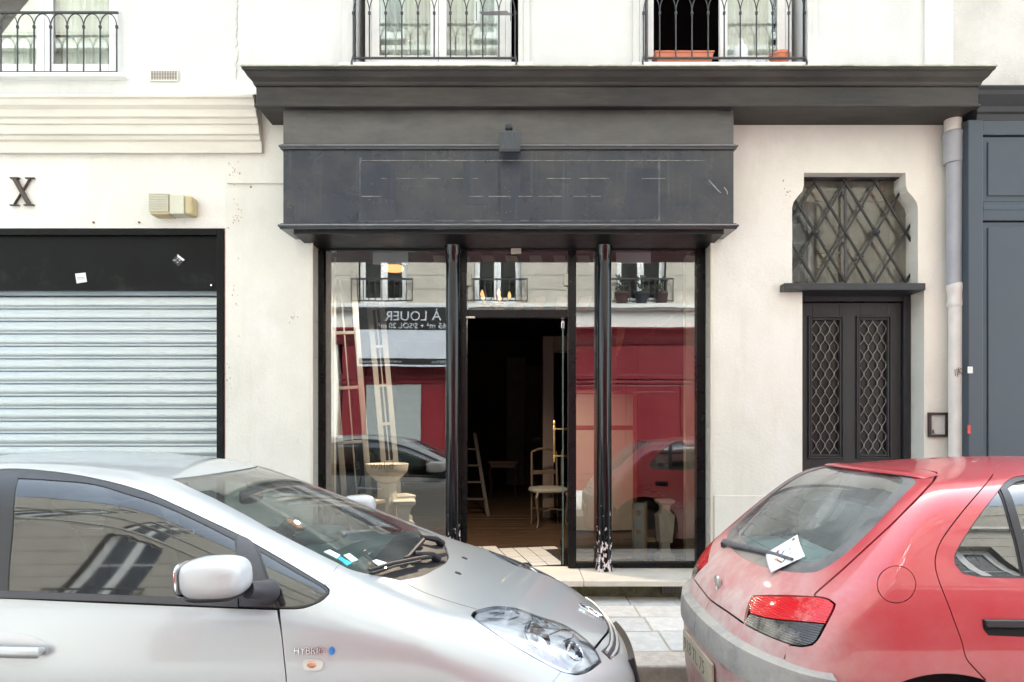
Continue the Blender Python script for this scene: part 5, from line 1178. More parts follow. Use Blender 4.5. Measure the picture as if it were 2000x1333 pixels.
# outlines of the body panels, metres in car coordinates (x along, y across, z up)
SILVER_LINES = {
  'surround': [(-2.57,-0.507,1.412),(-2.353,-0.515,1.402),(-2.151,-0.546,1.374),(-1.967,-0.579,1.332),(-1.814,-0.61,1.277),(-1.665,-0.638,1.217),(-1.579,-0.654,1.182),(-1.505,-0.672,1.148),(-1.374,-0.706,1.086),(-1.223,-0.746,1.011),(-1.205,-0.756,0.997),(-1.203,-0.769,0.984),(-1.225,-0.79,0.964),(-1.282,-0.809,0.945),(-1.368,-0.814,0.943),(-1.506,-0.814,0.948),(-2.348,-0.798,0.979),(-2.9,-0.79,0.985),(-3.4,-0.777,1.0),(-3.72,-0.744,1.05),(-3.8,-0.683,1.12),(-3.6,-0.618,1.22),(-3.2,-0.591,1.31),(-2.8,-0.571,1.365)],
  'front_glass': [(-2.462,-0.558,1.381),(-2.342,-0.562,1.375),(-2.164,-0.57,1.359),(-2.024,-0.598,1.326),(-1.877,-0.619,1.285),(-1.729,-0.646,1.228),(-1.576,-0.678,1.163),(-1.554,-0.716,1.121),(-1.53,-0.761,1.056),(-1.51,-0.801,0.977),(-1.719,-0.8,0.982),(-1.99,-0.795,0.99),(-2.33,-0.788,1.002),(-2.349,-0.758,1.065),(-2.399,-0.671,1.245)],
  'rear_glass': [(-2.52,-0.595,1.35),(-2.8,-0.603,1.335),(-3.1,-0.63,1.285),(-3.28,-0.652,1.24),(-3.3,-0.765,1.03),(-2.9,-0.777,1.015),(-2.5,-0.787,1.0)],
  'rear_quarter_glass': [(-3.36,-0.661,1.22),(-3.55,-0.689,1.16),(-3.7,-0.723,1.09),(-3.62,-0.749,1.05),(-3.38,-0.761,1.035)],
  'sail': [(-1.576,-0.654,1.181),(-1.51,-0.672,1.15),(-1.373,-0.812,0.948),(-1.503,-0.813,0.95)],
  'quarter_glass': [(-1.476,-0.695,1.123),(-1.298,-0.738,1.038),(-1.23,-0.753,1.006),(-1.214,-0.763,0.993),(-1.243,-0.793,0.965),(-1.29,-0.806,0.953),(-1.363,-0.811,0.951)],
  'belt': [(-1.51,-0.801,0.977),(-1.505,-0.814,0.948),(-1.713,-0.811,0.956),(-1.984,-0.806,0.966),(-2.347,-0.799,0.977),(-2.9,-0.79,0.987),(-2.9,-0.779,1.01),(-2.355,-0.788,1.001),(-1.99,-0.796,0.989),(-1.718,-0.8,0.981)],
  'fender': [(-1.203,-0.626,1.061),(-1.223,-0.746,1.011),(-1.205,-0.756,0.997),(-1.203,-0.769,0.984),(-1.225,-0.79,0.964),(-1.282,-0.809,0.945),(-1.363,-0.814,0.943),(-1.345,-0.841,0.862),(-1.329,-0.856,0.762),(-1.323,-0.86,0.705),(-1.325,-0.848,0.4),(-1.31,-0.816,0.215),(-1.216,-0.814,0.214),(-1.229,-0.83,0.286),(-1.227,-0.841,0.359),(-1.209,-0.849,0.43),(-1.177,-0.854,0.495),(-1.132,-0.856,0.553),(-1.076,-0.856,0.6),(-1.011,-0.854,0.635),(-0.941,-0.85,0.655),(-0.868,-0.846,0.66),(-0.795,-0.841,0.65),(-0.727,-0.835,0.625),(-0.665,-0.828,0.586),(-0.612,-0.819,0.535),(-0.405,-0.711,0.649),(-0.372,-0.67,0.673),(-0.479,-0.699,0.739),(-0.577,-0.705,0.8),(-0.676,-0.686,0.86),(-0.704,-0.665,0.877),(-0.701,-0.621,0.879),(-0.683,-0.574,0.876),(-0.791,-0.575,0.908),(-0.889,-0.573,0.941),(-0.941,-0.559,0.961),(-0.99,-0.546,0.982),(-1.101,-0.609,1.021),(-1.15,-0.63,1.039)],
  'front_door': [(-1.37,-0.815,0.941),(-1.505,-0.815,0.946),(-1.983,-0.807,0.963),(-2.347,-0.799,0.977),(-2.43,-0.799,0.975),(-2.45,-0.86,0.6),(-2.43,-0.816,0.215),(-1.32,-0.817,0.215),(-1.335,-0.848,0.4),(-1.323,-0.86,0.705),(-1.329,-0.856,0.762),(-1.345,-0.841,0.862)],
  'rear_door': [(-2.44,-0.799,0.975),(-2.9,-0.792,0.982),(-3.38,-0.778,0.998),(-3.4,-0.831,0.85),(-3.402,-0.85,0.646),(-3.342,-0.851,0.606),(-3.291,-0.85,0.556),(-3.25,-0.848,0.498),(-3.22,-0.843,0.432),(-3.204,-0.835,0.363),(-3.2,-0.808,0.215),(-2.44,-0.816,0.215),(-2.46,-0.86,0.6)],
  'rear_quarter': [(-3.39,-0.778,0.998),(-3.73,-0.743,1.05),(-3.81,-0.681,1.12),(-3.9,-0.639,1.13),(-4.1,-0.644,1.06),(-4.25,-0.622,0.97),(-4.3,-0.625,0.7),(-4.3,-0.603,0.4),(-4.2,-0.677,0.25),(-3.235,-0.815,0.249),(-3.23,-0.828,0.321),(-3.24,-0.838,0.393),(-3.264,-0.845,0.46),(-3.301,-0.848,0.522),(-3.351,-0.85,0.575),(-3.41,-0.85,0.616),(-3.476,-0.849,0.644),(-3.547,-0.847,0.658),(-3.619,-0.845,0.658),(-3.689,-0.842,0.643),(-3.755,-0.839,0.613),(-3.41,-0.831,0.85)],
  'pillar_rail': [(-2.57,-0.507,1.412),(-2.353,-0.515,1.402),(-2.151,-0.546,1.374),(-1.967,-0.579,1.332),(-1.814,-0.61,1.277),(-1.665,-0.638,1.217),(-1.579,-0.654,1.182),(-1.505,-0.672,1.148),(-1.374,-0.706,1.086),(-1.223,-0.746,1.011),(-1.203,-0.626,1.061),(-1.331,-0.604,1.117),(-1.479,-0.572,1.182),(-1.603,-0.532,1.238),(-1.729,-0.497,1.292),(-1.83,-0.477,1.332),(-1.927,-0.45,1.367),(-2.1,-0.47,1.397),(-2.5,-0.5,1.414),(-3.0,-0.51,1.384),(-3.6,-0.48,1.27),(-4.0,-0.46,1.149),(-4.05,-0.625,1.09),(-3.85,-0.658,1.13),(-3.6,-0.615,1.222),(-3.2,-0.589,1.312),(-2.8,-0.568,1.367)],
  'windshield_half': [(-1.927,-0.45,1.367),(-1.83,-0.477,1.332),(-1.729,-0.497,1.292),(-1.603,-0.532,1.238),(-1.479,-0.572,1.182),(-1.331,-0.604,1.117),(-1.189,-0.635,1.054),(-1.101,-0.609,1.021)],
  'cowl_half': [(-1.101,-0.609,1.021),(-1.043,-0.415,1.014),(-1.019,-0.275,1.012)],
  'hoodrear_half': [(-0.99,-0.546,0.982),(-0.928,-0.399,0.967),(-0.893,-0.235,0.96),(-0.871,-0.109,0.954)],
  'hoodside': [(-0.99,-0.546,0.982),(-0.941,-0.559,0.961),(-0.889,-0.573,0.941),(-0.791,-0.575,0.908),(-0.683,-0.574,0.876)],
  'hoodlight': [(-0.683,-0.574,0.876),(-0.618,-0.467,0.861),(-0.54,-0.41,0.838),(-0.439,-0.423,0.805),(-0.35,-0.412,0.773),(-0.272,-0.436,0.729),(-0.226,-0.455,0.692)],
  'hoodfront': [(-0.226,-0.455,0.692),(-0.182,-0.324,0.686),(-0.132,-0.129,0.662)],
  'headlight': [(-0.702,-0.664,0.876),(-0.698,-0.612,0.879),(-0.683,-0.577,0.876),(-0.618,-0.474,0.86),(-0.54,-0.417,0.838),(-0.439,-0.431,0.805),(-0.35,-0.419,0.773),(-0.272,-0.441,0.729),(-0.227,-0.458,0.691),(-0.205,-0.501,0.652),(-0.273,-0.6,0.646),(-0.317,-0.638,0.652),(-0.372,-0.669,0.675),(-0.479,-0.697,0.74),(-0.577,-0.703,0.801),(-0.676,-0.684,0.861)],
  'hl_turn': [(-0.516,-0.692,0.773),(-0.44,-0.643,0.759),(-0.382,-0.631,0.724),(-0.334,-0.631,0.679),(-0.321,-0.635,0.661),(-0.368,-0.663,0.678)],
  'bumper_half': [(-0.373,-0.671,0.672),(-0.317,-0.641,0.649),(-0.273,-0.603,0.643),(-0.203,-0.503,0.649),(-0.223,-0.46,0.687),(-0.176,-0.322,0.681),(-0.1,-0.02,0.637),(-0.093,0.0,0.63),(-0.008,0.0,0.5),(-0.014,0.0,0.35),(-0.065,0.0,0.22),(-0.097,-0.3,0.22),(-0.181,-0.5,0.22),(-0.5,-0.755,0.22),(-0.54,-0.767,0.225),(-0.531,-0.778,0.288),(-0.532,-0.79,0.351),(-0.546,-0.8,0.413),(-0.57,-0.809,0.472),(-0.604,-0.818,0.525),(-0.405,-0.711,0.649)],
  'repeater': [(-1.262,-0.853,0.78),(-1.233,-0.852,0.783),(-1.203,-0.852,0.778),(-1.197,-0.853,0.766),(-1.204,-0.855,0.749),(-1.231,-0.856,0.746),(-1.259,-0.856,0.749),(-1.265,-0.855,0.765)],
  'handle_recess': [(-2.139,-0.85,0.814),(-2.143,-0.853,0.799),(-2.159,-0.854,0.785),(-2.184,-0.855,0.774),(-2.218,-0.856,0.764),(-2.257,-0.856,0.758),(-2.3,-0.856,0.756),(-2.343,-0.856,0.758),(-2.383,-0.855,0.764),(-2.418,-0.854,0.773),(-2.446,-0.852,0.785),(-2.464,-0.85,0.799),(-2.471,-0.848,0.813),(-2.467,-0.846,0.828),(-2.453,-0.844,0.842),(-2.428,-0.841,0.853),(-2.396,-0.84,0.862),(-2.356,-0.838,0.868),(-2.314,-0.838,0.87),(-2.27,-0.839,0.868),(-2.229,-0.841,0.863),(-2.193,-0.843,0.854),(-2.165,-0.845,0.842),(-2.146,-0.848,0.829)],
  'handle_pts': [(-2.466,-0.846,0.825),(-2.309,-0.849,0.815),(-2.16,-0.851,0.812)],
  'badge': [(-1.301,-0.851,0.799)],
  'wiper_near': [(-1.101,-0.609,1.021),(-1.05,-0.455,1.014),(-0.978,-0.255,0.995),(-0.884,0.041,0.959)],
  'wiper_far': [(-1.009,-0.267,1.008),(-1.004,-0.057,1.011),(-1.003,0.146,1.009)],
  'wiper_hub': [(-0.863,0.126,0.95),(-0.938,0.475,0.966)],
  'nozzle': [(-0.781,0.042,0.92)],
  'st1': [(-1.277,-0.572,1.1),(-1.266,-0.53,1.1),(-1.222,-0.539,1.08),(-1.223,-0.584,1.075)],
  'st2': [(-1.22,-0.584,1.074),(-1.219,-0.55,1.078),(-1.194,-0.561,1.066),(-1.198,-0.594,1.064)],
  'st3': [(-1.197,-0.596,1.063),(-1.194,-0.561,1.066),(-1.169,-0.564,1.055),(-1.179,-0.609,1.054)],
  'st4': [(-1.213,-0.529,1.078),(-1.201,-0.483,1.077),(-1.159,-0.512,1.056),(-1.172,-0.559,1.057)],
  'st5': [(-1.116,-0.462,1.042),(-1.106,-0.425,1.041),(-1.055,-0.407,1.02),(-1.082,-0.488,1.025)],
}
RED_LINES = {
  'hatch_edge': [(0.968,-0.304,1.392),(0.941,-0.363,1.386),(0.895,-0.431,1.376),(0.845,-0.497,1.363),(0.807,-0.534,1.348),(0.768,-0.562,1.327),(0.731,-0.583,1.302),(0.668,-0.607,1.255),(0.607,-0.622,1.205),(0.52,-0.632,1.132),(0.431,-0.638,1.053),(0.373,-0.638,1.003),(0.317,-0.637,0.953),(0.311,-0.645,0.943)],
  'hatch_top': [(0.943,-0.145,1.4),(0.895,-0.011,1.399)],
  'rear_window': [(0.77,0.078,1.369),(0.806,-0.179,1.379),(0.828,-0.351,1.374),(0.811,-0.437,1.362),(0.782,-0.482,1.348),(0.688,-0.537,1.29),(0.563,-0.575,1.185),(0.456,-0.584,1.09),(0.394,-0.57,1.039),(0.362,-0.548,1.016),(0.331,-0.488,0.999),(0.294,-0.361,0.98),(0.272,-0.221,0.968)],
  'taillight': [(0.184,-0.347,0.87),(0.208,-0.414,0.889),(0.312,-0.647,0.944),(0.341,-0.698,0.947),(0.35,-0.726,0.938),(0.342,-0.736,0.922),(0.305,-0.748,0.867),(0.277,-0.75,0.816),(0.262,-0.742,0.797),(0.239,-0.718,0.783),(0.209,-0.674,0.775),(0.13,-0.417,0.773),(0.131,-0.406,0.78),(0.163,-0.361,0.842)],
  'tl_div': [(0.151,-0.414,0.816),(0.186,-0.546,0.833),(0.246,-0.669,0.858),(0.309,-0.748,0.872)],
  'hatch_low': [(0.209,-0.411,0.89),(0.185,-0.344,0.872),(0.165,-0.356,0.845),(0.129,-0.405,0.776)],
  'hatch_bottom': [(0.129,-0.405,0.776),(0.113,-0.231,0.777),(0.104,-0.064,0.771)],
  'bumper_top': [(0.088,-0.201,0.717),(0.118,-0.452,0.718),(0.151,-0.573,0.711),(0.191,-0.665,0.704),(0.232,-0.734,0.7),(0.432,-0.822,0.71)],
  'quarter': [(0.978,-0.309,1.393),(1.094,-0.294,1.402),(1.245,-0.298,1.414),(1.157,-0.403,1.397),(0.9,-0.638,1.295),(0.763,-0.707,1.185),(0.717,-0.734,1.131),(0.697,-0.757,1.085),(0.696,-0.784,1.027),(0.719,-0.818,0.923),(0.742,-0.831,0.84),(0.762,-0.839,0.768),(0.98,-0.845,0.545),(0.997,-0.847,0.575),(0.95,-0.847,0.626),(0.895,-0.846,0.667),(0.833,-0.844,0.698),(0.766,-0.841,0.717),(0.697,-0.839,0.725),(0.628,-0.836,0.72),(0.561,-0.833,0.703),(0.498,-0.829,0.675),(0.441,-0.824,0.635),(0.392,-0.818,0.587),(0.352,-0.81,0.53),(0.37,-0.813,0.55),(0.232,-0.733,0.704),(0.193,-0.668,0.709),(0.198,-0.66,0.761),(0.209,-0.675,0.772),(0.238,-0.719,0.781),(0.263,-0.744,0.795),(0.279,-0.753,0.817),(0.308,-0.751,0.867),(0.344,-0.738,0.922),(0.353,-0.728,0.938),(0.342,-0.696,0.949),(0.315,-0.648,0.947),(0.318,-0.641,0.951),(0.373,-0.643,1.001),(0.431,-0.642,1.052),(0.52,-0.636,1.13),(0.607,-0.626,1.204),(0.668,-0.611,1.254),(0.731,-0.587,1.3),(0.768,-0.567,1.325),(0.806,-0.539,1.346),(0.842,-0.506,1.361),(0.891,-0.443,1.374),(0.935,-0.377,1.384)],
  'rear_door': [(1.244,-0.312,1.412),(1.157,-0.403,1.397),(0.9,-0.638,1.295),(0.763,-0.707,1.185),(0.717,-0.734,1.131),(0.697,-0.757,1.085),(0.696,-0.784,1.027),(0.719,-0.818,0.923),(0.742,-0.831,0.84),(0.762,-0.839,0.768),(0.985,-0.845,0.545),(1.014,-0.847,0.57),(1.038,-0.846,0.532),(1.058,-0.843,0.491),(1.074,-0.84,0.449),(1.084,-0.836,0.404),(1.1,-0.799,0.22),(1.87,-0.803,0.22),(1.89,-0.852,0.6),(1.87,-0.807,1.0),(1.8,-0.681,1.25),(1.74,-0.584,1.36)],
  'door_window': [(1.056,-0.58,1.348),(1.099,-0.547,1.367),(1.159,-0.511,1.382),(1.203,-0.5,1.387),(1.25,-0.605,1.34),(1.45,-0.596,1.352),(1.66,-0.602,1.348),(1.74,-0.708,1.2),(1.79,-0.786,1.05),(1.2,-0.79,1.035),(0.994,-0.784,1.042),(0.845,-0.78,1.046),(0.785,-0.773,1.056),(0.766,-0.759,1.085),(0.772,-0.744,1.114),(0.813,-0.72,1.161),(0.911,-0.672,1.252)],
  'quarter_light': [(1.037,-0.595,1.338),(1.029,-0.626,1.312),(1.017,-0.667,1.263),(1.007,-0.725,1.159),(0.992,-0.779,1.053),(0.847,-0.777,1.052),(0.793,-0.771,1.062),(0.773,-0.758,1.087),(0.78,-0.745,1.113),(0.819,-0.721,1.161),(0.911,-0.675,1.247)],
  'door_glass': [(1.072,-0.587,1.345),(1.134,-0.551,1.367),(1.174,-0.539,1.374),(1.25,-0.621,1.325),(1.62,-0.624,1.328),(1.74,-0.781,1.06),(1.2,-0.783,1.05),(1.018,-0.775,1.061)],
  'divider': [(1.045,-0.59,1.341),(1.076,-0.573,1.353),(1.051,-0.668,1.263),(1.04,-0.725,1.16),(1.027,-0.778,1.056),(0.995,-0.779,1.053),(1.011,-0.725,1.159),(1.021,-0.667,1.263)],
  'fuel': [(0.614,-0.783,1.021),(0.608,-0.789,1.005),(0.598,-0.794,0.991),(0.585,-0.798,0.978),(0.57,-0.8,0.968),(0.553,-0.8,0.961),(0.535,-0.8,0.959),(0.518,-0.798,0.961),(0.503,-0.795,0.966),(0.491,-0.791,0.976),(0.484,-0.783,0.988),(0.482,-0.774,1.002),(0.485,-0.763,1.017),(0.492,-0.754,1.032),(0.503,-0.746,1.047),(0.517,-0.742,1.06),(0.532,-0.741,1.07),(0.548,-0.743,1.078),(0.564,-0.747,1.081),(0.58,-0.752,1.079),(0.594,-0.757,1.074),(0.605,-0.763,1.064),(0.612,-0.769,1.052),(0.615,-0.776,1.037)],
  'handle': [(0.819,-0.823,0.91),(0.959,-0.825,0.909),(0.977,-0.83,0.884),(0.963,-0.834,0.851),(0.835,-0.832,0.856),(0.819,-0.828,0.879)],
  'front_door': [(1.89,-0.807,1.0),(1.81,-0.681,1.25),(1.76,-0.583,1.36),(1.9,-0.567,1.365),(2.1,-0.599,1.33),(2.35,-0.683,1.22),(2.6,-0.757,1.08),(2.75,-0.798,0.985),(2.85,-0.822,0.9),(2.87,-0.829,0.4),(2.85,-0.793,0.22),(1.89,-0.803,0.22),(1.91,-0.852,0.6)],
  'front_window': [(1.83,-0.786,1.05),(1.79,-0.708,1.2),(1.78,-0.625,1.325),(1.95,-0.614,1.33),(2.12,-0.654,1.28),(2.4,-0.742,1.13),(2.55,-0.785,1.04)],
  'front_fender': [(2.86,-0.822,0.9),(2.77,-0.798,0.98),(3.1,-0.725,0.92),(3.5,-0.647,0.85),(3.75,-0.557,0.76),(3.75,-0.722,0.5),(3.65,-0.778,0.45),(3.608,-0.796,0.505),(3.56,-0.808,0.571),(3.5,-0.817,0.625),(3.43,-0.824,0.666),(3.353,-0.828,0.691),(3.273,-0.832,0.7),(3.192,-0.834,0.692),(3.115,-0.837,0.668),(3.044,-0.839,0.628),(2.983,-0.839,0.574),(2.935,-0.837,0.51),(2.901,-0.832,0.436),(2.883,-0.823,0.357),(2.881,-0.807,0.276),(2.88,-0.793,0.22),(2.88,-0.838,0.5)],
  'sillbar': [(1.17,-0.384,1.4),(1.253,-0.287,1.415)],
  'emblem': [(0.132,0.075,0.818)],
  'wiper': [(0.281,0.326,0.97),(0.287,0.141,0.985),(0.311,-0.11,1.007),(0.33,-0.301,1.017),(0.343,-0.388,1.021)],
  'flyer': [(0.425,-0.222,1.104),(0.376,-0.42,1.047),(0.269,-0.348,0.958),(0.311,-0.174,1.006)],
  'fly_spots': [(0.344,-0.225,1.033),(0.355,-0.248,1.042),(0.323,-0.285,1.012),(0.314,-0.371,0.997),(0.335,-0.377,1.015),(0.346,-0.304,1.031),(0.353,-0.303,1.037),(0.393,-0.24,1.076),(0.402,-0.245,1.083)],
}

# ------------------------------------------------------------------ building panels on a car body
def unit(v): v = np.array(v, float); return v/np.linalg.norm(v)
class Chart:
    def __init__(s, d):
        s.d = unit(d); up = np.array([0, 0, 1.0]) if abs(s.d[2]) < .9 else np.array([1.0, 0, 0])
        s.e1 = unit(np.cross(up, s.d)); s.e2 = np.cross(s.d, s.e1)
    def to2(s, P): P = np.asarray(P, float); return np.stack([P@s.e1, P@s.e2], -1)
    def lift(s, car, q, c0):
        o = q[:, :1]*s.e1 + q[:, 1:]*s.e2 + (c0@s.d - 1.3)*s.d
        P, h = car.hit(o, np.repeat(s.d[None], len(q), 0), far=2.8, n=200)
        return P
CH_SIDE = Chart((0, .85, -.527)); CH_TOP = Chart((0, 0, -1)); CH_NOSE = Chart((-.8, .5, -.33)); CH_LAMP = Chart((-.6, .5, -.62))
CH_TAIL = Chart((1, 0, 0)); CH_HATCH = Chart((.9, 0, -.43)); CH_TLAMP = Chart((.72, .68, -.12)); CH_RBUMP = Chart((.74, .67, 0)); CH_WS = Chart((-.45, 0, -.89))

def smooth_loop(q, step, corner=38):
    """closed loop through q: rounded where it turns gently, sharp at corners; evenly resampled"""
    n = len(q); out = []
    def turn(i):
        a = q[i]-q[i-1]; b = q[(i+1) % n]-q[i]
        return abs(math.degrees(math.atan2(a[0]*b[1]-a[1]*b[0], a@b)))
    cr = [turn(i) > corner for i in range(n)]
    for i in range(n):
        p0, p1, p2, p3 = q[i-1], q[i], q[(i+1) % n], q[(i+2) % n]
        L = np.linalg.norm(p2-p1)
        if L < 1e-6: continue
        m1 = (p2-p1) if cr[i] else (p2-p0)*L/(np.linalg.norm(p1-p0)+L)
        m2 = (p2-p1) if cr[(i+1) % n] else (p3-p1)*L/(np.linalg.norm(p3-p2)+L)
        k = max(1, int(math.ceil(L/step)))
        for j in range(k):
            t = j/k; out.append((2*t**3-3*t*t+1)*p1 + (t**3-2*t*t+t)*m1 + (-2*t**3+3*t*t)*p2 + (t**3-t*t)*m2)
    return np.array(out)

def area2(q): return np.sum(q[:, 0]*np.roll(q[:, 1], -1) - q[:, 1]*np.roll(q[:, 0], -1))
def inset_loop(q, d):
    if abs(d) < 1e-9: return q
    t = np.roll(q, -1, 0) - np.roll(q, 1, 0); t /= np.maximum(np.linalg.norm(t, axis=1, keepdims=True), 1e-9)
    n = np.stack([-t[:, 1], t[:, 0]], 1)*(1 if area2(q) > 0 else -1)
    return q + n*d
def inside(pts, poly):
    x, y = pts[:, 0], pts[:, 1]; r = np.zeros(len(pts), bool); j = len(poly)-1
    for i in range(len(poly)):
        xi, yi, xj, yj = *poly[i], *poly[j]
        if yi != yj:
            c = ((yi > y) != (yj > y)) & (x < (xj-xi)*(y-yi)/(yj-yi)+xi); r ^= c
        j = i
    return r
def near_loop(pts, poly, d):
    a = poly; b = np.roll(poly, -1, 0); ab = b-a; L = np.maximum((ab**2).sum(1), 1e-12)
    t = np.clip(((pts[:, None]-a[None])*ab[None]).sum(2)/L[None], 0, 1)
    return (((a[None]+t[..., None]*ab[None]-pts[:, None])**2).sum(2).min(1)) < d*d

def patch(car, loop3, chart, step=.028, inset=.002, holes=(), off=0.0, lip=.012, corner=38, hole_inset=0.0, lift_holes=True):
    """vertices, normals and faces of one panel"""
    L3 = np.array(loop3, float); c0 = L3.mean(0)
    q = inset_loop(smooth_loop(chart.to2(L3), step*.6, corner), inset)
    hs = [inset_loop(smooth_loop(chart.to2(np.array(h, float)), step*.6, corner), hole_inset) for h in holes]
    loops = [q]+hs
    lo, hi = q.min(0), q.max(0)
    gx, gy = np.meshgrid(np.arange(lo[0], hi[0], step), np.arange(lo[1], hi[1], step)); g = np.stack([gx.ravel(), gy.ravel()], 1)
    g = g[inside(g, q)]
    for l_ in loops: 
        if len(g): g = g[~near_loop(g, l_, step*.45)]
    for h in hs:
        if len(g): g = g[~inside(g, h)]
    V = np.concatenate(loops+[g]); E_ = []; k = 0
    for l_ in loops: E_ += [(k+i, k+(i+1) % len(l_)) for i in range(len(l_))]; k += len(l_)
    v2, e2, f2, _, _, _ = delaunay_2d_cdt([Vector(p) for p in V], E_, [], 0, 1e-6)
    v2 = np.array([(p.x, p.y) for p in v2])
    f = np.array([t for t in f2 if len(t) == 3]); cen = v2[f].mean(1)
    ok = inside(cen, q)
    for h in hs: ok &= ~inside(cen, h)
    f = f[ok]
    used = np.unique(f); mp_ = -np.ones(len(v2), int); mp_[used] = np.arange(len(used)); f = mp_[f]; v2 = v2[used]
    P = chart.lift(car, v2, c0); N = car.normal(P)
    tri = np.cross(P[f[:, 1]]-P[f[:, 0]], P[f[:, 2]]-P[f[:, 0]])
    flip = (tri*N[f[:, 0]]).sum(1) < 0; f[flip] = f[flip][:, ::-1]
    P = P + N*off
    verts = [tuple(p) for p in P]; nrm = [tuple(n) for n in N]; faces = [tuple(int(i) for i in t) for t in f]
    if lip:
        # turn every open edge inwards so that the panel has thickness
        from collections import Counter
        cnt = Counter(); dirn = {}
        for t in faces:
            for a, b in ((t[0], t[1]), (t[1], t[2]), (t[2], t[0])):
                cnt[(min(a, b), max(a, b))] += 1; dirn[(min(a, b), max(a, b))] = (a, b)
        for key, c in cnt.items():
            if c == 1:
                a, b = dirn[key]; pa, pb = P[a], P[b]; qa, qb = pa-N[a]*lip, pb-N[b]*lip
                en = np.cross(N[a], pb-pa); l_ = np.linalg.norm(en)
                en = -en/l_ if l_ > 1e-9 else N[a]
                k = len(verts); verts += [tuple(pa), tuple(pb), tuple(qb), tuple(qa)]; nrm += [tuple(en)]*4
                faces.append((k+1, k, k+3, k+2))
    return verts, nrm, faces

def panel_obj(name, parts, mat, parent, label=None, mirror=False):
    """one mesh from several (verts, normals, faces), shaded with the body's own normals"""
    V, N, F = [], [], []
    for v, n, f in parts:
        k = len(V); V += v; N += n; F += [tuple(i+k for i in t) for t in f]
    if mirror:
        V = [(a, -b, c) for a, b, c in V]; N = [(a, -b, c) for a, b, c in N]; F = [t[::-1] for t in F]
    me = bpy.data.meshes.new(name); me.from_pydata(V, [], F)
    me.polygons.foreach_set('use_smooth', [True]*len(me.polygons)); me.update()
    me.normals_split_custom_set_from_vertices(N)
    me.materials.append(mat)
    o = bpy.data.objects.new(name, me); link(o, parent)
    if label: o['label'] = label
    return o
def mir(part):
    v, n, f = part
    return [(a, -b, c) for a, b, c in v], [(a, -b, c) for a, b, c in n], [t[::-1] for t in f]
def full(half):
    """close a half outline (running from the centre line round the near side back to the centre line) by its mirror image"""
    h = [tuple(p) for p in half]
    return h + [(a, -b, c) for a, b, c in h[::-1] if abs(b) > 1e-3]
def on_top(car, x, y, up=0.0):
    P, _ = car.hit(np.array([[x, y, 1.9]]), np.array([[0, 0, -1.0]]), 1.9, 300); n = car.normal(P); return Vector(P[0]+n[0]*up), Vector(n[0])
def on_side(car, x, z, up=0.0):
    P, _ = car.hit(np.array([[x, -1.4, z]]), np.array([[0, 1.0, 0]]), 1.4, 300); n = car.normal(P); return Vector(P[0]+n[0]*up), Vector(n[0])
def on_end(car, y, z, sg, up=0.0):
    P, _ = car.hit(np.array([[-.7*sg, y, z]]), np.array([[1.0*sg, 0, 0]]), 1.6, 300); n = car.normal(P); return Vector(P[0]+n[0]*up), Vector(n[0])

# ------------------------------------------------------------------ car materials
def paint(name, col, metal, rough, dust=None, spots=None):
    m = bpy.data.materials.new(name); m.use_nodes = True; n = m.node_tree.nodes; l = m.node_tree.links; b = n['Principled BSDF']
    b.inputs['Metallic'].default_value = metal; b.inputs['Roughness'].default_value = rough
    b.inputs['Coat Weight'].default_value = .8; b.inputs['Coat Roughness'].default_value = .05
    tc = n.new('ShaderNodeTexCoord'); nz = n.new('ShaderNodeTexNoise'); nz.inputs['Scale'].default_value = 5; nz.inputs['Detail'].default_value = 9; nz.inputs['Roughness'].default_value = .68
    l.new(tc.outputs['Object'], nz.inputs['Vector'])
    dustc, masks, base_amt = dust
    sx = n.new('ShaderNodeSeparateXYZ'); l.new(tc.outputs['Object'], sx.inputs[0])
    tot = None
    for ax, v0, v1, amt in masks:          # dried road dirt thrown up at the ends and along the sills
        mr = n.new('ShaderNodeMapRange'); mr.interpolation_type = 'SMOOTHSTEP'; mr.inputs[1].default_value = v0; mr.inputs[2].default_value = v1; mr.inputs[3].default_value = amt; mr.inputs[4].default_value = 0
        l.new(sx.outputs[ax], mr.inputs[0])
        if tot is None: tot = mr.outputs[0]
        else:
            ad = n.new('ShaderNodeMath'); ad.operation = 'MAXIMUM'; l.new(tot, ad.inputs[0]); l.new(mr.outputs[0], ad.inputs[1]); tot = ad.outputs[0]
    ad = n.new('ShaderNodeMath'); ad.operation = 'ADD'; ad.inputs[1].default_value = base_amt
    if tot is not None: l.new(tot, ad.inputs[0])
    else: ad.inputs[0].default_value = 0
    nr = n.new('ShaderNodeMapRange'); nr.inputs[1].default_value = .3; nr.inputs[2].default_value = .72; nr.inputs[3].default_value = .45; nr.inputs[4].default_value = 1.25; l.new(nz.outputs['Fac'], nr.inputs[0])
    mu = n.new('ShaderNodeMath'); mu.operation = 'MULTIPLY'; mu.use_clamp = True; l.new(ad.outputs[0], mu.inputs[0]); l.new(nr.outputs[0], mu.inputs[1])
    mx = n.new('ShaderNodeMix'); mx.data_type = 'RGBA'; mx.inputs[6].default_value = (*col, 1); mx.inputs[7].default_value = (*dustc, 1)
    l.new(mu.outputs[0], mx.inputs[0]); l.new(mx.outputs[2], b.inputs['Base Color'])
    cw = n.new('ShaderNodeMapRange'); cw.inputs[3].default_value = .85; cw.inputs[4].default_value = .05; l.new(mu.outputs[0], cw.inputs[0]); l.new(cw.outputs[0], b.inputs['Coat Weight'])
    rw = n.new('ShaderNodeMapRange'); rw.inputs[3].default_value = rough; rw.inputs[4].default_value = .7; l.new(mu.outputs[0], rw.inputs[0]); l.new(rw.outputs[0], b.inputs['Roughness'])
    return m
M_silver = paint('silver_paint', (.455, .487, .50), .30, .28, ((.50, .48, .45), [(2, .25, .75, .35)], .05))
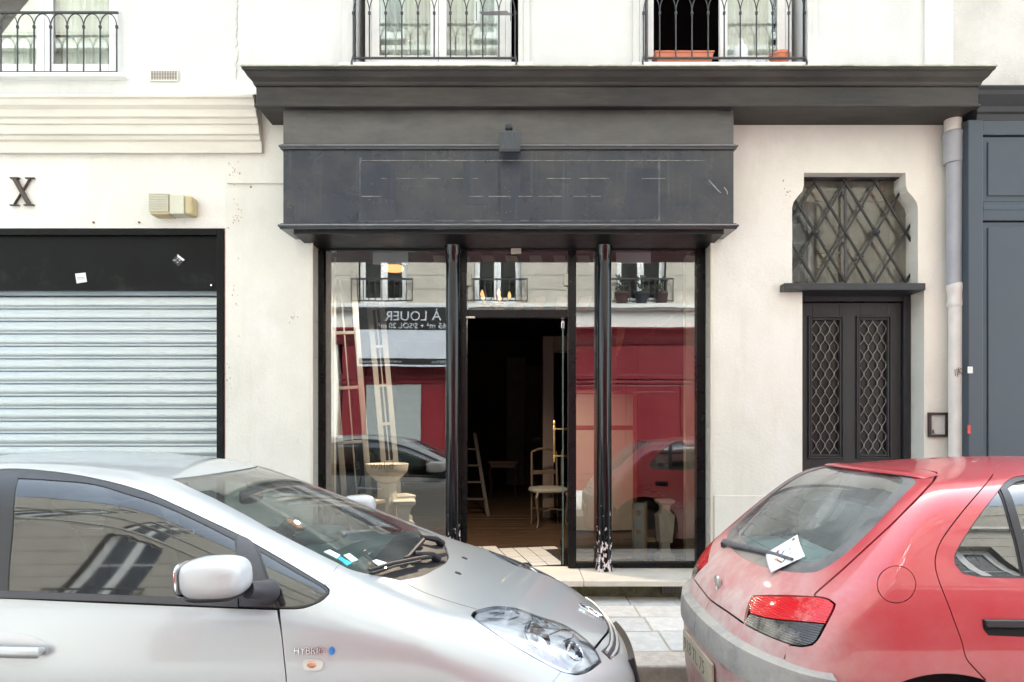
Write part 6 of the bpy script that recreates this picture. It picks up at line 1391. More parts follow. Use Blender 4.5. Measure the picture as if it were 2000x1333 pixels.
M_silver_d = paint('silver_paint_recess', (.50, .515, .525), .20, .32, ((.50, .48, .45), [], .05))
M_red = paint('red_paint', (.46, .006, .022), .05, .34, ((.54, .42, .39), [(0, .06, .55, .92), (2, .42, .84, .70)], .14))
M_mirshell = paint('mirror_shell_paint', (.48, .505, .52), .0, .42, ((.50, .48, .45), [], .12))
M_trim = pm('black_trim', (.022, .022, .024), .42, var=.12, vs=30, rvar=.05)
M_trimg = pm('grey_trim', (.050, .050, .056), .48, var=.12, vs=40)
M_rubber = pm('weathered_bumper_plastic', (.27, .26, .25), .72, var=.16, vs=9, bump=.006, bs=200, dirt=[((.38, .36, .32), .75, 3.0, (1, 1, 1), .42), ((.44, .425, .39), .5, 40, (1, 1, 1), .56), ((.15, .145, .14), .5, 7, (1, 1, .35), .57, .2)])
M_shell = pm('dark_shell', (.006, .006, .007), .9)
M_tint = glass_mat('tinted_side_glass', (.26, .29, .285), .07, fres=1.42, dust=.03, rough=.035)
M_wsg = glass_mat('windscreen_glass', (.82, .95, .90), .09, fres=1.5, dust=.13)
M_rwg = glass_mat('rear_window_glass', (.78, .93, .89), .13, fres=1.5, dust=.36)
M_frit = pm('dusty_black_frit', (.10, .10, .105), .42, var=.15, vs=8, dirt=[((.19, .19, .185), .8, 3, (1, 1, 1), .40)])
M_cab = pm('grey_cabin_plastic', (.05, .058, .060), .8, var=.1, vs=10); M_seat = pm('seat_fabric', (.06, .07, .075), .95, var=.1, vs=30); M_dash = pm('dark_dashboard', (.06, .085, .09), .75, var=.1, vs=10)
M_tyre = pm('tyre_rubber', (.02, .02, .02), .85, var=.2, vs=20); M_rim = pm('alloy_rim', (.40, .40, .41), .4, .7, var=.15, vs=8)
M_white_p = pm('white_print_paper', (.78, .78, .78), .6, var=.02)

def wheel(parent, x, y, z, r, wd, sgn):
    t = MB(True).lathe([(r*.62, -wd/2), (r*.9, -wd/2), (r*.985, -wd*.36), (r, 0), (r*.985, wd*.36), (r*.9, wd/2), (r*.62, wd/2)], n=40, axis='y').build('wheel', M_tyre, parent)
    t.location = (x, y, z)
    rim = MB(True).lathe([(r*.63, -wd*.45), (r*.66, -wd*.5), (r*.6, -wd*.42), (r*.56, -wd*.1), (r*.56, wd*.1), (r*.63, wd*.45)], n=40, axis='y')
    for k in range(5):
        a = 2*math.pi*k/5; rim.bar((math.cos(a)*r*.1, sgn*wd*.34, math.sin(a)*r*.1), (math.cos(a)*r*.6, sgn*wd*.38, math.sin(a)*r*.6), r*.2, .03)
    rim.lathe([(.001, sgn*wd*.40), (r*.16, sgn*wd*.38), (r*.18, sgn*wd*.3)], n=20, axis='y')
    rim.build('rim', M_rim, t)
def rounded(mb, c, rad, n=3.2, res=28):
    """superellipsoid: a soft box"""
    vs_ = []; nu, nv = res, res//2
    def sp(v, e): return math.copysign(abs(v)**e, v)
    e = 2/n
    for j in range(nv+1):
        ph = -math.pi/2 + math.pi*j/nv
        for i in range(nu):
            th = 2*math.pi*i/nu
            vs_.append((c[0]+rad[0]*sp(math.cos(ph), e)*sp(math.cos(th), e), c[1]+rad[1]*sp(math.cos(ph), e)*sp(math.sin(th), e), c[2]+rad[2]*sp(math.sin(ph), e)))
    fs = [(j*nu+i, j*nu+(i+1) % nu, (j+1)*nu+(i+1) % nu, (j+1)*nu+i) for j in range(nv) for i in range(nu)]
    return mb.add(vs_, fs, True)
def seat(parent, x, y, z, w_=.50, dirx=-1, head=True):
    s_ = rounded(MB(True), (x, y, z), (.26, w_/2, .09)).build('seat', M_seat, parent)
    b = MB(True); rounded(b, (0, 0, .33), (.075, w_/2, .36)); bo_ = b.build('backrest', M_seat, parent); bo_.location = (x+dirx*.24, y, z); bo_.rotation_euler = (0, R_(14*dirx), 0)
    if head:
        h_ = MB(True); rounded(h_, (0, 0, .78), (.05, .13, .085), 2.6); ho = h_.build('headrest', M_seat, parent); ho.location = (x+dirx*.24, y, z); ho.rotation_euler = (0, R_(14*dirx), 0)

# ------------------------------------------------------------------ the silver car
C = SILVER; SL = SILVER_LINES
sv = thing('silver_car', 'silver hatchback with dark tinted side windows parked beside the kerb', 'car', (.52, -2.68, 0))
def sp_(name, key, mat, chart=CH_SIDE, both=True, label=None, **kw):
    p = patch(C, SL[key] if isinstance(key, str) else key, chart, **kw)
    a = panel_obj(name, [p], mat, sv, label)
    if both: panel_obj(name, [mir(p)], mat, sv)
    return a
fend = sp_('fender', 'fender', M_silver)
fdoor = sp_('front_door', 'front_door', M_silver)
sp_('rear_door', 'rear_door', M_silver); sp_('rear_wing', 'rear_quarter', M_silver)
sp_('roof_pillar', 'pillar_rail', M_silver, inset=0.0, corner=30)
sp_('window_surround', 'surround', M_trim, inset=.003, off=-.002, holes=[SL['front_glass'], SL['rear_glass'], SL['rear_quarter_glass'], SL['quarter_glass']], step=.022)
sp_('front_door_glass', 'front_glass', M_tint, inset=-.003, off=-.005, lip=0)
sp_('rear_door_glass', 'rear_glass', M_tint, inset=-.003, off=-.005, lip=0); sp_('rear_quarter_glass', 'rear_quarter_glass', M_tint, inset=-.003, off=-.005, lip=0)
sp_('quarter_glass', 'quarter_glass', M_tint, inset=-.003, off=-.004, lip=0)
sp_('mirror_sail', 'sail', M_trimg, off=.003, inset=.002)
sp_('belt_moulding', 'belt', M_trimg, off=.006, inset=.001)
roof_half = [(-1.855, 0, 0), (-1.862, -.15, 0), (-1.885, -.31, 0)] + [SL['windshield_half'][0]] + [(-2.1, -.47, 0), (-2.5, -.50, 0), (-3.0, -.51, 0), (-3.28, -.50, 0), (-3.28, 0, 0)]
def liftz(half): return [tuple(on_top(C, p[0], p[1])[0]) for p in half]
panel_obj('roof', [patch(C, full(liftz(roof_half)), CH_TOP, inset=0.0, step=.04)], M_silver, sv)
panel_obj('rear_window', [patch(C, full(liftz([(-3.285, 0, 0), (-3.285, -.50, 0), (-3.6, -.48, 0), (-4.0, -.46, 0), (-4.05, 0, 0)])), CH_TOP, inset=.002, step=.05)], M_tint, sv)
panel_obj('tailgate', [patch(C, [(-4.3, y, z) for y, z in ((-.62, 1.0), (-.66, .6), (-.62, .25), (.62, .25), (.66, .6), (.62, 1.0))], Chart((1, 0, -.2)), inset=0, step=.05)], M_silver, sv)
ws_half = [(-1.852, 0, 0), (-1.86, -.15, 0), (-1.883, -.31, 0)] + SL['windshield_half'] + SL['cowl_half'][1:] + [(-1.008, -.12, 0), (-1.004, 0, 0)]
wind = panel_obj('windscreen', [patch(C, full(liftz(ws_half)), CH_WS, inset=.003, off=-.004, lip=0, step=.035)], M_wsg, sv)
cowl_half = [(-1.002, 0, 0), (-1.006, -.12, 0)] + SL['cowl_half'][::-1] + [(-1.05, -.60, 0)] + SL['hoodrear_half'] + [(-.866, 0, 0)]
panel_obj('cowl_panel', [patch(C, full(liftz(cowl_half)), CH_TOP, inset=.001, off=-.012, lip=.02)], M_trim, sv)
hood_half = [(-.866, 0, 0)] + SL['hoodrear_half'][::-1] + SL['hoodside'][1:] + SL['hoodlight'][1:] + SL['hoodfront'][1:] + [(-.118, 0, 0)]
hood_half = [h if i in (0, len(hood_half)-1) else h for i, h in enumerate(hood_half)]
def liftw(half): 
    return [tuple(on_top(C, p[0], p[1])[0]) for p in half]
hood = panel_obj('bonnet', [patch(C, full(liftw(hood_half)), Chart((-.35, 0, -.94)), inset=.0022, step=.03)], M_silver, sv)
bp = patch(C, SL['bumper_half'], CH_NOSE, inset=.0, step=.03, corner=30)
panel_obj('front_bumper', [bp, mir(bp)], M_silver, sv)
# shells that close the gaps
sh_loop = [tuple(on_side(C, x, z)[0]) for x, z in ((-4.2, .35), (-4.15, .95), (-3.6, .98), (-2.5, .955), (-1.4, .93), (-1.25, .97), (-1.05, .96), (-.82, .87), (-.76, .80), (-.72, .67), (-.75, .655), (-.88, .68), (-1.05, .64), (-1.2, .5), (-1.25, .25), (-3.2, .25), (-3.25, .45), (-3.4, .63), (-3.58, .68), (-3.8, .62), (-3.92, .45), (-3.95, .3))]
sh_ = patch(C, sh_loop, CH_SIDE, inset=0, off=-.012, lip=0, step=.06)
panel_obj('inner_shell', [sh_, mir(sh_)], M_shell, sv)
panel_obj('engine_bay_shell', [patch(C, full(liftw([(-1.12, 0, 0), (-1.12, -.58, 0), (-.72, -.56, 0), (-.62, -.45, 0), (-.50, -.38, 0), (-.32, -.38, 0), (-.20, 0, 0)])), CH_TOP, inset=0, off=-.022, lip=0, step=.06)], M_shell, sv)
# headlights
def lamp(mirror):
    lens = patch(C, SL['headlight'], CH_LAMP, inset=.002, off=.0, lip=.01, step=.02, corner=70)
    cup = patch(C, SL['headlight'], CH_LAMP, inset=.006, off=-.045, lip=0, step=.02, corner=70)
    rimp = patch(C, SL['headlight'], CH_LAMP, inset=.002, off=-.004, lip=.05, step=.02, holes=[SL['headlight']], hole_inset=.012, corner=70)
    g = (mir if mirror else (lambda p: p))
    h = panel_obj('headlight', [g(lens)], M_lamp, sv)
    panel_obj('reflector', [g(cup)], M_reflector, h); panel_obj('lamp_surround', [g(rimp)], M_chrome_l, h)
    sy_ = -1 if mirror else 1
    for (x, y, z, r) in ((-.47, -.555, .755, .062), (-.33, -.555, .70, .045)):
        mb = MB(True); mb.lathe([(r*.35, -.03), (r*.8, -.015), (r, .02), (r*.97, .024), (r*.7, -.005), (r*.32, -.024)], n=26, axis='z')
        b = mb.build('projector_bowl', M_chrome_l, h); b.location = (x, y*sy_, z); b.rotation_euler = (R_(25*sy_), R_(38), 0)
        bl_ = rounded(MB(True), (0, 0, .0), (r*.3, r*.3, r*.34), 2).build('bulb', M_lens_core, h); bl_.location = (x, y*sy_, z); 
    tp = patch(C, SL['hl_turn'], CH_LAMP, inset=.001, off=-.02, lip=.01, step=.015)
    panel_obj('turn_reflector', [g(tp)], M_amberish, h)
    for k in range(6):   # stepped bezel ribs
        P0 = on_top(C, -.62+k*.055, -.52, -.025)[0]; P1 = on_top(C, -.58+k*.055, -.45, -.02)[0]
        a = Vector((P0.x, P0.y*sy_, P0.z)); b_ = Vector((P1.x, P1.y*sy_, P1.z)); MB(True).tube([a, b_], .004, 6).build('bezel_rib', M_chrome_l, h)
M_lamp = glass_mat('headlamp_lens', (.93, .95, .96), .10, fres=1.5)
M_reflector = pm('headlamp_reflector', (.92, .93, .95), .25, .10, var=.12, vs=14, stretch=(1, 3, 1)); M_chrome_l = pm('lamp_chrome', (.80, .81, .84), .10, 1.0, var=.05); M_lens_core = pm('lamp_core', (.55, .57, .6), .08, .3, coat=1); M_amberish = pm('clear_turn_reflector', (.40, .33, .34), .25, .6, var=.35, vs=40)
lamp(False); lamp(True)
# upper grille slot with two bars, emblem, plate carrier
slot = [tuple(on_end(C, y, z, -1)[0]) for y, z in ((-.44, .672), (-.3, .662), (0, .655), (.3, .662), (.44, .672), (.44, .640), (.3, .622), (0, .612), (-.3, .622), (-.44, .640))]
gslot = panel_obj('upper_grille', [patch(C, slot, Chart((-.85, 0, -.52)), inset=0, off=.002, lip=.01, step=.02)], M_trimg, sv)
for dz in (.0, -.020):
    MB(True).tube([on_end(C, y, .655+abs(y)*.03+dz-.008, -1, .007)[0] for y in [-.43+.086*i for i in range(11)]], .0065, 8).build('grille_bar', M_silver_d, gslot)
ep, en = on_end(C, 0, .705, -1, .004)
em = MB(True).lathe([(.062, -.006), (.064, .004), (.056, .008), (.052, .004), (.001, .004)], n=32).build('emblem', M_chrome, sv); em.location = ep; em.rotation_euler = en.to_track_quat('Z', 'Y').to_euler(); em.scale = (.75, 1.1, 1)
e2 = MB(True).lathe([(.030, .002), (.032, .009), (.026, .009), (.024, .003)], n=26).build('emblem_ring', M_chrome, em); e2.scale = (1, .7, 1)
pc = MB(True); ys_ = [-.27+.054*i for i in range(11)]
top_ = [on_end(C, y, .575, -1, .030)[0] for y in ys_]; bot = [on_end(C, y, .40, -1, .034)[0] for y in ys_]; topb = [on_end(C, y, .575, -1, -.01)[0] for y in ys_]; botb = [on_end(C, y, .40, -1, -.01)[0] for y in ys_]
n_ = len(ys_); pc.add(top_+bot+topb+botb, [(i, i+1, n_+i+1, n_+i) for i in range(n_-1)] + [(2*n_+i, 2*n_+i+1, i+1, i) for i in range(n_-1)] + [(n_+i, n_+i+1, 3*n_+i+1, 3*n_+i) for i in range(n_-1)] + [(0, n_, 3*n_, 2*n_), (n_-1, 2*n_-1, 4*n_-1, 3*n_-1)])
pc.build('plate_carrier', M_trim, sv, bevel=.004)
low = [tuple(on_end(C, y, z, -1)[0]) for y, z in ((-.52, .40), (-.3, .385), (0, .38), (.3, .385), (.52, .40), (.48, .29), (0, .275), (-.48, .29))]
panel_obj('lower_grille', [patch(C, low, CH_TAIL if False else Chart((-1, 0, 0)), inset=0, off=.003, lip=.01, step=.03)], M_trim, sv)
# badge, repeater, handle
bpt = Vector(SL['badge'][0]); nb_ = on_side(C, bpt.x, bpt.z)[1]
rotb = (nb_.to_track_quat('Z', 'Y')).to_euler()
txt = text('hybrid_badge', 'HYBRID', .0335, M_chrome, sv, bpt+nb_*.002, (R_(90-8), 0, 0), .0025, 'LEFT', .93)
bd = MB(True).lathe([(.001, 0), (.012, 0), (.012, .005), (.001, .006)], n=18).build('badge_mark', pm('badge_blue', (.03, .22, .60), .25, .3), sv)
P_, n__ = on_side(C, bpt.x+.131, bpt.z+.010, .001); bd.location = P_; bd.rotation_euler = n__.to_track_quat('Z', 'Y').to_euler(); bd.scale = (.8, 1.15, 1)
rp = sp_('side_repeater', 'repeater', pm('clear_repeater_lens', (.62, .62, .58), .15, var=.05, coat=1), off=.007, lip=.01, inset=0, step=.008, corner=89)
rc = Vector(np.array(SL['repeater']).mean(0)); b_ = rounded(MB(True), (0, 0, 0), (.016, .004, .010), 2.2).build('repeater_bulb', pm('amber_bulb', (.62, .30, .18), .3, var=.3, vs=120), rp); b_.location = rc + Vector((-.004, -.0065, 0))
hr = sp_('handle_recess', 'handle_recess', M_silver_d, off=.002, lip=.004, inset=0)
hp = [Vector(p) for p in SL['handle_pts']]
for sg_ in (1, -1):
    hb = MB(True); pts_ = [hp[0].lerp(hp[2], t) + Vector((0, -.028 - .010*math.sin(math.pi*t), 0)) for t in [i/10 for i in range(11)]]
    pts_ = [hp[0]+Vector((0, .0, 0))] + pts_ + [hp[2]+Vector((0, 0, 0))]
    pts_ = [Vector((p.x, p.y*sg_, p.z)) for p in pts_]
    hb.tube(pts_, [.010] + [.019]*11 + [.010], 14); o = hb.build('door_handle', M_silver, sv)
# door mirrors
for sg_ in (1, -1):
    mc = (-1.515, -.965*sg_, 1.088)
    mb = MB(True); rounded(mb, (0, 0, 0), (.108, .082, .068), 3.0, 40); mo_ = mb.build('door_mirror', M_mirshell, sv); mo_.location = mc; mo_.rotation_euler = (0, R_(-3), R_(-6*sg_))
    g_ = MB(True); rounded(g_, (-.012, .004*sg_, -.058), (.092, .066, .018), 3.0, 28); g_.build('lower_shell', M_trim, mo_)
    gg = MB(True); rounded(gg, (-.1005, 0, 0), (.006, .070, .056), 4, 24); gg.build('mirror_glass', M_chrome, mo_)
    ar = MB(True).tube([(-1.43, -.92*sg_, 1.035), (-1.40, -.87*sg_, 1.02), (-1.41, -.80*sg_, 1.0)], [.030, .034, .045], 14).build('mirror_arm', M_trimg, sv)
# wipers and nozzles
def wip(key):
    pts_ = [Vector(p) for p in SL[key]]
    pts_ = [on_top(C, p.x, p.y, .014)[0] for p in pts_]
    return pts_
pts_ = wip('wiper_near'); MB(True).tube(pts_, [.006, .009, .010, .012], 8).build('wiper', M_trim, sv)
MB(True).tube([p - Vector((0, 0, .008)) + Vector((.02, .0, 0)) for p in pts_[:3]], .005, 6).build('wiper', M_trim, sv)
pts_ = wip('wiper_far'); MB(True).tube([on_top(C, -1.02, -.30, .012)[0]] + pts_, [.005, .007, .009, .010], 8).build('wiper', M_trim, sv)
for (x, y) in ((-.905, -.05), (-.93, .33)):
    MB(True).tube([on_top(C, x, y, .0)[0], on_top(C, x-.03, y-.06, .02)[0], on_top(C, x-.09, y-.14, .016)[0]], [.02, .016, .011], 10).build('wiper_pivot', M_trim, sv)
for (x, y) in ((-.80, -.17), (-.80, .17)):
    P0, n0 = on_top(C, x, y, .002); mb = MB(True); rounded(mb, (0, 0, 0), (.016, .010, .006), 2.3, 14); o = mb.build('washer_nozzle', M_trim, sv); o.location = P0; o.rotation_euler = (0, R_(20), 0)
# parking papers behind the glass
for i, (k, c) in enumerate((('st1', (.62, .80, .78)), ('st2', (.02, .42, .55)), ('st3', (.03, .50, .62)), ('st4', (.60, .76, .76)), ('st5', (.74, .80, .80)))):
    pt = [np.array(p)*1.0 for p in SL[k]]
    panel_obj('windscreen_ticket', [patch(C, pt, CH_WS, inset=0, off=-.0015, lip=.0008, step=.02)], pm('ticket_%d' % i, c, .6, var=.15, vs=60), sv)
# cabin
MB(True).box(-3.9, -1.05, -.70, .70, .28, .34).build('floor_pan', M_shell, sv)
MB(True).prism([(-1.08, .84), (-1.08, .935), (-1.30, .985), (-1.55, 1.0), (-1.68, .96), (-1.70, .60), (-1.4, .45)], 'y', -.66, .66).build('dashboard', M_dash, sv, bevel=.03, seg=3)
hoodb = MB(True); rounded(hoodb, (-1.56, .36, 1.0), (.12, .20, .055), 2.4); hoodb.build('instrument_hood', M_dash, sv)
stw = MB(True); stw.lathe([(.175, -.014), (.190, 0), (.175, .014), (.160, 0), (.175, -.014)], n=36); stw.lathe([(.001, -.02), (.06, -.02), (.055, .015), (.001, .02)], n=20); stw.box(-.16, .16, -.018, .018, -.006, .006)
so_ = stw.build('steering_wheel', M_trim, sv); so_.location = (-1.80, .36, .94); so_.rotation_euler = (0, R_(-62), 0)
for y in (-.36, .36): seat(sv, -2.15, y, .52)
seat(sv, -3.05, 0, .55, 1.2, head=False)
rm = MB(True); rounded(rm, (-1.78, -.0, 1.255), (.022, .125, .036), 3); rm.tube([(-1.78, 0, 1.27), (-1.80, 0, 1.32)], .012, 8); rm.build('rear_view_mirror', M_trim, sv)
headl = patch(C, full(liftz(roof_half)), CH_TOP, inset=.01, off=-.03, lip=0, step=.08); panel_obj('headliner', [headl], pm('pale_headliner', (.30, .30, .28), .95), sv)
for sg_ in (1, -1):
    MB(True).box(-3.9, -1.12, .745*sg_-.02, .745*sg_+.02, .3, .93).build('door_card', M_cab, sv)
for x in (-.88, -3.58):
    for sg_ in (-1, 1): wheel(sv, x, .755*sg_, .305, .305, .19, sg_)
    MB(True).lathe([(.37, -.76), (.37, .76)], (x, 0, .31), 28, 'y').build('wheel_housing', M_shell, sv)

# ------------------------------------------------------------------ the red car
C = RED; RL = RED_LINES
rc_ = thing('red_car', 'dusty red hatchback seen from behind with a flyer under its rear wiper', 'car', (.78, -2.68, 0))
def rp_(name, key, mat, chart=CH_SIDE, both=True, label=None, **kw):
    p = patch(C, RL[key] if isinstance(key, str) else key, chart, **kw)
    a = panel_obj(name, [p], mat, rc_, label)
    if both: panel_obj(name, [mir(p)], mat, rc_)
    return a
qp = rp_('rear_wing', 'quarter', M_red, holes=[RL['fuel']], step=.022)
rp_('fuel_flap', 'fuel', M_red, inset=.003, step=.02)
rdoor = rp_('rear_door', 'rear_door', M_red, holes=[RL['door_window']])
rp_('front_door', 'front_door', M_red, holes=[RL['front_window']]); rp_('front_wing', 'front_fender', M_red)
rp_('window_rubber', 'door_window', M_trimg, inset=-.001, off=-.004, holes=[RL['quarter_light'], RL['door_glass']], step=.018)
M_rside = glass_mat('red_car_side_glass', (.42, .54, .52), .11, fres=1.5, dust=.05)
rp_('quarter_light', 'quarter_light', M_rside, inset=-.003, off=-.008, lip=0); rp_('rear_door_glass', 'door_glass', M_rside, inset=-.003, off=-.008, lip=0)
rp_('front_door_glass', 'front_window', M_rside, inset=-.003, off=-.006, lip=0)
rp_('window_divider', 'divider', M_trim, inset=.0, off=.002, lip=.012)
def lz(half): return [tuple(on_top(C, p[0], p[1])[0]) for p in half]
h_top = [(.888, 0, 1.4), (.905, -.10, 1.4), (.940, -.22, 1.39)]
hatch_half = lz(h_top) + RL['hatch_edge'][1:] + RL['hatch_low'] + RL['hatch_bottom'][1:] + [(.100, 0, .770)]
rw_half = [(.775, 0, 1.368), (.783, -.12, 1.37)] + RL['rear_window'][1:] + [(.262, -.10, .963), (.258, 0, .962)]
hat = panel_obj('tailgate', [patch(C, full(hatch_half), CH_HATCH, inset=.0025, holes=[full(rw_half)], step=.025)], M_red, rc_)
def shrink(half, k): 
    return half
inn = np.array(full(rw_half)); cen_ = np.array([.52, 0, 1.17])
inner = []
for p in inn:
    t = (p[2]-.96)/.41; wy = .062; q = p.copy(); q[1] *= max(0, 1-wy/max(abs(p[1]), .2)) if abs(p[1]) > .2 else .86
    tt = .20-.165*t; ctr = np.array([.55, q[1], 1.20]); q = np.array([p[0]+(ctr[0]-p[0])*tt*.9, q[1], p[2]+(ctr[2]-p[2])*tt*.9]); inner.append(tuple(q))
panel_obj('window_frit', [patch(C, full(rw_half), CH_HATCH, inset=.001, off=-.001, holes=[inner], step=.022, lip=.004)], M_frit, hat)
panel_obj('rear_window', [patch(C, inner, CH_HATCH, inset=-.004, off=-.004, lip=0, step=.04)], M_rwg, hat)
for k in range(6):   # heater wires
    z_ = 1.03+k*.05
    MB(True).tube([on_end(C, y, z_, 1, -.004)[0] for y in [-.42+.07*i for i in range(13)]], .0007, 4).build('heater_wire', M_trimg, hat)
lipm = MB(True); rows_ = []
for i in range(41):
    y = -.445+.89*i/40; q_ = abs(y)/.445; xt = .776+.050*(abs(y)/.40)**2.2
    p, n0 = on_top(C, xt, y); k_ = (1-q_**6)**.5 if q_ < 1 else 0; f_ = Vector((1, 0, .22)).normalized()
    rows_.append([p + f_*.075 + n0*.0015, p + f_*.04 + n0*(.001+.009*k_), p + f_*.012 + n0*(.001+.013*k_), p - f_*.006*k_ + n0*(.001+.012*k_), p - f_*.010*k_ + n0*(.001+.006*k_), p + n0*.0012])
m_ = len(rows_[0]); lipm.add([v for r_ in rows_ for v in r_], [(i*m_+j, i*m_+j+1, (i+1)*m_+j+1, (i+1)*m_+j) for i in range(len(rows_)-1) for j in range(m_-1)], True)
lipm.build('roof_spoiler', M_red, hat, angle=80)
roof_half = lz([(.893, 0, 0), (.910, -.10, 0), (.945, -.22, 0)]) + [tuple(on_top(C, .958, -.335)[0])] + lz([(1.2, -.50, 0), (1.6, -.535, 0), (2.0, -.53, 0), (2.2, -.50, 0), (2.25, -.2, 0), (2.26, 0, 0)])
panel_obj('roof', [patch(C, full(roof_half), CH_TOP, inset=.0, step=.04, off=-.001)], M_red, rc_)
rail_half = [tuple(on_top(C, .958, -.335)[0])] + lz([(1.2, -.497, 0), (1.6, -.532, 0), (2.0, -.527, 0), (2.2, -.497, 0)]) + [tuple(on_side(C, x, z)[0]) for x, z in ((2.42, 1.19), (2.78, .99), (2.74, .985), (2.36, 1.222), (2.1, 1.333), (1.9, 1.368), (1.7, 1.362), (1.4, 1.366), (1.2, 1.362))] + [RL['sillbar'][1]]
rp_('roof_rail', rail_half, M_red, inset=.0, off=-.0015)
panel_obj('windscreen', [patch(C, full(lz([(2.27, 0, 0), (2.21, -.49, 0), (2.45, -.57, 0), (2.8, -.62, 0), (2.86, -.4, 0), (2.9, 0, 0)])), CH_TOP, inset=0, off=-.003, lip=0, step=.05)], M_wsg, rc_)
panel_obj('bonnet', [patch(C, full(lz([(2.91, 0, 0), (2.87, -.4, 0), (2.81, -.62, 0), (3.1, -.66, 0), (3.5, -.62, 0), (3.75, -.5, 0), (3.82, 0, 0)])), CH_TOP, inset=.002, step=.05)], M_red, rc_)
# rear lamps in two colours with ribbing
M_lred = pm('tail_lens_red', (.62, .012, .018), .10, var=.08, vs=20, coat=1, dirt=[((.50, .32, .28), .6, 4, (1, 1, 1), .55)])
M_lsmoke = pm('tail_lens_smoke', (.045, .042, .040), .12, var=.15, vs=20, coat=1, dirt=[((.33, .30, .25), .85, 3.2, (1, 1, 1), .50)])
def ribs(m):
    n = m.node_tree.nodes; l = m.node_tree.links; b = n['Principled BSDF']; tc = n.new('ShaderNodeTexCoord'); wv = n.new('ShaderNodeTexWave'); wv.bands_direction = 'Z'; wv.inputs['Scale'].default_value = 38; wv.inputs['Distortion'].default_value = 0
    l.new(tc.outputs['Object'], wv.inputs['Vector']); bp = n.new('ShaderNodeBump'); bp.inputs['Strength'].default_value = .9; bp.inputs['Distance'].default_value = .0022; l.new(wv.outputs['Fac'], bp.inputs['Height']); l.new(bp.outputs[0], b.inputs['Normal'])
    b.inputs['Coat Weight'].default_value = .35
ribs(M_lred); ribs(M_lsmoke)
TL = RL['taillight']; DV = RL['tl_div']
up_loop = [TL[13], TL[0], TL[1], TL[2], TL[3], TL[4], TL[5]] + DV[::-1]
lo_loop = DV + [TL[6], TL[7], TL[8], TL[9], TL[10], TL[11], TL[12]]
for mi in (False, True):
    g = mir if mi else (lambda p: p)
    a = panel_obj('tail_light', [g(patch(C, up_loop, CH_TLAMP, inset=.0025, off=.001, lip=.014, step=.015))], M_lred, rc_)
    panel_obj('indicator_lens', [g(patch(C, lo_loop, CH_TLAMP, inset=.0025, off=.001, lip=.014, step=.015))], M_lsmoke, a)
    sy_ = -1 if mi else 1
# lower body, bumper with grey rub strip, plate
Bp = red_car()
bt = RL['bumper_top']
body_low = [(.100, 0, .765)] + [(p[0], p[1], p[2]-.004) for p in RL['hatch_bottom'][::-1]] + [TL[12], TL[11], TL[10]] + [(.176, -.672, .70), (.14, -.60, .66), (.10, -.4, .65), (.07, 0, .65)]
lw_ = patch(C, body_low, CH_RBUMP, inset=.0015, step=.02, corner=30); panel_obj('rear_panel', [lw_, mir(lw_)], M_red, rc_)
def offset_car(dx):
    """the bumper stands proud of the body: the same profiles pushed outwards"""
    class O:
        def F(s, p): return RED.F(p) - dx
    o = O(); o.hit = lambda *a, **k: Car.hit(o, *a, **k); o.normal = lambda p: Car.normal(o, p)
    return o
BC = offset_car(.036); BC2 = offset_car(.022)
def ring(car, zs_a, zs_b, ys_):
    """upper and lower edge of a bumper band from the centre line round the corner to the arch"""
    return None
def band(car, ztop_f, zbot_f, name, mat, ztop_s=None, zbot_s=None, lip=.05, step=.025):
    tp, bt_ = [], []
    for y in (0, -.2, -.4, -.55, -.66): 
        tp.append(tuple(on_end(car, y, ztop_f, 1)[0])); bt_.append(tuple(on_end(car, y, zbot_f, 1)[0]))
    for x in (.23, .31):
        tp.append(tuple(on_side(car, x, ztop_s or ztop_f)[0])); bt_.append(tuple(on_side(car, x, zbot_s or zbot_f)[0]))
    p = patch(car, tp + bt_[::-1], CH_RBUMP, inset=0, step=step, lip=lip, corner=40)
    return panel_obj(name, [p, mir(p)], mat, rc_)
band(BC, .700, .592, 'bumper_strip', M_rubber)
band(BC2, .586, .25, 'rear_bumper', M_red, lip=.04)
# top ledge of the strip
lt = []
for y in (0, -.2, -.4, -.55, -.66): lt.append((on_end(BC, y, .700, 1)[0], on_end(C, y, .716, 1, -.006)[0]))
for x in (.23, .31): lt.append((on_side(BC, x, .700)[0], on_side(C, x, .712, -.006)[0]))
tl_m = MB(True); nL = len(lt)
for s_ in (1, -1): tl_m.add([Vector((a.x, a.y*s_, a.z-.0005)) for a, b in lt] + [Vector((b.x, b.y*s_, b.z+.004)) for a, b in lt], [(i, i+1, nL+i+1, nL+i) for i in range(nL-1)], True)
tl_m.build('bumper_ledge', M_rubber, rc_)
MB(True).box(.022, .03, -.27, .27, .44, .555).build('plate_recess', M_shell, rc_) if False else None
plo = [on_end(BC2, y, .555, 1, .004)[0] for y in (-.26, -.13, 0, .13, .26)]; plb = [on_end(BC2, y, .445, 1, .004)[0] for y in (-.26, -.13, 0, .13, .26)]
xpl = min(p.x for p in plo+plb)-.004
np_ = MB(True).box(xpl, xpl+.012, -.26, .26, .445, .555).build('number_plate', pm('dusty_plate', (.50, .44, .33), .6, var=.12, vs=12, dirt=[((.40, .36, .30), .6, 7, (1, 1, 1), .5)]), rc_, bevel=.003)
text('plate_characters', '918 TL 75', .088, pm('dusty_plate_ink', (.20, .175, .14), .7), np_, (xpl-.0005, .235, .467), (R_(90), 0, R_(-90)), .0006, 'LEFT', 1.05)['kind'] = 'stuff'
